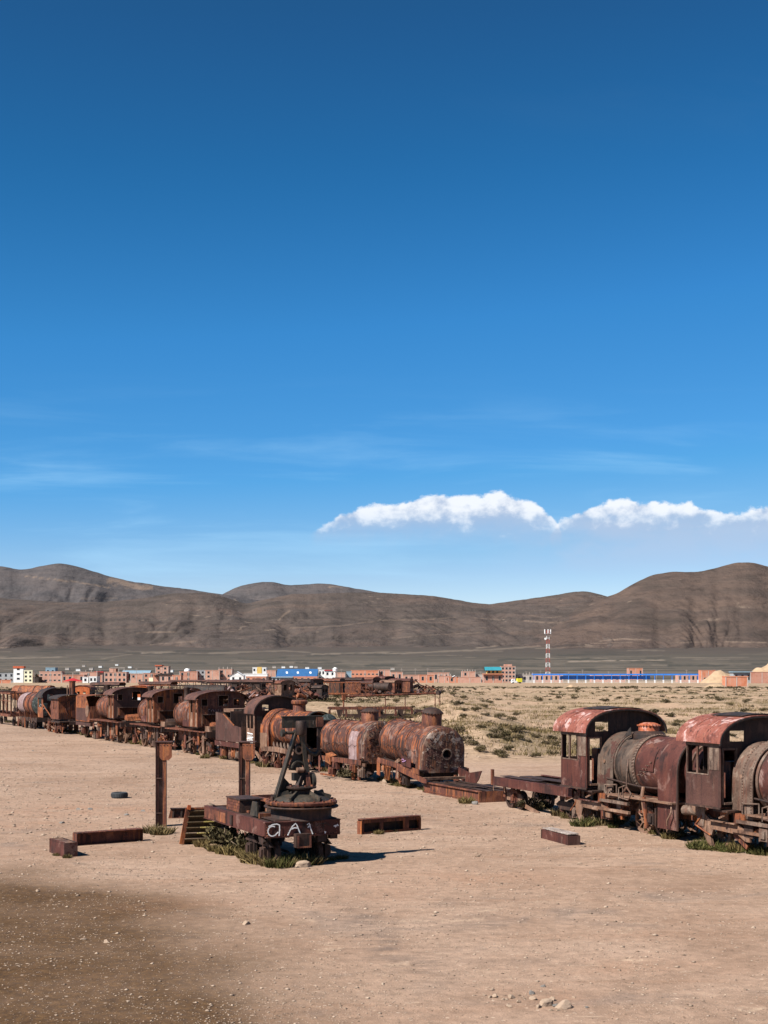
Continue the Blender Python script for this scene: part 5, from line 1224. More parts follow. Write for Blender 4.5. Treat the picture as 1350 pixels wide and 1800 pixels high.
# turntable: drum, ring, cap
cx, cy = -.70, .24
d = part('turntable_drum', MB().lathe([(.84,ZD+.01),(.80,ZD+.08),(.82,ZD+.30),(.0,ZD+.30)], 40, 'z', (cx,cy,0)), M['rust_dark'], t)
for k in range(18):
    a = 2*PI*k/18; c, s = math.cos(a), math.sin(a); part('roller', MB().cyl((cx+.80*c,cy+.80*s,ZD+.36),(cx+.90*c,cy+.90*s,ZD+.36),.05,n=8), M['rust_orange'], d)
part('gusset', MB().prism([(cx-1.15,ZD+.03),(cx-.55,ZD+.03),(cx-.62,ZD+.42),(cx-.95,ZD+.42)], -.80,-.76).dent(.01,2), M['crane'], t)
part('track_plate', MB().box(cx-.98,cx+.62,cy-.98,cy+.76,ZD+.024,ZD+.05).dent(.006,2), M['rust_dark'], t)
rg = part('turntable_ring', MB().lathe([(.74,ZD+.40),(.94,ZD+.40),(.96,ZD+.43),(.96,ZD+.475),(.92,ZD+.50),(.74,ZD+.50),(.74,ZD+.40)], 48, 'z', (cx,cy,0)).dent(.008,2.5), M['rust'], t)
part('ring_flange', MB().lathe([(.80,ZD+.31),(.98,ZD+.31),(1.0,ZD+.34),(.98,ZD+.36),(.80,ZD+.36)], 48, 'z', (cx,cy,0)), M['rust_dark'], rg)
bt = MB()
for k in range(20):
    a = 2*PI*k/20; bt.cbox((cx+.90*math.cos(a),cy+.90*math.sin(a),ZD+.515),(.05,.05,.03),(0,0,a))
part('bolt_ring', bt, M['rust'], rg, kind='stuff')
part('turntable_cap', MB().lathe([(.76,ZD+.50),(.70,ZD+.56),(.45,ZD+.64),(.36,ZD+.66),(.0,ZD+.67)], 36, 'z', (cx,cy,0)), M['crane'], t)
for k in range(6):
    a = 2*PI*k/6+.3; c, s = math.cos(a), math.sin(a)
    part('cap_rib', MB().beam((cx+.34*c,cy+.34*s,ZD+.70),(cx+.80*c,cy+.80*s,ZD+.56),.05,.12), M['crane'], t)
part('pedestal', MB().lathe([(.30,ZD+.5),(.26,ZD+.62),(.25,ZD+.76),(.34,ZD+.80),(.40,ZD+.81),(.41,ZD+.85),(.36,ZD+.87),(.0,ZD+.88)], 24, 'z', (cx,cy,0)), M['rust_dark'], t)
bt = MB()
for k in range(10):
    a = 2*PI*k/10; bt.cbox((cx+.34*math.cos(a),cy+.34*math.sin(a),ZD+.885),(.06,.06,.05),(0,0,a))
part('bolt_ring', bt, M['rust'], t, kind='stuff')
part('pawl', MB().cbox((cx-.1,cy+.62,ZD+.62),(.10,.14,.22),(.3,0,0)), M['crane'], t); part('pawl', MB().cyl((cx+.1,cy-.86,ZD+.50),(cx+.1,cy-.86,ZD+.62),.05,n=8), M['rust_dark'], t)
# mast: world-lateral direction in local axes
Y_ = lambda lat, z, x=cx: (x, cy+lat, z)
hd = (cx, cy-.10, 3.62)
part('mast_strut', MB().beam((cx-.25,cy-.64,ZD+.55),(cx-.02,cy-.14,3.50),.10,.12), M['crane'], t)
part('strut_rib', MB().beam((cx-.18,cy-.66,ZD+.55),(cx+.05,cy-.20,3.45),.03,.15), M['crane'], t)
part('strut_foot', MB().prism([(cy-.70,ZD+.55),(cy-.40,ZD+.55),(cy-.10,ZD+.80),(cy-.22,ZD+.90),(cy-.46,ZD+1.15)], cx-.30, cx-.24, 'yz'), M['crane'], t)
us_out = [(cy-.02,ZD+1.66),(cy+.10,ZD+1.30),(cy+.22,ZD+1.30),(cy+.17,ZD+1.9),(cy+.10,3.45),(cy-.12,3.45),(cy-.16,2.95)]
part('mast_post', MB().beam((cx+.05,cy+.17,ZD+1.05),(cx+.02,cy-.02,3.48),.11,.12), M['crane'], t)
part('mast_web', MB().prism([(cy-.34,2.45),(cy-.12,3.15),(cy-.03,3.15),(cy+.03,2.78),(cy+.03,2.42)], cx-.06, cx-.02, 'yz'), M['crane'], t)
part('web_ring', MB().lathe([(.16,-.03),(.20,-.03),(.20,.05),(.16,.05)], 20, 'x', (cx+.02, cy-.10, 2.50), 0, PI), M['crane'], t)
part('web_boss', MB().lathe([(.07,0),(.12,0),(.12,.06),(.07,.06)], 16, 'x', (cx, cy-.09, 2.98)), M['tan_scale'], t)
part('winch_block', MB().cbox((cx+.02,cy-.05,ZD+1.12),(.2,.40,.20)), M['dark'], t)
part('winch_roller', MB().cyl((cx+.1,cy-.17,ZD+1.30),(cx+.1,cy+.02,ZD+1.30),.07,n=12), M['rust_tan'], t)
for lat, x, tx in ((-.14,.12,.06),(.16,.12,.12),(-.02,-.16,.02),(.2,-.1,.12)): part('pedestal_leg', MB().beam((cx+x,cy+lat,ZD+.86),(cx+.02,cy+tx,ZD+1.32),.11,.13), M['rust_dark'] if lat != .16 else M['rust'], t)
part('gear_wheel', MB().cyl((cx-.02,cy+.27,ZD+1.0),(cx-.02,cy+.36,ZD+1.0),.22,n=18), M['crane'], t)
part('mast_head', MB().lathe([(.12,3.38),(.145,3.42),(.145,3.72),(.12,3.76),(.0,3.77)], 20, 'z', (cx+.12, cy-.06, 0)), M['rust_dark'], t)
jb = MB(); y0, y1 = cy-.55, cy+.60
jb.plate([y0,cy+.12,cy+.30,cy+.40,y1], [3.57,3.66,3.75,3.86], lambda i, j: not (i == 2 and j == 1), .03, lambda u, v, tt: (cx-.02+tt,u,v))
jb.box(cx-.10,cx-.022,y0,y1,3.845,3.872); jb.box(cx-.10,cx+.03,y0,y1,3.872,3.885)
part('jib_beam', jb, M['crane'], t)
part('jib_lower_bar', MB().cyl((cx+.02,y0+.02,3.44),(cx+.02,cy-.18,3.44),.045,n=10), M['crane'], t)
part('jib_end_nut', MB().cyl((cx+.02,y0-.03,3.44),(cx+.02,y0+.06,3.44),.10,n=10), M['crane'], t)
part('jib_end_block', MB().cbox((cx-.01,y1-.08,3.72),(.14,.20,.26)), M['rust'], t)
part('tie_bar', MB().box(cx-.03,cx+.03,y1-.14,y1-.06,2.95,3.58), M['rust_dark'], t)
part('curved_brace', MB().tube([(cx,cy+.08,3.05),(cx,cy+.25,2.88),(cx,cy+.42,2.84),(cx,y1-.10,2.96)], .05, 8), M['crane'], t)
part('tie_rod', MB().cyl((cx,y1-.08,2.95),(cx,y1+.02,2.60),.025,n=6), M['rust_dark'], t)
# underside
part('draw_hook_box', MB().box(.055,.24,-.28,.12,ZD-.66,ZD-.30).dent(.01,2), M['rust_dark'], t)
m = MB().box(.245,.27,-.24,.14,ZD-.66,ZD-.62); m.box(.245,.27,-.24,-.20,ZD-.618,ZD-.34); m.box(.245,.27,.10,.14,ZD-.618,ZD-.34); part('draw_frame', m, M['rust'], t)
part('lug', MB().prism([(-.62,ZD-.33),(-.30,ZD-.33),(-.16,ZD-.50),(-.24,ZD-.58),(-.50,ZD-.52)], -W2+.02, -W2+.08), M['rust_dark'], t)
part('lug', MB().cbox((-.1,.55,ZD-.46),(.2,.25,.2)), M['rust_dark'], t); part('lug', MB().cbox((-.12,.9,ZD-.43),(.2,.2,.14)), M['rust_dark'], t)
for k, x in enumerate((-1.5,-2.1)): part('hook', MB().tube([(x,-W2-.01,ZD-.33),(x,-W2-.02,ZD-.42),(x+.05,-W2-.02,ZD-.47),(x+.1,-W2-.02,ZD-.42)], .015, 5), M['rust'], t)
for s in (-1, 1):
    for x in (-.55, -1.6, -3.9): part('wheel', wheel_mb(x, .62*s, .28, .33, 8, side=s), M['rust_dark'], t)
    for x in (-.55, -1.6, -3.9):
        m = MB().cbox((x,.86*s,.30),(.30,.16,.30)); m.cbox((x,.96*s,.30),(.18,.06,.20)); m.box(x-.22,x-.16,.80*s-.04,.80*s+.04,.05,.75); m.box(x+.16,x+.22,.80*s-.04,.80*s+.04,.05,.75)
        part('axle_box', m.dent(.02,3,x), M['rust_dark'], t)
        m = MB()
        for q in range(5): m.box(x-.48+.07*q,x+.48-.07*q,.82*s-.04,.82*s+.04,.50+.03*q,.526+.03*q)
        part('leaf_spring', m, M['rust_dark'], t)
part('brake_rod', MB().cyl((-3.8,-.3,.35),(-.5,-.2,.30),.03,n=6), M['rust_dark'], t)
CRANE_AX = axv
# stairs at the rear end
P0 = GF(319, 1485); t = thing('wooden_steps', 'slatted wooden steps with orange edge leaning at the rear of the crane wagon', 'steps', P0, math.atan2(.30, .95))
a = math.atan2(1.02, .22); ln = 1.05
part('stringer', MB().beam((0,0,.02),(.18,-.10,1.08),.045,.13), M['rust_orange'], t); part('stringer', MB().beam((1.20,.0,.02),(1.26,-.10,1.08),.045,.13), M['plank'], t)
part('hook_top', MB().cbox((.20,-.13,1.10),(.10,.08,.13),(0,.2,0)), M['orange_paint'], t); part('top_bar', MB().beam((.2,-.08,1.06),(1.28,-.08,1.06),.06,.05), M['rust_orange'], t)
for k in range(6):
    z = .09+k*.165; x = .02+.15*z; part('tread', MB().cbox((x+.63,.06-.10*z,z),(1.18,.26,.028),(R(-38),0,0)).dent(.01,2,k), M['plank'], t)
    if 0 < k < 5: part('tread_edge', MB().cbox((x+.52+.07*k,-.10-.10*z,z+.085),(.42,.035,.028),(0,0,R(3))), M['yellow_edge'], t)  # sunlight on the tread ends put into bright yellow strips

# ---------------------------------------------------------------- posts
def post(label, x, y, h, seed, rz=0.0):
    t = thing('iron_post', label, 'post', (x,y,0), rz, 'riveted iron posts with top plates')
    w, dpt = .16, .26
    part('flange', MB().box(-w-.012,-w+.012,-dpt/2,dpt/2,-.1,h).dent(.004,2,seed), M['oxide_dark'], t)
    part('flange', MB().box(w-.10,w+.012,-dpt/2-.02,-dpt/2+.01,-.1,h).dent(.004,2,seed), M['rust'], t)
    part('web', MB().box(-w+.013,w-.02,-.012,.012,-.1,h-.01), M['rust_tan'], t)
    for s in (-1, 1): part('angle_iron', MB().box(-w+.013,-w+.075,*sorted((.013*s,.10*s)),-.1,h-.03), M['rust'], t)
    part('flange', MB().box(w-.012,w+.012,-dpt/2+.012,dpt/2,-.1,h), M['rust'], t)
    rv = MB(); rivet_line(rv, (-w+.045,-.10,.15), (-w+.045,-.10,h-.7), 34, (0,-1,0), .013); part('rivets', rv, M['rust_dark'], t, kind='stuff')
    for z in (.42, 1.55): part('batten', MB().box(-w+.02,.03,-.13,-.09,z,z+.035), M['rust_dark'], t)
    o = part('top_plate', MB().prism([(-.04,h-.02),(.36,h-.02),(.36,h-.48),(.26,h-.58),(.05,h-.58),(-.04,h-.50)], -dpt/2-.05, -dpt/2-.022), M['rust_orange'], t)
    part('cap_plate', MB().box(-w-.03,.38,-dpt/2-.08,dpt/2+.05,h+.001,h+.03), M['oxide_dark'], t)
    rv = MB(); rivet_line(rv, (.0,-dpt/2-.051,h-.1), (.33,-dpt/2-.051,h-.1), 4, (0,-1,0), .016); part('rivets', rv, M['rust_dark'], o, kind='stuff')
    return t
post('left iron post with rusty top plate and a dry grass clump at its foot', -7.27, 46.4, 2.74, 1, R(4))
post('iron post with rusty top plate standing behind the tool boxes of the crane wagon', -4.55, 46.4, 2.74, 2, R(-3))

# ---------------------------------------------------------------- loose beams on the ground
def chan(name, label, p0, p1, h, dpt, mat, endmat, open_side=True, holes=False, topmat=None, seed=0):
    """box or channel beam lying on the ground; its long front runs from p0 to p1"""
    d = (p1-p0); L = d.length; t = thing(name, label, 'beam', p0, math.atan2(d.y, d.x))
    if holes:
        part('front_plate', MB().plate([0,.08,.30*L,.36*L,.70*L,.80*L,L-.06,L], [0,.07,h-.10,h], lambda i, j: not (j == 1 and i in (1,3,5)), .02, lambda u, v, tt: (u,tt,v)).dent(.008,2,seed), M[mat], t)
        part('back_plate', MB().box(0,L,dpt-.02,dpt,0,h), M['rust_dark'], t)
        part('top_plate', MB().box(-.01,L+.01,-.03,dpt+.02,h+.001,h+.028).dent(.008,2,seed), M[mat], t)
    elif open_side:
        part('web', MB().box(0,L,.10,.12,.0,h-.03).dent(.006,1.6,seed), M[mat], t)
        part('top_flange', MB().box(-.01,L+.01,-.02,dpt,h-.028,h).dent(.006,2,seed), M[mat], t)
        part('bottom_flange', MB().box(0,L,.0,.099,.0,.02), M[mat], t)
        for q in (.16, .72): part('splice_plate', MB().box(L*q,L*q+.14,.088,.0999,.06,h-.09), M[mat], t)
        rv = MB(); rivet_line(rv, (.05,.05,h), (L-.05,.05,h), 26, (0,0,1), .016); rivet_line(rv, (.05,.03,.021), (L-.05,.03,.021), 30, (0,0,1), .018)
        for q in (.18,.22,.74,.78): rivet_line(rv, (L*q,.088,.09), (L*q,.088,h-.12), 3, (0,-1,0), .014)
        part('rivets', rv, M[mat], t, kind='stuff')
        part('rear_web', MB().box(0,L,dpt-.02,dpt,.0,h-.03), M['rust_dark'], t)
    else:
        part('front_plate', MB().box(0.001,L-.001,.0,.02,.0,h-.02).dent(.008,2,seed), M[mat], t); part('back_plate', MB().box(0.001,L-.001,dpt-.02,dpt,.0,h-.02), M['rust_dark'], t)
        part('top_plate', MB().box(0,L,.03,dpt-.03,h-.06,h-.04), M['rust_tan'], t)
        rv = MB(); rivet_line(rv, (.05,.0,h-.06), (L-.05,.0,h-.06), 10, (0,-1,0), .014); part('rivets', rv, M['rust_dark'], t, kind='stuff')
    for k, x in enumerate((-.022, L+.002)): part('end_plate', MB().box(x,x+.02,-.012,dpt+.012,-.01,h-.03).dent(.006,3,k), M[endmat], t)
    if topmat:
        for k in range(3): part('plank', MB().box(.0+.02*k,L-.03*k,dpt*k/3+.008,dpt*(k+1)/3-.008,h+.002,h+.03).dent(.010,3,k), M[topmat], t)
    return t
chan('steel_beam', 'long riveted channel beam on the ground, left, its hollow side facing the viewer', GF(136,1487), GF(250,1478.5), .37, .30, 'rust', 'rust', seed=1)
chan('steel_beam', 'short box beam angled on the ground in front of the long channel beam', GF(88,1498.5), GF(113,1507), .42, .36, 'oxide', 'oxide', open_side=False, seed=2)
chan('steel_beam', 'hollow beam with three dark openings and an orange end, right of the crane wagon', GF(636,1467), GF(739,1459), .44, .22, 'rust', 'rust_orange', holes=True, seed=3)
chan('steel_beam', 'short maroon beam topped with a bleached plank, near the domed locomotive', GF(952,1473.5), GF(998,1486), .30, .38, 'oxide', 'oxide_dark', open_side=False, topmat='weather_wood', seed=4)
p0, p1 = GF(296,1438.5), GF(385,1437)
d = p1-p0; L = d.length
t = thing('steel_beam', 'riveted beam with upright stiffeners lying behind the left iron post', 'beam', p0, math.atan2(d.y, d.x))
part('web', MB().prism([(0,0),(L,0),(L,.32),(.08,.32)], .08, .10), M['rust'], t); part('top_flange', MB().box(.06,L,-.04,.2,.321,.345).dent(.006,2), M['rust_dark'], t); part('bottom_flange', MB().box(0,L,-.02,.2,-.01,.012), M['rust'], t)
for k in range(6):
    x = .12+.28*k; part('stiffener', MB().prism([(x,.013),(x+.06,.013),(x+.09,.318),(x+.03,.318)], .0, .079), M['rust_dark'], t)
rv = MB()
for k in range(6): rivet_line(rv, (.2+.28*k,.079,.04), (.24+.28*k,.079,.29), 6, (0,-1,0), .018)
part('rivets', rv, M['rust_dark'], t, kind='stuff')
# tyre
tp = GF(210, 1402.5)
t = thing('tyre', 'discarded black tyre lying flat on the sand left of the iron posts', 'tyre', tp, .3)
part('tread', MB().lathe([(.22,.03),(.27,.0),(.31,.015),(.325,.06),(.325,.17),(.31,.215),(.27,.225),(.22,.20),(.205,.115),(.22,.03)], 32, 'z'), M['rubber'], t)
m = MB()
for k in range(32):
    a = 2*PI*k/32; m.cbox((.327*math.cos(a),.327*math.sin(a),.115),(.012,.035,.12),(0,0,a))
part('tread_block', m, M['rubber'], t, kind='stuff')
# ---------------------------------------------------------------- wrecks of the second and third rows
def far(px, D, dz=0.0):
    x = (px-675)/F*D; return Vector((x, D, float(zt(x, D))+dz))
def far_boiler(label, px, D, L, R_, zc, ang, mat, face, seed, dome=True, cat='boiler', stands=True):
    t = thing('wrecked_boiler', label, cat, far(px, D), ang)
    part('boiler_barrel', barrel(MB(), -L/2, L/2, R_, zc, 28, 6, .04, seed, cap=True), M[mat], t)
    part('end_plate', MB().lathe([(R_-.02,L/2-.02),(0,L/2+.0)], 24, 'x', (0,0,zc)), M[face], t)
    for x in (-L*.3, L*.1, L*.46): part('boiler_band', MB().lathe([(R_-.02,x-.05),(R_+.03,x-.05),(R_+.03,x+.05),(R_-.02,x+.05)], 28, 'x', (0,0,zc)), M['rust_dark'], t)
    if dome: part('dome', MB().lathe([(.34,-.1),(.33,.3),(.25,.42),(0,.45)], 16, 'z', (L*.1,0,zc+R_-.04)), M['rust'], t)
    if stands:
        part('frame_plate', MB().box(-L/2,L/2,-.5,.5,.4,.8), M['rust_dark'], t)
        for s in (-1, 1):
            for x in (-L*.3, L*.3): part('wheel', wheel_mb(x, .6*s, .4, .42, 7, side=s), M['rust_dark'], t)
        gear(t, -L/2, L/2, -.7, .1, .9, 6, seed)
    return t
def far_cab(label, px, D, ang, mat, roofmat, seed, W=2.6, L=2.6, z0=.9, z1=2.6, endmat=None, wh=None):
    t = thing('wrecked_cab', label, 'cabin', far(px, D), ang)
    us = cuts(-W/2, W/2, [-W*.32,-W*.08,W*.08,W*.32]+([h_[q_] for h_ in wh for q_ in (0,1)] if wh else []), .4)
    for k, x in enumerate((L/2, -L/2)):
        part('end_wall', archwall(us, cuts(z0, z1, [z0+.7, z1-.2]+([h_[q_] for h_ in wh for q_ in (2,3)] if wh else []), .5)+[9], [(-W*.32,-W*.08,z0+.7,z1-.2),(W*.08,W*.32,z0+.7,z1-.2)] if not (wh and k == 0) else wh, x, .04, W+.2, z1, .4), M[endmat if endmat and k == 0 else mat], t)
    for s in (-1, 1): part('side_wall', sidewall(-L/2, L/2, z0, z1, W/2*s, .04, [(-L*.3,L*.1,z0+.7,z1-.25)], seed), M[mat], t)
    part('roof', MB().shell(arc_prof(W+.3,z1,.42,12), -L/2-.1, L/2+.1, .03, 4, wob=.05), M[roofmat], t)
    part('frame_plate', MB().box(-L/2-.4,L/2+.4,-.6,.6,.45,.9), M['rust_dark'], t)
    for s in (-1, 1):
        for x in (-L*.3, L*.3): part('wheel', wheel_mb(x, .6*s, .4, .42, 7, side=s), M['rust_dark'], t)
    return t
def scrap_heap(label, px, D, w, h, seed, mats, n=34, dep=3.0):
    t = thing('scrap_heap', label, 'scrap heap', far(px, D), 0); r = random.Random(seed)
    for k in range(n):
        x = r.uniform(-w/2, w/2); zmax = h*(1-(2*abs(x)/w)**2*.75); z = r.uniform(.1, max(.2, zmax)); y = r.uniform(-dep/2, dep/2); mt = M[r.choice(mats)]; q = r.random()
        if q < .55:
            a, b = r.uniform(.5,1.9), r.uniform(.3,1.0); n_ = 4; m = MB()
            cv = r.uniform(-.5,.5); prof = [(-b/2+b*i/n_, cv*((i/n_-.5)**2)*2) for i in range(n_+1)]
            m.shell(prof, -a/2, a/2, .02, 4, wob=.12)
            Mx = Matrix.Translation((x,y,z)) @ Euler((r.uniform(-.9,.9), r.uniform(-.6,.6), r.uniform(0,PI))).to_matrix().to_4x4(); m.v = [tuple(Mx @ Vector(p)) for p in m.v]
            part('crumpled_sheet', m, mt, t)
        elif q < .85:
            a = r.uniform(.8,2.6); e = Euler((0, r.uniform(-.9,.9), r.uniform(0,PI))); d = e.to_matrix() @ Vector((a/2,0,0)); c = Vector((x,y,z)); part('girder', MB().beam(c-d, c+d, r.uniform(.06,.14), r.uniform(.08,.2)), mt, t)
        else:
            c = Vector((x,y,max(.35,z*.6))); d = Vector((r.uniform(-.6,.6), r.uniform(-.6,.6), r.uniform(-.3,.3))); part('drum', MB().cyl(c-d, c+d, r.uniform(.2,.45), n=12), mt, t)
    return t
AX = ANG1
# behind the left part of the row
far_cab('bright orange painted cabin end with dark side behind the boxy tender', 148, 128, AX-.6, 'rust_dark', 'rust', 1, z0=1.2, z1=3.1, W=1.5, L=1.5, endmat='orange_paint', wh=[(-.4,-.15,2.75,2.98),(.15,.4,2.75,2.98),(-.3,-.2,2.45,2.6),(-.05,.05,2.45,2.6),(.2,.3,2.45,2.6)])
skeleton('skeleton_wagon', 'rusty railing frame of a wagon behind the boxy tender and arched cab', far(190,138), AX+.95, 2.6, 2.0, 1.1, 3.15, 3, 'rust_dark', 63, rails=0)
skeleton('skeleton_wagon', 'dark wagon frame with long flat roof edge behind the arched cabs at left', far(214,150), AX+.95, 3.0, 2.2, 1.1, 3.1, 4, 'rust_dark', 64, roof=True)
oc = far_cab('arched wagon end painted orange above and white below, between two arched cabs', 247, 140, AX-.5, 'rust', 'dome_red', 2, W=1.9, L=2.4, z0=1.0, z1=2.8, endmat='orange_paint', wh=[(.3,.62,2.1,2.5)])
part('lower_panel', MB().box(1.245,1.27,-.9,.9,1.2,2.05), M['white_paint'], oc, 'white painted lower panel')
part('painted_letters', scribble([[(-.55+.16*k,2.72+.04*math.sin(k*2)),(-.5+.16*k,2.86),(-.44+.16*k,2.72)] for k in range(7)], lambda a, b: (1.247, a, b+.06), (1,0,0), .05), M['yellow_edge'], oc, kind='stuff')
skeleton('skeleton_wagon', 'rusted box wagon frame with crossed braces right of the orange and white wagon end', far(305,158), AX+.9, 3.6, 2.3, 1.0, 3.05, 2, 'rust_orange', 65, roof=True)
far_boiler('dark boiler whose round end is scribbled with pale paint, above the middle arched cab', 334, 152, 3.8, .72, 2.1, AX-.15, 'black_sheet', 'mottled', 3, dome=False)
far_boiler('plain brown boiler drum showing between two arched cabs', 335, 104, 2.2, .62, 3.0, AX, 'rust', 'rust', 4, dome=False, stands=True)
far_boiler('rust red boiler behind the tank wagon at the far left', 60, 152, 5.0, .8, 2.4, AX+.6, 'rust_orange', 'rust', 5, dome=False)
skeleton('skeleton_wagon', 'bare frame wagon behind the left cabs, long top rail against the pale plain', far(385,172), AX+1.0, 9.0, 2.2, 1.0, 3.0, 6, 'rust_dark', 66)
MIX = ['rust','rust_dark','rust_orange','rust_tan','oxide','pink_scale','rust']
MIXD = ['rust','rust_dark','rust_dark','oxide','rust_orange','rust_dark']
scrap_heap('heap of twisted rusty sheets behind the arched cab beside the sloped tender', 410, 176, 7.0, 3.0, 5, ['rust','rust_tan','rust_dark','pink_scale','oxide','rust_orange','rust_tan'], 95)
scrap_heap('low heap of bent girders right of the twisted sheets, behind the sloped tender', 452, 190, 5.0, 2.2, 6, MIX, 50)
far_boiler('brown boiler lying sideways in the second row, above the open arched cab', 472, 205, 3.6, .85, 1.6, AX+.9, 'boiler', 'rust_orange', 7)
far_cab('square rusted cab frame in the second row next to a sideways boiler', 497, 200, AX+.2, 'rust_tan', 'rust', 8, W=2.2, L=2.4)
scrap_heap('spread of broken wagon ironwork behind the chimney of the flame-streaked locomotive', 520, 208, 5.0, 2.0, 9, MIX, 40)
far_boiler('long dark boiler in the second row below the blue hall roof', 432, 232, 5.5, .8, 1.9, AX+1.0, 'rust_dark', 'rust', 10)
skeleton('skeleton_wagon', 'rusted underframe with top rail below the white church', far(455,226), AX+1.05, 9.0, 2.3, .9, 2.6, 5, 'rust_dark', 67)
far_cab('dark cab shell in the second row below the blue hall roof end', 545, 232, AX+.4, 'rust_dark', 'rust_dark', 11, W=2.6, L=3.4, z0=.8, z1=2.7)
# third cluster
skeleton('skeleton_wagon', 'yellowish rusted wagon frame with many uprights, left in the far cluster', far(562,262), AX+.95, 7.0, 2.4, .9, 2.9, 8, 'rust_tan', 68, rails=0)
skeleton('skeleton_wagon', 'orange rusted stake wagon with close uprights at front of the far cluster', far(632,238), AX+1.02, 7.5, 2.4, .9, 2.7, 10, 'rust_orange', 69, rails=0, roof=False)
far_cab('dark box cabin at the front left of the far cluster', 560, 222, AX+.6, 'rust_dark', 'rust_dark', 12, W=2.0, L=2.2, z0=.6, z1=2.0)
skeleton('skeleton_wagon', 'rusted open wagon with leaning braces in front of the far cluster', far(655,246), AX+1.0, 4.2, 2.3, .9, 2.6, 4, 'rust', 70, roof=True)
far_boiler('dark boiler with round firehole at right front of the far cluster', 668, 262, 4.5, .8, 1.6, AX+.5, 'rust_dark', 'mottled', 13)
far_cab('ribbed rusted van body standing right of the dark boiler in the far cluster', 688, 268, AX+.4, 'rust', 'rust_tan', 14, W=2.4, L=3.4, z0=.8, z1=2.7)
scrap_heap('big heap of torn rusty and pink sheets at the right end of the far cluster', 722, 292, 8.0, 3.2, 15, MIX, 70)
scrap_heap('sprawling low heap of girders at the far right tip of the wreck cluster', 748, 300, 6.5, 1.7, 16, MIXD, 50)
scrap_heap('heap of tangled ironwork in the middle of the far cluster', 640, 300, 7.0, 2.6, 17, MIXD, 60)
scrap_heap('heap of pale and rusty sheets at the back of the far cluster', 592, 300, 5.0, 2.6, 18, MIX, 44)
far_boiler('rusted boiler end-on at the back of the far cluster', 690, 318, 5.0, .9, 1.9, AX+.2, 'oxide', 'rust_orange', 19)
far_cab('rusted cab standing high at the back of the far cluster', 655, 322, AX+.2, 'rust', 'rust', 20, W=2.6, L=3.0, z0=1.0, z1=3.0)
far_cab('dark wagon body at the back left of the far cluster', 600, 325, AX+.8, 'rust_dark', 'oxide', 21, W=2.6, L=5.0, z0=1.0, z1=2.7)
scrap_heap('heap of broken rusty ironwork below the white church hall', 425, 205, 6.5, 2.4, 25, MIX, 54)
scrap_heap('heap of rusty frames right of the sideways boiler in the second row', 508, 225, 6.5, 2.6, 26, MIX, 60)
scrap_heap('brown tangle of ironwork left of the yellowish wagon frame', 540, 262, 6.0, 2.2, 27, MIXD, 40)
scrap_heap('tangle of bent rods in front of the dark boiler of the far cluster', 655, 256, 7.0, 1.6, 28, MIXD, 40)
scrap_heap('high tangle of rusty frames between the back cab and the torn sheets', 690, 300, 8.0, 3.0, 29, MIX, 64)
skeleton('skeleton_wagon', 'rusted wagon frame along the town edge behind the twisted sheets', far(400,270), AX+1.05, 11.0, 2.4, .9, 2.7, 7, 'rust_dark', 77, roof=True)
far_boiler('black boiler shell half hidden behind the middle arched cab roof', 362, 160, 4.6, .75, 2.2, AX+.9, 'black_sheet', 'rust', 30, dome=False)
scrap_heap('long dark heap of wagon ironwork below the twin-block white house', 455, 214, 8.5, 3.3, 31, MIXD, 90)
scrap_heap('tall heap of dark frames below the middle of the blue hall', 520, 216, 8.0, 3.2, 32, MIXD, 90)
scrap_heap('heap of dark sheets between the arched cab end and the twisted sheets', 372, 190, 6.0, 2.9, 33, MIXD, 60)
scrap_heap('rusty heap filling the left end of the far cluster', 575, 275, 8.0, 3.0, 34, MIXD, 80)
scrap_heap('rusty heap behind the stake wagon in the far cluster', 620, 285, 8.0, 3.2, 35, MIXD, 80)
skeleton('skeleton_wagon', 'long dark wagon underframe in the second row above the open arched cab', far(480,196), AX+1.05, 9.0, 2.3, .9, 2.9, 6, 'rust_dark', 81, roof=True)
for lb, px, D, a, m_, r_, sd, W_, L_, z1_ in (
    ('dark roofless wagon body at the left of the far cluster, above the framework', 578, 252, .75, 'rust_dark', 'rust', 41, 2.5, 5.0, 2.8),
    ('rusty van body behind the stake wagon in the far cluster', 612, 268, .9, 'rust', 'rust_dark', 42, 2.5, 5.5, 3.1),
    ('maroon van body in the middle of the far cluster', 645, 275, .5, 'oxide', 'rust', 43, 2.5, 4.5, 3.2),
    ('dark cab right of the maroon van in the far cluster', 676, 285, .2, 'rust_dark', 'oxide', 44, 2.5, 3.2, 3.4),
    ('leaning brown van body near the torn sheets of the far cluster', 704, 284, .8, 'rust', 'oxide', 45, 2.4, 4.5, 3.0),
    ('dark van body in the second row below the church hall', 437, 200, .8, 'rust_dark', 'rust_dark', 46, 2.4, 4.2, 2.9),
    ('brown van body in the second row right of the square cab frame', 522, 224, .9, 'rust', 'rust_dark', 47, 2.4, 4.8, 3.0)):
    far_cab(lb, px, D, AX+a, m_, r_, sd, W=W_, L=L_, z0=.7, z1=z1_)
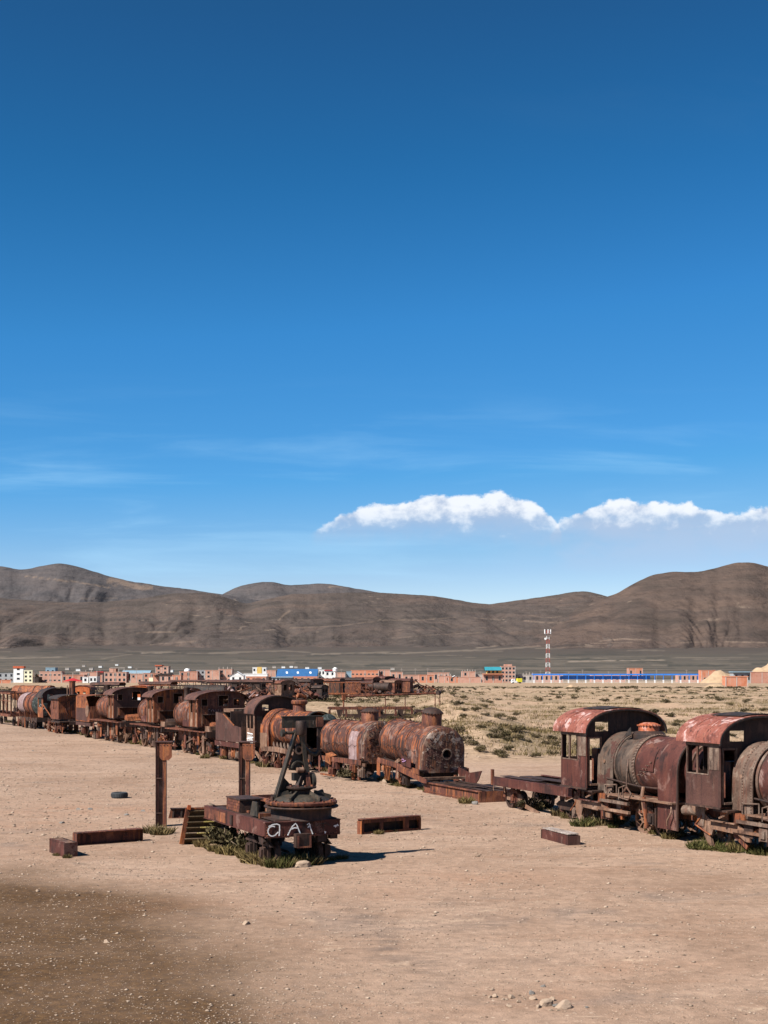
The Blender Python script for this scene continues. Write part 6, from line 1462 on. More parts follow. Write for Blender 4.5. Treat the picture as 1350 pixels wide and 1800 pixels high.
# pipe-rail structure in the middle distance
A_, B_ = far(604, 146), far(774, 150)
d = B_-A_; L = Vector((d.x, d.y, 0)).length; t = thing('pipe_rail_frame', 'tall thin rusty rail frame on posts above the domes of the two boilers', 'frame', A_, math.atan2(d.y, d.x))
part('top_rail', MB().cyl((0,0,2.0),(L,0,2.25),.10,n=8), M['rust'], t)
for k, q in enumerate((0, .425, .63, .945, .995)): part('upright', MB().cyl((L*q,0,-.3),(L*q,0,2.0+.25*q),.055 if k not in (0,) else .09,n=8), M['rust'], t)
part('end_cap', MB().cyl((L*.96,-.2,2.3),(L*1.0,.2,2.3),.22,n=12), M['rust_dark'], t)
part('foot_plate', MB().cbox((.0,0,1.9),(.35,.3,.5)), M['rust_orange'], t)
C_ = far(578, 138); D_ = far(722, 139); d = D_-C_; L = Vector((d.x, d.y, 0)).length
t = thing('wagon_underframe', 'low bare wagon underframe on short legs behind the boiler domes', 'underframe', C_, math.atan2(d.y, d.x))
for y in (-.9, .9): part('sole_bar', MB().box(0,L,y-.07,y+.07,.92,1.16), M['rust'], t)
for k in range(6): part('cross_member', MB().box(L*k/5-.06,L*k/5+.06,-.82,.82,.95,1.12), M['rust_dark'], t); part('leg', MB().box(L*k/5-.10,L*k/5+.10,-.95,-.80,.0,.919), M['rust'], t)
for k in range(4): part('axle_guard', MB().prism([(.8+2.0*k,.9),(1.0+2.0*k,.15),(1.3+2.0*k,.15),(1.5+2.0*k,.9)], .85, .9), M['rust_dark'], t)
part('girder', MB().box(1.5,L+1.5,1.6,1.8,.1,.42), M['rust_dark'], t); part('girder', MB().box(.8,L+.2,-1.8,-1.6,.0,.25), M['rust_dark'], t)
part('sloped_plate', MB().prism([(L+.4,.35),(L+1.6,.35),(L+1.2,.85),(L+.5,.9)], -.3, .8), M['rust_dark'], t)
# ---------------------------------------------------------------- the town
trd = random.Random(77)
def ordinal(k): return (['first','second','third','fourth','fifth','sixth','seventh','eighth','ninth','tenth','eleventh','twelfth','thirteenth','fourteenth','fifteenth','sixteenth','seventeenth','eighteenth','nineteenth','twentieth']+['twenty-'+w for w in ('first','second','third','fourth','fifth','sixth','seventh','eighth','ninth')]+['thirtieth']+['thirty-'+w for w in ('first','second','third','fourth','fifth','sixth','seventh','eighth','ninth')])[k]
def building(label, x0, x1, ytop, D, wall, st=2, cat='building', name='town_house', roof=None, roofh=0, depth=9.0, wins=None, glass='glass', yaw=0.0, stubs=0, parapet=True, face='glass', wh=.5, zb=None):
    """flat-fronted town building: px extents of its front, the row of its top, its distance"""
    s = F/D; W = (x1-x0)/s; c = far((x0+x1)/2, D); h = CAMH-(ytop-HZ)*D/F-c.z; base = 0.0
    t = thing(name, label, cat, c, yaw)
    hh = h-(roofh if roof else 0)
    part('wall', MB().box(-W/2,W/2,0,depth,-1.0,hh), M[wall], t)
    if parapet and not roof: 
        m = MB().box(-W/2-.1,W/2+.1,-.12,.12,hh,hh+.35); m.box(-W/2-.1,-W/2+.12,.121,depth,hh,hh+.35); m.box(W/2-.12,W/2+.1,.121,depth,hh,hh+.35); part('parapet', m, M[wall], t)
    if roof == 'flat': part('roof', MB().box(-W/2-.35,W/2+.35,-.5,depth+.3,hh+.002,hh+roofh), M[wins_roof(wall)], t)
    nw = wins if wins is not None else max(1, int(W/3.2))
    fh = hh/st
    for k in range(st):
        for i in range(nw):
            if wins is None and trd.random() < .22: continue
            x = -W/2+W*(i+.5)/nw; ww = min(1.3, W/nw*.55); z = fh*k+fh*.32
            f = part('window', MB().box(x-ww/2-.1,x+ww/2+.1,-.05,-.01,z-.1,z+fh*wh+.1), M['concrete' if wall.startswith('brick') else wall], t)
            part('pane', MB().box(x-ww/2,x+ww/2,-.065,-.052,z,z+fh*wh), M[glass], f)
    for i in range(stubs):
        x = -W/2+.3+(W-.6)*i/max(1, stubs-1); part('column_stub', MB().box(x-.15,x+.15,.2,.5,hh+.36,hh+.36+trd.uniform(.7,1.6)), M['concrete'], t)
    for i in range(max(2, int(W/6))+1 if wall.startswith('brick') else 0):
        n_ = max(2, int(W/6)); x = -W/2+.18+(W-.36)*i/n_; part('concrete_column', MB().box(x-.17,x+.17,-.08,-.012,-.5,hh-.02), M['concrete'], t)
    t['kind'] = 'thing'
    return t, W, hh
def wins_roof(w): return {'grey_wall':'pale_blue_roof'}.get(w, 'concrete')
def hip(t, W, dep, z, h, mat, over=.5, ridge=.0, name='roof'):
    a = W/2+over; r = ridge*W/2
    m = MB().add([(-a,-over,z),(a,-over,z),(a,dep+over,z),(-a,dep+over,z),(-r,dep/2,z+h),(r+.01,dep/2,z+h)], [(0,1,5,4),(1,2,5),(2,3,4,5),(3,0,4),(3,2,1,0)])
    return part(name, m, M[mat], t)
def gable(t, W, dep, z, h, mat, wallmat, over=.4, axis='x'):
    a = W/2+over
    if axis == 'x':     # ridge along x
        m = MB().add([(-a,-over,z-.1),(a,-over,z-.1),(a,dep/2,z+h),(-a,dep/2,z+h),(a,dep+over,z-.1),(-a,dep+over,z-.1)], [(0,1,2,3),(3,2,4,5)]); m.add([(p[0],p[1],p[2]-.12) for p in m.v], [(3,2,1,0),(5,4,2,3)])
        g = MB().add([(-W/2,0,z),(-W/2,dep,z),(-W/2,dep/2,z+h-.1),(W/2,0,z),(W/2,dep,z),(W/2,dep/2,z+h-.1)], [(0,1,2),(3,4,5)])
    else:
        m = MB().add([(-a,-over,z-.1),(0,-over,z+h),(a,-over,z-.1),(-a,dep+over,z-.1),(0,dep+over,z+h),(a,dep+over,z-.1)], [(0,1,4,3),(1,2,5,4)]); m.add([(p[0],p[1],p[2]-.12) for p in m.v], [(3,4,1,0),(4,5,2,1)])
        g = MB().add([(-W/2,0.01,z),(W/2,0.01,z),(0,0.01,z+h-.1),(-W/2,dep,z),(W/2,dep,z),(0,dep,z+h-.1)], [(0,1,2),(3,4,5)])
    part('roof', m, M[mat], t, sharp=20); part('gable_wall', g, M[wallmat], t)
building('grey two-storey building with large dark windows at the left edge of the town', -14, 25, 1184, 900, 'grey_wall', 2, wins=4, wh=.55)
t, W, h = building('pale four-storey building with an orange roofed stair tower, tallest at the left', 34, 57, 1179, 895, 'cream_wall', 3, wins=3)
z1 = CAMH-(1173-HZ)*895/F-t.location.z
part('stair_tower', MB().box(-W/2-3.6,-W/2+2.6,-.3,4,-1,z1-.6), M['white_wall'], t); part('tower_roof', MB().box(-W/2-3.9,-W/2+2.9,-.6,4.4,z1-.58,z1+.75), M['red_tile'], t)
for k in range(3): f = part('window', MB().box(-W/2-1.6,-W/2+.4,-.36,-.31,1.8+3*k,3.2+3*k), M['white_wall'], t); part('pane', MB().box(-W/2-1.5,-W/2+.3,-.375,-.362,1.9+3*k,3.1+3*k), M['glass'], f)
building('low orange brick yard wall in front of the grey building', -14, 20, 1196, 820, 'brick_c', 1, wins=0, name='yard_wall', cat='wall', depth=.4)
building('small dark tin shed beside the pale four-storey building', 58, 68, 1191, 880, 'black_sheet', 1, wins=0, name='tin_shed', cat='shed')
building('long brick building with a row of small dark vents under its parapet', 69, 108, 1181, 890, 'brick_b', 2, wins=5, wh=.25)
building('grey-blue roofed house far behind the long brick building', 80, 97, 1174, 1150, 'pale_blue_roof', 1)
building('low brick house behind the red pavilion', 108, 148, 1187, 885, 'brick_a', 1, stubs=3)
t = thing('pavilion', 'bright red pyramid pavilion in front of the brick houses', 'pavilion', far(125, 845)); hip(t, 9.6, 9.6, 1.1, 1.9, 'red_cloth', .3)
for x in (-4.5, 4.5):
    for y in (.3, 9.3): part('post', MB().box(x-.08,x+.08,y-.08,y+.08,-1,1.1), M['steel'], t)
building('brick house with a stubbed roof slab right of the dark tree', 140, 171, 1182, 920, 'brick_b', 2, stubs=4)
building('tiny white house with two dark windows right of the red pavilion', 157, 170, 1190, 860, 'white_wall', 1, wins=2)
building('small white annex with an open dark doorway next to the red pavilion', 145, 155, 1191, 860, 'white_wall', 1, wins=1)
t, W, h = building('small house with a flat dark red roof behind the tiny white house', 168, 180, 1183, 950, 'brick_a', 1); part('roof', MB().box(-W/2-.8,W/2+.8,-1,9.5,h+.4,h+1.0), M['red_cloth'], t)
t, W, h = building('three-storey brick house with a stepped open top storey', 183, 222, 1182, 880, 'brick_b', 2, wins=5)
part('top_storey', MB().box(-W/2+3,-W/2+7,1,8,h,h+2.6), M['brick_b'], t); part('top_slab', MB().box(-W/2+3.5,W/2-1,.8,8,h+2.62,h+2.9), M['concrete'], t)
for x in (-1, 2, W/2-1.6): part('column', MB().box(x-.15,x+.15,1,1.3,h+.36,h+2.6), M['concrete'], t)
t, W, h = building('long hall with pale blue metal roof behind the brick houses', 214, 262, 1184, 1000, 'concrete', 1, wins=0); gable(t, W, 14, h, 2.2, 'pale_blue_roof', 'concrete')
building('pale brick house with broken roof line right of the green tree', 229, 251, 1186, 878, 'brick_b', 2, stubs=4)
t, W, h = building('brick house with a pale yellow painted bay', 252, 281, 1184, 876, 'brick_a', 2); part('painted_bay', MB().box(-W/2+3.4,-W/2+6,-.12,-.081,.5,3.2), M['cream_wall'], t)
t, W, h = building('brick tower house with red roof, standing above its neighbours', 273, 296, 1172, 905, 'brick_b', 4, wins=2); part('roof', MB().box(-W/2-.3,0,-.5,9,h+.4,h+1.1), M['red_tile'], t)
t, W, h = building('dark roofed brick block with a gap of pillars', 281, 303, 1187, 874, 'brick_b', 1); part('roof', MB().prism([(-W/2-4,h-.2),(W/2,h-.2),(W/2-1,h+1.2),(-W/2,h+1.0)], -.4, 8), M['black_sheet'], t)
building('long plain brick wall with concrete pillars left of the domed house', 303, 318, 1188, 870, 'brick_c', 1, wins=1)
t, W, h = building('brick house carrying a white arched dome on its roof', 315, 347, 1181, 890, 'brick_a', 2); part('arch_dome', MB().lathe([(1.9,0),(1.75,.9),(1.2,1.6),(.0,1.9)], 20, 'z', (-1.0,2,h+.3)), M['white_wall'], t)
building('half-built brick frame house with dark openings, right of the domed house', 345, 360, 1179, 895, 'grey_wall', 3, wins=2)
building('pink brick three-storey house with many small windows', 360, 386, 1179, 885, 'brick_b', 3)
building('taller brick house with dark roof terrace left of the white church', 384, 408, 1177, 888, 'brick_b', 3, stubs=4)
t, W, h = building('white gabled church hall among the brick houses', 404, 428, 1188, 868, 'white_wall', 1, wins=2); gable(t, W, 10, h, 2.6, 'white_paint', 'white_wall', axis='y')
building('long low white wall building beside the church hall', 428, 470, 1185, 905, 'white_wall', 1, wins=0)
building('orange brick wall house in front of the white buildings', 432, 468, 1190, 862, 'brick_c', 1, wins=4)
t, W, h = building('white twin-block house with a yellow middle and blue windows', 444, 468, 1174, 930, 'white_wall', 3, wins=4); part('yellow_bay', MB().box(-1.5,1.5,-.2,-.07,1,h+.6), M['yellow_wall'], t)
building('plain brick block left of the blue hall', 468, 485, 1179, 915, 'brick_b', 2)
# blue hall
t, W, h = building('large hall with bright blue sloping roof and dark gable end', 487, 556, 1190, 900, 'concrete', 1, wins=0, depth=26); gable(t, W, 26, h+.1, 5.0, 'blue_roof', 'black_sheet', .6)
for x in (-6.5, .5, 8.5): part('skylight', MB().add([(x-.6,5.2,h+2.2),(x+.6,5.2,h+2.2),(x+.3,8.2,h+3.35),(x-.9,8.2,h+3.35)], [(0,1,2,3)]), M['white_paint'], t)
building('grey lean-to shed with a wide dark window band in front of the blue hall', 478, 514, 1190, 865, 'grey_wall', 1, wins=5, roof='flat', roofh=.4)
building('orange painted brick house in front of the blue hall', 515, 558, 1190, 866, 'brick_c', 1, wins=4)
building('white modern house with stepped blocks right of the blue hall', 554, 571, 1178, 920, 'white_wall', 2, wins=3)
t, W, h = building('house with red flat roof beside the white water tower', 571, 589, 1180, 915, 'white_wall', 2); part('roof', MB().box(-W/2-.4,W/2+.4,-.5,9,h+.36,h+.9), M['red_cloth'], t)
t = thing('water_tower', 'slim white water tower right of the blue hall', 'water tower', far(589, 905)); part('shaft', MB().cyl((0,0,-1),(0,0,6.6),.9,n=16), M['white_wall'], t); part('tank', MB().lathe([(.9,6.6),(1.5,7.2),(1.5,9.0),(.5,9.6),(0,9.7)], 18, 'z'), M['white_wall'], t)
building('low brick house right of the water tower', 592, 607, 1183, 900, 'brick_b', 1)
building('light grey domed shed roof between brick houses', 609, 618, 1181, 905, 'pale_blue_roof', 1, wins=0)
building('long brick wall house with white pillars', 617, 666, 1179, 905, 'brick_c', 2, wins=7, wh=.2)
t = thing('site_cabin', 'pale teal rounded cabin standing among the far wrecks', 'cabin', far(640, 700)); part('body', MB().shell(arc_prof(2.6,1.9,.4,10), -2.2, 2.2, .05, 2), M['pale_blue_roof'], t); part('wall', MB().box(-2.1,2.1,-1.2,1.2,-.6,2.0), M['pale_blue_roof'], t); part('window', MB().box(-1.2,.8,-1.24,-1.205,.8,1.6), M['white_wall'], t)
building('pink brick house with raised middle right of the long pillared house', 666, 686, 1178, 912, 'brick_b', 2)
building('long low brick wall right of the pink brick house', 686, 708, 1182, 905, 'brick_b', 1)
building('square orange brick house at the tip of the far wrecks', 736, 764, 1187, 880, 'brick_c', 1, wins=2)
building('unfinished brick walls with bare columns, right of the square orange house', 770, 793, 1189, 880, 'brick_b', 1, stubs=5)
t, W, h = building('small brick house with white gabled porch roof', 788, 812, 1191, 872, 'brick_c', 1); gable(t, W*.5, 6, h, 1.4, 'white_paint', 'white_wall', axis='y')
building('grey unfinished three-storey frame', 812, 836, 1181, 925, 'brick_b', 2, stubs=6)
building('low pink brick yard wall in front of the unfinished frame', 806, 846, 1191, 868, 'brick_b', 1, wins=0, name='yard_wall', cat='wall', depth=.4)
t, W, h = building('house with bright teal roof and orange balcony slab', 850, 884, 1186, 872, 'brick_a', 1, wins=3); part('balcony_slab', MB().box(-W/2-1,W/2+1.5,-1.6,0,h+.2,h+.7), M['brick_c'], t); part('upper_wall', MB().box(-W/2+2.2,W/2-.6,.8,8,h+.4,h+2.8), M['yellow_wall'], t); gable(t, W*.8, 9, h+2.8, 2.0, 'teal_roof', 'teal_roof')
for x in (-2.5, 0, 2.5): part('dark_window', MB().box(x-.6,x+.6,.74,.79,h+1.0,h+2.4), M['glass'], t)
t, W, h = building('four-storey brick house beside the teal roofed house', 881, 906, 1172, 900, 'brick_b', 4, wins=4); part('top_block', MB().box(-2.4,2.4,1,6,h,h+1.6), M['brick_b'], t)
building('brick house with white roof trim far behind the blue canopy', 1105, 1130, 1175, 1150, 'brick_c', 1)
building('orange brick house at the right end of the blue canopy', 1233, 1258, 1179, 905, 'brick_c', 2)
t, W, h = building('open shed with grey-blue roof and three dark bays', 1289, 1321, 1183, 840, 'grey_wall', 1, wins=3, glass='dark'); part('roof', MB().box(-W/2-.6,W/2+.6,-1.2,9,h+.36,h+.9), M['pale_blue_roof'], t)
building('long red brick wall at the right edge in front of the big sand heap', 1319, 1420, 1182, 830, 'brick_a', 1, wins=0, name='yard_wall', cat='wall', depth=.4)
building('small plain brick hut alone on the plain at the right', 1275, 1315, 1190, 525, 'brick_c', 1, wins=0, name='brick_hut', cat='hut', depth=5)
building('row of grey unfinished walls left of the blue canopy', 908, 937, 1187, 905, 'concrete', 1, wins=3, stubs=6)
building('pinkish brick walls behind the left end of the blue canopy', 940, 990, 1186, 925, 'brick_b', 1, wins=6)
building('far brick houses behind the middle of the blue canopy', 1040, 1100, 1186, 940, 'brick_b', 1, wins=6)
building('pinkish brick sheds behind the right end of the blue canopy', 1192, 1230, 1186, 930, 'brick_b', 1, wins=5)
for k, (x0, x1, yt, D, w_, lb) in enumerate([(222,232,1187,905,'brick_a','narrow brick house between the three-storey house and the pale brick house'),(700,738,1187,930,'brick_b','long faint brick row behind the tip of the wrecks'),(752,790,1183,960,'brick_b','brick row with dark roofs behind the unfinished walls'),(836,850,1186,930,'concrete','pale grey frame left of the teal roofed house'),(60,72,1187,1000,'brick_a','brick house half hidden behind the dark tin shed')]):
    building(lb, x0, x1, yt, D, w_, 1)
# small far houses on the plain behind
fm_ = MB().box(-3,3,0,6,0,3.2); fm2 = MB().box(-3.3,3.3,-.3,6.3,3.2,3.5)
ho = sorted([147,176,137,160,205,228,482,498,512,520,540,562,118,300,330,690])
for k in range(16):
    px, py = [(147,1163),(176,1165),(137,1172),(160,1170),(205,1160),(228,1166),(482,1166),(498,1166),(512,1165),(520,1166),(540,1168),(562,1168),(118,1170),(300,1174),(330,1172),(690,1170)][k]
    D = 1500+40*(1180-py)*1.6
    q = thing('far_house', 'tiny pale house on the far apron, '+ordinal(ho.index(px))+' from the left', 'house', far(px, D), 0, 'tiny far houses'); part('wall', fm_ if k == -1 else MB().box(-3,3,0,6,-1,3.0), M['white_wall' if k % 3 else 'concrete'], q); part('roof', MB().box(-3.3,3.3,-.3,6.3,3.01,3.4), M['concrete'], q)
# long blue canopy with rail fence
t = thing('platform_canopy', 'long bright blue platform canopy on white footed posts, right of the mast', 'canopy', far(938, 860), 0)
Lc = (1228-938)/F*860
part('roof', MB().box(-.5,Lc*1.0,0,7,5.05,5.5), M['blue_canopy'], t); part('fascia', MB().box(-.5,Lc,-.1,-.01,4.7,5.55), M['blue_canopy'], t)
x = 17.0
for k in range(14):
    part('wall_panel', MB().box(17+k*3.85,17+k*3.85+3.8,1.5,1.65,2.2,4.3), M['blue_canopy'], t)
n = 20
for k in range(n):
    x = .2+(Lc-.6)*k/(n-1); part('post', MB().box(x-.16,x+.16,-.1,.25,1.9,5.04), M['blue_canopy'], t); part('post_foot', MB().box(x-.4,x+.4,-.3,.5,-1.2,1.89), M['white_wall'], t)
for z in (.3, 1.1, 1.8): part('rail', MB().box(-9,Lc+9,-.35,-.27,z-.05,z+.05), M['white_wall'], t)
# lattice mast
D = 1010; b = far(963, D); H = CAMH-(1108-HZ)*D/F-b.z
t = thing('radio_mast', 'tall red and white lattice radio mast above the blue canopy', 'mast', b)
nb = 11
for k in range(nb):
    z0, z1 = H*k/nb-(.5 if k == 0 else 0), H*(k+1)/nb; w0, w1 = 1.55-.75*k/nb, 1.55-.75*(k+1)/nb; m = MB()
    C0 = [(-w0,-w0),(w0,-w0),(w0,w0),(-w0,w0)]; C1 = [(-w1,-w1),(w1,-w1),(w1,w1),(-w1,w1)]
    for i in range(4):
        j = (i+1) % 4; m.beam((*C0[i],z0),(*C1[i],z1),.17,.17); m.beam((*C0[i],z0),(*C1[j],z1),.09,.09); m.beam((*C0[j],z0),(*C1[i],z1),.09,.09); m.beam((*C1[i],z1),(*C1[j],z1),.2,.2)
    part('lattice_section', m, M['tower_red'] if k % 2 == 0 else M['white_wall'], t)
for a in range(3): part('panel_antenna', MB().cbox((2.3*math.cos(2.1*a+.5),2.3*math.sin(2.1*a+.5),H-.8),(.7,.5,3.0),(0,0,2.1*a)), M['white_wall'], t)
part('antenna_platform', MB().box(-2.2,2.2,-2.2,2.2,H-2.6,H-2.4), M['steel'], t); part('small_dish', MB().cyl((-1.9,-1.2,H-6),(-1.9,-1.6,H-6),.8,n=14), M['white_wall'], t)
# truck
t = thing('truck', 'small white truck with yellow load parked left of the blue canopy', 'truck', far(908, 800), .2)
part('cab', MB().prism([(-3,.5),(-1.1,.5),(-1.1,2.5),(-2.3,2.5),(-3,1.6)], -1, 1), M['white_paint'], t); part('windscreen', MB().box(-2.8,-2.2,-1.03,-1.005,1.6,2.3), M['glass'], t); part('cargo_body', MB().box(.2,3,-1.1,1.1,.8,2.9), M['yellow_paint'], t); part('bonnet', MB().box(-1.05,.15,-1,1,.5,1.5), M['white_paint'], t)
for x in (-2.2, 2.0):
    for y in (-.95, .95): part('wheel', MB().cyl((x,y-.12,.42),(x,y+.12,.42),.42,n=12), M['rubber'], t)
# poles
pm = MB().cyl((0,0,-1),(0,0,8.5),.14,.09,8).mesh('pole', M['pole_wood']); pm2 = MB().box(-.9,.9,-.06,.06,7.9,8.05).mesh('cross_arm', M['pole_wood'])
for k, px in enumerate((60,100,132,176,240,292,352,420,508,560,600,706,730,752,779,822,845,925,950,1000,1024,1070,1130,1154,1207,1243,1262)):
    o = thing('utility_pole', ordinal(k)+' utility pole from the left in the town', 'pole', far(px, trd.uniform(860, 1000)), 0, 'utility poles in the town'); o.scale = (1,1,trd.uniform(.7,1.1)); part('pole', pm, M['pole_wood'], o); part('cross_arm', pm2, M['pole_wood'], o)
# sand and rubble heaps
def heap(label, px0, px1, ytop, D, mat, seed):
    c = far((px0+px1)/2, D); w = (px1-px0)/F*D/2; h = CAMH-(ytop-HZ)*D/F-c.z
    n, m_ = 28, 12; vs = []; fs = []
    for j in range(m_+1):
        for i in range(n):
            a = 2*PI*i/n; r = j/m_; x, y = w*r*math.cos(a), w*.7*r*math.sin(a); z = h*max(0,(1-r*r)**1.1)*(1+.3*noise.noise(Vector((x/w*2.2+seed,y/w*2.2,0)))+.08*noise.noise(Vector((x/w*7+seed,y/w*7,0))))-.3*r; vs.append((x, y, z))
    for j in range(m_):
        for i in range(n): fs.append((j*n+i, j*n+(i+1) % n, (j+1)*n+(i+1) % n, (j+1)*n+i))
    mb = MB(); mb.add(vs, fs); solo('sand_heap', mb, M[mat], label, 'heap', c, sharp=180)
heap('tall pale sand heap behind the right end of the blue canopy', 1228, 1312, 1180, 860, 'sand', 1)
heap('big sand heap at the right edge of the picture behind a red wall', 1306, 1400, 1165, 870, 'sand', 2)
heap('wide low sand heap on the plain left of the brick hut', 1230, 1284, 1202, 500, 'sand', 3)
heap('small pale sand heap on the plain below the blue canopy', 990, 1022, 1204, 470, 'sand', 4)
heap('low heap of broken red brick at the foot of the brick hut', 1288, 1316, 1208, 480, 'rubble_red', 5)
# trees
def leaf_cloud(r, n, rx, rz, cz, size, seed, hollow=.35):
    rr = random.Random(seed); m = MB()
    lobes = [(rr.uniform(-.6,.6)*rx, rr.uniform(-.6,.6)*rx, cz+rr.uniform(-.5,.6)*rz, rr.uniform(.4,.75)) for _ in range(9)]
    for k in range(n):
        lx, ly, lz, lr = rr.choice(lobes); d = Vector((rr.gauss(0,1), rr.gauss(0,1), rr.gauss(0,1))).normalized()*(rr.uniform(hollow,1)**.5)
        c = Vector((lx+d.x*rx*lr, ly+d.y*rx*lr, lz+d.z*rz*lr)); u = Vector((rr.gauss(0,1), rr.gauss(0,1), rr.gauss(0,.6))).normalized()*size*rr.uniform(.6,1.4); v = u.cross(d if d.length > .1 else Vector((0,0,1))).normalized()*size*rr.uniform(.4,.9)
        m.add([c-u*.5, c+v*.5, c+u*.5, c-v*.5], [(0,1,2,3)])
    return m
for k, (px, D, w, h, lb) in enumerate([(62,905,5.0,5.5,'dark bushy tree right of the pale four-storey building'),(121,930,5.5,5.0,'wide dark tree behind the red pavilion'),(226,890,3.2,5.6,'dark green tree beside the three-storey brick house'),(155,1010,6,4,'low dark tree mass behind the stubbed brick house')]):
    t = thing('town_tree', lb, 'tree', far(px, D)); part('trunk', MB().cyl((0,0,-1),(.2,0,h*.6),.22,.10,8), M['twig'], t); part('crown', leaf_cloud(1, 420, w*.55, h*.45, h*.62, .7, k+3), M['tree_leaf'], t)
    for q in range(3): part('limb', MB().cyl((.1,0,h*.35),(math.cos(q*2.1)*w*.3,math.sin(q*2.1)*w*.3,h*.7),.09,.04,6), M['twig'], t)
# ---------------------------------------------------------------- shrubs, grass, stones
vr = random.Random(4)
def fb1(x, y, s): return noise.fractal(Vector((x, y, s*3.7)), .8, 2.0, 3)*.8
class ZT:      # quick terrain lookups on a fine table
    ys = np.geomspace(14, 1000, 700); ts = np.linspace(-.36, .36, 500)
    z = zt(ts[None, :]*ys[:, None], ys[:, None]+0*ts[None, :])
    @classmethod
    def at(c, x, y):
        i = min(698, max(0, int(math.log(y/14)/math.log(1000/14)*699))); j = min(498, max(0, int((x/y+.36)/.72*499))); return float(c.z[i:i+2, j:j+2].mean())
def shrub_mesh(name, seed, n, rx, rz, size, mat):
    rr = random.Random(seed); m = MB()
    lobes = [(rr.uniform(-.62,.62)*rx, rr.uniform(-.62,.62)*rx, rr.uniform(.25,.6)*rz, rr.uniform(.3,.55)) for _ in range(7)]
    for k in range(n):
        lx, ly, lz, lr = rr.choice(lobes); d = Vector((rr.gauss(0,1), rr.gauss(0,1), abs(rr.gauss(0,.9))-.15)).normalized()*rr.uniform(.35,1.05)
        c = Vector((lx+d.x*rx*lr, ly+d.y*rx*lr, max(.02, lz+d.z*rz*lr*1.1)))
        u = (d*.6+Vector((rr.gauss(0,.5), rr.gauss(0,.5), rr.uniform(.1,.9)))).normalized()*size*rr.uniform(.7,1.6); v = u.cross(Vector((rr.gauss(0,1), rr.gauss(0,1), rr.gauss(0,1)))).normalized()*size*rr.uniform(.18,.42)
        m.add([c-u*.5-v*.2, c+v, c+u*.6, c-v], [(0,1,2,3)])
    return m.mesh(name, M[mat], 180)
def twig_mesh(seed, rx, rz):
    rr = random.Random(seed); m = MB()
    for k in range(14):
        a = rr.uniform(0,2*PI); e = Vector((math.cos(a)*rx*rr.uniform(.3,.8), math.sin(a)*rx*rr.uniform(.3,.8), rz*rr.uniform(.5,1.0))); m.beam((0,0,-.03), e, .018, .018)
    return m.mesh('stems', M['twig'], 180)
SH = [(shrub_mesh('foliage', 10+k, 520 if k < 4 else 300, .62, .62, .10, 'shrub' if k % 3 else 'shrub_pale'), twig_mesh(k, .62, .62)) for k in range(6)]
def tuft_mesh(name, seed, n, rx, h, mat, lean=.5, wid=.014):
    rr = random.Random(seed); m = MB()
    for k in range(n):
        a = rr.uniform(0,2*PI); r = rx*math.sqrt(rr.random())*.75; b = Vector((r*math.cos(a), r*math.sin(a), -.02)); hh = h*rr.uniform(.45,1.15)*(1-.45*(r/rx)); d = Vector((math.cos(a)*lean*rr.uniform(.1,1)+rr.gauss(0,.25), math.sin(a)*lean*rr.uniform(.1,1)+rr.gauss(0,.25), 1)).normalized()
        s = d.cross(Vector((rr.gauss(0,1), rr.gauss(0,1), .2))).normalized()*wid*rr.uniform(.7,1.5); mid = b+d*hh*.55; tip = b+d*hh+Vector((d.x,d.y,-.35))*hh*.25
        m.add([b-s, b+s, mid+s*.8, mid-s*.8, tip], [(0,1,2,3),(3,2,4)])
    return m.mesh(name, M[mat], 180)
TG = [tuft_mesh('blades', 20+k, 230, .42, .38, 'grass_green') for k in range(3)]
TM = [tuft_mesh('blades', 30+k, 230, .42, .42, 'grass_mixed') for k in range(3)]
TD = [tuft_mesh('blades', 40+k, 190, .40, .45, 'grass_dry', .6) for k in range(3)]
def plant(name, meshes, label, cat, group, p, sc_, flat=1.0):
    me = meshes if not isinstance(meshes, list) else vr.choice(meshes)
    if isinstance(me, tuple):
        t = thing(name, label, cat, p, vr.uniform(0, 6.28), group); t.scale = (sc_, sc_, sc_*flat); part('foliage', me[0], None, t); part('stems', me[1], None, t); return t
    o = solo(name, me, None, label, cat, p, vr.uniform(0, 6.28), group); o.scale = (sc_, sc_, sc_*flat); return o
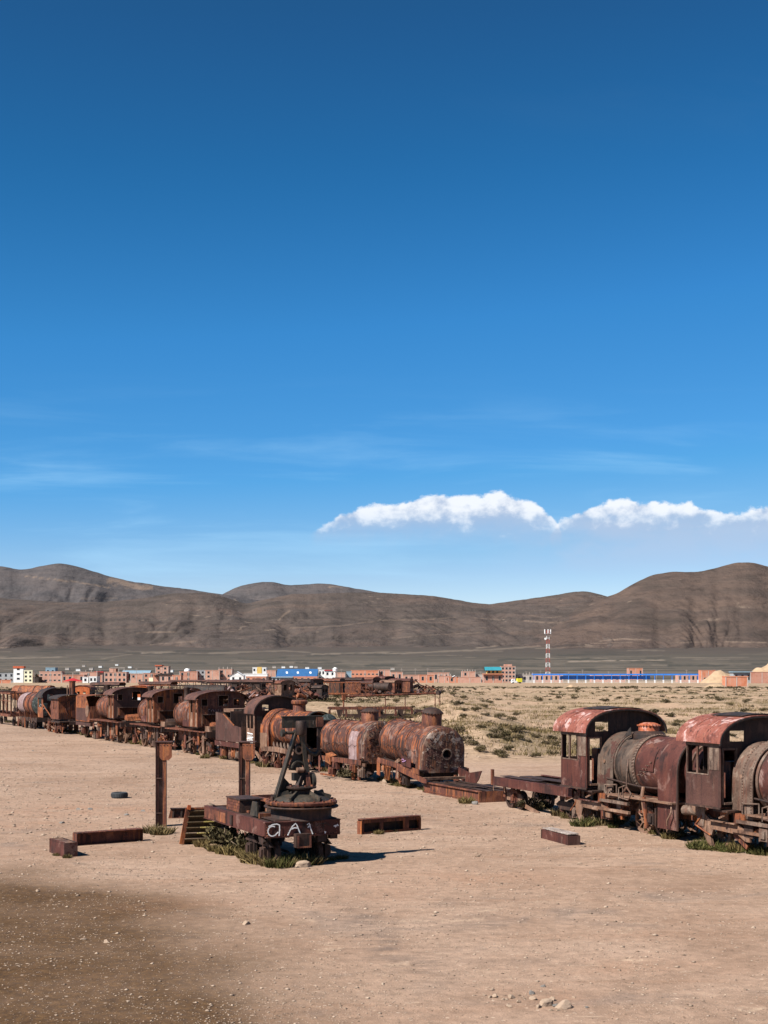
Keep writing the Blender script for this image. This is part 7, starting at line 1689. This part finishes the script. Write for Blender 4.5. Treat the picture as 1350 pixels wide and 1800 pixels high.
# tufts at the feet of the wrecks: (px, py, width m, kind)
GL = {'g': 'fresh green grass tuft growing at the foot of the wrecks', 'm': 'olive grass tuft growing at the foot of the wrecks', 'd': 'dry straw coloured grass tuft at the foot of the wrecks'}
tufts = [(1000,1438,1.0,'m'),(985,1434,.9,'d'),(1024,1452,1.0,'g'),(1040,1450,.8,'g'),(1058,1450,1.0,'d'),(1080,1448,.9,'d'),(1078,1455,.6,'g'),(1128,1452,.9,'d'),(1140,1460,.8,'d'),(1160,1466,.9,'m'),(1175,1466,1.0,'m'),(1190,1470,.8,'d'),(1178,1474,.7,'m'),
 (1225,1490,.9,'g'),(1240,1488,1.0,'g'),(1258,1490,.9,'g'),(1250,1475,1.0,'m'),(1275,1493,.7,'g'),(1300,1496,.8,'m'),(1330,1500,1.1,'g'),(1342,1502,1.0,'g'),(952,1420,.9,'m'),(945,1424,.7,'d'),(888,1402,.5,'d'),
 (820,1412,1.0,'m'),(786,1396,.8,'m'),(756,1392,.8,'m'),(742,1388,.7,'m'),(705,1382,.8,'m'),(720,1384,.7,'m'),(690,1376,.8,'d'),(675,1372,.9,'m'),(560,1352,.8,'m'),(572,1356,.8,'d'),(600,1364,.7,'m'),
 (470,1348,1.2,'m'),(482,1346,1.0,'m'),(458,1346,.8,'g'),(496,1346,1.0,'d'),(440,1342,.7,'m'),(372,1330,1.0,'g'),(352,1327,.9,'g'),(360,1333,.7,'m'),(340,1322,.8,'d'),(395,1334,.8,'d'),(330,1320,.9,'d'),(312,1316,.9,'d'),(300,1314,.8,'d'),(270,1312,1.0,'m'),(255,1310,.9,'m'),(240,1308,1.1,'m'),(232,1304,.9,'m'),(290,1312,.8,'d'),(160,1296,1.2,'m'),(150,1292,1.1,'m'),(140,1290,1.0,'d'),(128,1288,1.0,'d'),(115,1286,.9,'d'),(105,1285,.9,'m'),(40,1276,1.2,'m'),(28,1272,1.1,'m'),(15,1270,1.0,'m'),(60,1278,1.0,'m'),
 (380,1496,.8,'m'),(395,1500,.9,'m'),(372,1492,.7,'d'),(410,1502,.9,'m'),(424,1500,1.0,'d'),(436,1508,.9,'m'),(450,1512,.9,'m'),(462,1518,1.0,'d'),(476,1522,.9,'d'),(490,1524,.9,'g'),(505,1522,.9,'d'),(520,1518,.9,'m'),(532,1520,.9,'g'),(548,1519,.8,'d'),(580,1512,.6,'m'),(600,1510,.5,'m'),(440,1516,.7,'d'),(355,1488,.6,'d'),(470,1510,.9,'d'),(495,1512,.8,'m'),
 (268,1464,.8,'d'),(282,1467,.9,'d'),(293,1465,.7,'d'),(274,1467,.6,'m'),(666,1466,.4,'m'),(690,1462,.35,'m'),(715,1459,.4,'d'),(100,1504,.3,'m'),(118,1508,.35,'m')]
ZN = [(0,72,'tank wagon'),(72,125,'tank engine'),(125,182,'boxy tender'),(182,262,'left arched cab'),(262,336,'middle arched cab'),(336,425,'sloped tender'),(425,545,'flame-streaked locomotive'),(545,645,'upright boiler'),(645,745,'tilted boiler'),(745,862,'girder deck'),(862,1000,'flat wagon'),(1000,1202,'domed locomotive'),(1202,1500,'rightmost locomotive')]
KW = {'g':'green grass tuft','m':'olive grass tuft','d':'dry straw grass tuft'}
def tuft_zone(px, py):
    if 340 < px < 610 and py > 1480: return 'crane wagon', 'weeds around the crane wagon'
    if 255 < px < 300 and py > 1455: return 'left iron post', 'grass at the left iron post'
    if px < 140 and py > 1500: return 'short box beam', 'weeds at the short box beam'
    if 650 < px < 730 and py > 1455: return 'hollow beam', 'weeds in the hollow beam'
    return [n for a, b, n in ZN if a <= px < b][0], 'grass tufts along the wrecks'
rank = {}
for px, py, w, k in sorted(tufts):
    zn, gr = tuft_zone(px, py); q = rank.get((zn, k), 0); rank[(zn, k)] = q+1
    lb = ordinal(q)+' '+KW[k]+' from the left at the foot of the '+zn
    plant('grass_tuft', {'g':TG,'m':TM,'d':TD}[k], lb, 'grass', gr, G(px, py), w*vr.uniform(.85,1.2), vr.uniform(.8,1.15))
BG = [(622,1371,1.15,'rounded green bush against the upright boiler'),(400,1494,1.2,'olive bush under the rear of the crane wagon'),(440,1501,1.15,'olive bush under the middle of the crane wagon'),(930,1424,.9,'spiky grey-green bush under the flat wagon')]
for px, py, w, lb in BG: plant('bush', SH[1] if px != 622 else (SH[2][0], SH[2][1]), lb, 'bush', None, G(px, py), w, 1.0)
# ground creepers
for k, (px, py) in enumerate(((1235,1492),(1262,1494),(1290,1497),(700,1380),(840,1396))):
    plant('creeping_weed', TG, ordinal(k)+' flat green creeping weed from the left before the right locomotive' if px > 1000 else ('flat green weed on the sand by the tilted boiler' if px < 800 else 'flat green weed beside the girder deck'), 'weed', 'creeping weeds', G(px, py), 1.2, .35)
# shrubs of the plain
cnt = 0; placed = []
shl = ['olive desert shrub on the pale plain', 'large olive desert shrub on the spoil bank right of the tilted boiler', 'small olive desert shrub far out on the plain']
fixed = [(835,1250,1.4),(862,1236,1.2),(815,1262,1.1),(855,1258,1.1),(878,1263,1.2),(900,1267,1.1),(950,1233,1.5),(905,1287,1.6),(870,1292,1.5),(884,1296,1.4),(910,1300,1.2),(895,1302,1.0),(830,1310,1.2),(845,1322,1.1),(938,1331,1.2),(928,1304,.7),(808,1289,1.4),(815,1302,1.2),(944,1297,1.0),(960,1308,.9),(975,1310,.9),(1180,1260,1.4),(1197,1270,1.3),(1225,1272,1.3),(1250,1266,1.3),(1262,1258,1.2),(1185,1276,1.2),(1150,1255,1.1),(1340,1250,1.3),(1330,1262,1.2),(1300,1262,1.0),(720,1263,1.2),(740,1258,1.0),(690,1266,1.2),(612,1262,1.2),(652,1256,1.1),(700,1256,1.2),(770,1260,1.0),(805,1240,1.2),(798,1222,1.2),(815,1228,1.2),(980,1228,1.2),(1010,1229,1.1),(1060,1232,1.1),(1090,1228,1.2),(1120,1233,1.1),(1170,1236,1.3),(1285,1240,1.2),(1310,1236,1.2)]
cand = list(fixed)
rr = random.Random(9)
while len(cand) < 165:
    py = 1210+125*rr.random()**1.7; px = rr.uniform(560, 1350)
    x = (px-675)/F; D = CAMH*F/(py-HZ)
    if D < 75 and px < 1000: continue
    if py > 1300 and px < 820: continue
    if fbm(px/45, py/9, 3, 5) < rr.uniform(-.25,.35): continue
    cand.append((px, py, rr.uniform(.55,1.25)))
SZ = [(0,655,'above the upright boiler'),(655,785,'above the leaning dome'),(785,842,'on the spoil bank'),(842,905,'just right of the spoil bank'),(905,985,'left of the domed locomotive'),(985,1100,'behind the domed cab'),(1100,1200,'behind the orange dome'),(1200,1290,'behind the second red roof'),(1290,1500,'at the right edge')]
rank = {}
for px, py, s in sorted(cand):
    p = G(px, py)
    if 560 < px < 760 and p.y > 225: continue
    band = 'close' if p.y < 135 else ('halfway out' if p.y < 190 else 'far out')
    k_ = (cnt*7+3) % 6; tone = 'pale' if k_ % 3 == 0 else 'dark'
    zn = [n for a, b, n in SZ if a <= px < b][0]; q = rank.get((zn, band, tone), 0); rank[(zn, band, tone)] = q+1
    lab = ordinal(q)+' '+tone+' olive desert shrub from the left, '+band+', '+zn
    plant('desert_shrub', SH[k_], lab, 'shrub', 'shrubs of the plain', p-Vector((0,0,.04)), s*(.72 if p.y < 140 else .9), vr.uniform(.6,1.0)); cnt += 1
# the uncountable rest of the scrub: one mass of leaf clumps
def scatter_mesh(name, bases, P, S, mat, seed):
    r_ = np.random.RandomState(seed); V = []; Fc = []; o = 0
    vb = [np.array(b[0], np.float32) for b in bases]; fb = [np.array(b[1], np.int32) for b in bases]
    for p, s in zip(P, S):
        k = r_.randint(len(bases)); a = r_.uniform(0, 6.283); c, sn = math.cos(a), math.sin(a)
        v = vb[k].copy(); v[:, :2] = v[:, :2] @ np.array([[c, sn], [-sn, c]], np.float32); v = v*np.array(s, np.float32)+np.array(p, np.float32); V.append(v); Fc.append(fb[k]+o); o += len(v)
    V = np.concatenate(V); Fc = np.concatenate(Fc); w = Fc.shape[1]
    me = bpy.data.meshes.new(name); me.vertices.add(len(V)); me.vertices.foreach_set('co', V.ravel()); me.loops.add(Fc.size); me.loops.foreach_set('vertex_index', Fc.ravel().astype(np.int32)); me.polygons.add(len(Fc)); me.polygons.foreach_set('loop_start', np.arange(0, Fc.size, w, dtype=np.int32)); me.materials.append(mat); me.update(calc_edges=True)
    return me
def quad_clump(seed, n, rx, rz, size):
    rr = random.Random(seed); v = []; f = []
    for k in range(n):
        d = Vector((rr.gauss(0,.5), rr.gauss(0,.5), abs(rr.gauss(0,.5)))); c = Vector((d.x*rx, d.y*rx, max(.03,d.z*rz))); u = Vector((rr.gauss(0,1), rr.gauss(0,1), rr.gauss(0,1))).normalized()*size; w = u.cross(Vector((rr.gauss(0,1), rr.gauss(0,1), rr.gauss(0,1)))).normalized()*size*.6
        o = len(v); v += [tuple(c-u), tuple(c+w), tuple(c+u), tuple(c-w)]; f.append((o,o+1,o+2,o+3))
    return v, f
cl = [quad_clump(k, 34, .6, .55, .16) for k in range(4)]
P = []; S = []; r_ = np.random.RandomState(3)
while len(P) < 1050:
    py = 1197.5+26*r_.rand()**1.5 if r_.rand() < .72 else 1215+115*r_.rand()**1.4; px = r_.uniform(-150, 1500); D = CAMH*F/(py-HZ); x = (px-675)/F*D
    if px < 520 and D < 150: continue
    if D < 84 or (x-track_x(D)) < 12: continue
    den = fb1(x/14., D/26., 31)
    if den < r_.uniform(-.1,.55): continue
    s = r_.uniform(.3,.8)*(1.0 if D < 200 else 1.6); P.append((x, D, ZT.at(x, D)-.03)); S.append((s, s, s*r_.uniform(.5,.9)))
for _ in range(420):
    py = 1202.5+10*r_.rand(); px = r_.uniform(-60, 262); D = CAMH*F/(py-HZ); x = (px-675)/F*D; s = r_.uniform(.6,1.5); P.append((x, D, ZT.at(x, D)-.03)); S.append((s, s, s*.6))
for _ in range(650):
    a_ = r_.rand()
    if a_ < .45: py = 1206+32*r_.rand()**1.2; px = r_.uniform(505, 815-(py-1206)*5)
    elif a_ < .8: py = 1199+3.5*r_.rand(); px = r_.uniform(690, 1420)
    else: py = 1224+12*r_.rand(); px = r_.uniform(430, 600)
    D = CAMH*F/(py-HZ); x = (px-675)/F*D; s = r_.uniform(.5,1.2)*(1.0 if D < 300 else 1.6); P.append((x, D, ZT.at(x, D)-.03)); S.append((s, s, s*.6))
sm = scatter_mesh('low_scrub', cl, P, S, M['shrub'], 5); o = bpy.data.objects.new('low_scrub', sm); COL.objects.link(o); tag(o, 'scattered low scrub covering the plain up to the town', 'scrub', None, 'stuff')
# dry grass skin on the plain
gb = []
for k in range(3):
    rr = random.Random(50+k); v = []; f = []
    for q in range(14):
        a = rr.uniform(0,6.28); b = Vector((rr.gauss(0,.22), rr.gauss(0,.22), -.02)); d = Vector((rr.gauss(0,.4), rr.gauss(0,.4), 1)).normalized()*rr.uniform(.12,.26); s = Vector((math.cos(a), math.sin(a), 0))*.02
        n0 = len(v); v += [tuple(b-s), tuple(b+s), tuple(b+d)]; f.append((n0,n0+1,n0+2))
    gb.append((v, f))
P = []; S = []
while len(P) < 4200:
    py = 1208+122*r_.rand()**1.3; px = r_.uniform(540, 1420); D = CAMH*F/(py-HZ); x = (px-675)/F*D
    if D < 82 or (x-track_x(D)) < 11: continue
    if fb1(x/9., D/16., 41) < r_.uniform(-.2,.5): continue
    s = r_.uniform(.7,1.8); P.append((x, D, ZT.at(x, D))); S.append((s,s,s))
gm = scatter_mesh('dry_grass', gb, P, S, M['grass_dry'], 6); o = bpy.data.objects.new('dry_grass', gm); COL.objects.link(o); tag(o, 'thin dry grass between the shrubs of the plain', 'grass', None, 'stuff')
# stones
def stone_mesh(seed, mat, sub=3):
    rr = random.Random(seed); import bmesh
    bm = bmesh.new(); bmesh.ops.create_icosphere(bm, subdivisions=sub, radius=1)
    o = Vector((seed*3.1, seed*1.7, seed))
    pl = [(Vector((rr.gauss(0,1), rr.gauss(0,1), rr.gauss(0,1))).normalized(), rr.uniform(.48,.82)) for _ in range(11)]
    for v in bm.verts:
        p = v.co.copy()
        for n_, d_ in pl:
            e_ = p.dot(n_)-d_
            if e_ > 0: p = p-n_*e_
        v.co = Vector((p.x, p.y*.85, max(p.z, -.4)*.72))*(1+.10*noise.noise(p*2.5+o))*1.25
    me = bpy.data.meshes.new('stone'); bm.to_mesh(me); bm.free(); me.materials.append(M[mat]); me.polygons.foreach_set('use_smooth', np.zeros(len(me.polygons), bool)); return me
STN = [stone_mesh(k, 'stone') for k in range(5)]; STG = [stone_mesh(9+k, 'stone_grey') for k in range(2)]
ring = [(994,1771.5,.125,'largest pale stone of the scattered ring, at its right front',0),(960,1768,.10,'flat tan stone left of the largest pale stone',1),(937,1757,.055,'orange tan block below the dark stone',2),(934,1747,.065,'dark grey stone at the back of the stone ring',9),(899,1754,.065,'grey brown stone in the left part of the ring',3),(870,1752.5,.05,'white stone at the left end of the ring',4),(861,1753.5,.04,'brown stone beside the white stone',1),(970,1758.5,.06,'low tan stone at the right of the ring',0),(977,1769,.05,'dark pitted stone touching the flat tan stone',10),(955,1734.5,.04,'small dark chip lying behind the ring',9),(968,1777,.03,'small stone at the ring front',2),(981,1777,.025,'brown pebble just left of the largest stone',3),(895,1770,.04,'low pale stone at the left front of the ring',4),(946,1771,.05,'pale flat stone at the middle front of the ring',1),(885,1757,.028,'small tan stone between the white and grey brown ones',0),(911,1762,.035,'flat pale stone in the middle of the ring',2),(1009,1754,.028,'small stone at the right end of the ring',3),(1031,1771.5,.026,'dark pebble lying right of the ring',10),
 (432,1624.5,.085,'pale flat stone alone on the gravel left of centre',0),(532,1524,.17,'tan rock lying in the grass in front of the crane wagon',1),(126,1510-16,.06,'small pale stone right of the short box beam',2),(146,1652,.05,'white stone on the darker ground at the left',4),(187,1656.5,.055,'pale stone on the darker ground right of the white one',0),(66,1567,.05,'white stone near the left edge on darker ground',4),(1018,1519,.06,'pale stone on the open sand right of centre',4),(678,1375,.16,'pale rock among the weeds by the tilted boiler',0),(866,1409,.14,'white rock between girder deck and flat wagon',4),(836,1414,.12,'dark lump beside the end of the girder deck',10)]
for px, py, s, lb, k in ring:
    p = G(px, py); o = solo('stone', STG[k-9] if k >= 9 else STN[k], None, lb, 'stone', p+Vector((0,0,s*.18)), vr.uniform(0,6.28)); o.scale = (s*1.15, s, s*vr.uniform(.8,1.1))
ld = [(138,1423,'d'),(143,1423,'l'),(158,1423,'d'),(222,1433,'d'),(252,1426,'d'),(110,1447,'d'),(150,1440,'l'),(312,1326,'d'),(80,1282,'d'),(58,1320,'d')]
for q, (px, py, k) in enumerate(sorted(ld)):
    p = G(px, py); s = .10 if k == 'd' else .07; o = solo('clod', vr.choice(STG if k == 'd' else STN), None, 'small '+('dark' if k == 'd' else 'pale')+' clod on the sand left of the posts, '+ordinal(q)+' from the left', 'clod', p, vr.uniform(0,6), 'clods on the sand'); o.scale = (s, s, s*.7)
# pebbles: uncountable
octa = np.array([(1,0,0),(0,1,0),(-1,0,0),(0,-1,0),(0,0,.75),(0,0,-.5)], float); of = [(0,1,4),(1,2,4),(2,3,4),(3,0,4),(1,0,5),(2,1,5),(3,2,5),(0,3,5)]
pb = [( (octa*(1+.35*np.random.RandomState(k).randn(6,3)*.6)).tolist(), of) for k in range(6)]
P = []; S = []; r_ = np.random.RandomState(8)
while len(P) < 38000:
    D = math.exp(r_.uniform(math.log(17), math.log(75))); px = r_.uniform(-120, 1470); x = (px-675)/F*D; py = HZ+CAMH*F/D
    d = fb1(x/3.5, D/3.0, 51); left = 1 if (px < 620-(1800-py)*-.3 and py > 1530) else 0
    if d < r_.uniform(-.6,.55)-.15*left: continue
    if track_x(D) < x-7 or (px < 380 and py > 1560 and r_.rand() < .4): continue
    s = min(.040, .0052*math.exp(abs(r_.randn())*.62))*(1+.05*left)*(1+(D-17)/45); P.append((x, D, ZT.at(x, D)+s*.15)); S.append((s*1.2, s, s*.7))
n0 = len(P)
while len(P) < n0+6500:
    D = r_.uniform(42, 118); px = r_.uniform(-60, 1400); x = (px-675)/F*D
    if x > track_x(D)-1.5: continue
    s = .016*math.exp(abs(r_.randn())*.5); P.append((x, D, s*.15)); S.append((s*1.2, s, s*.7))
pm_ = scatter_mesh('pebbles', pb, P, S, M['pebble'], 9); o = bpy.data.objects.new('pebbles', pm_); COL.objects.link(o); tag(o, 'loose pebbles strewn over the dirt yard', 'pebbles', None, 'stuff')
# pale stones on the spoil banks
P = []; S = []
while len(P) < 4000:
    py = 1215+120*r_.rand(); px = r_.uniform(760, 1400); D = CAMH*F/(py-HZ); x = (px-675)/F*D
    if (x-track_x(D)) < 10 or D < 78: continue
    s = .022*math.exp(abs(r_.randn())*.6); P.append((x, D, ZT.at(x, D))); S.append((s*1.3, s, s*.8))
pm_ = scatter_mesh('rubble', pb, P, S, M['stone'], 10); o = bpy.data.objects.new('rubble', pm_); COL.objects.link(o); tag(o, 'pale rubble strewn over the spoil banks', 'rubble', None, 'stuff')
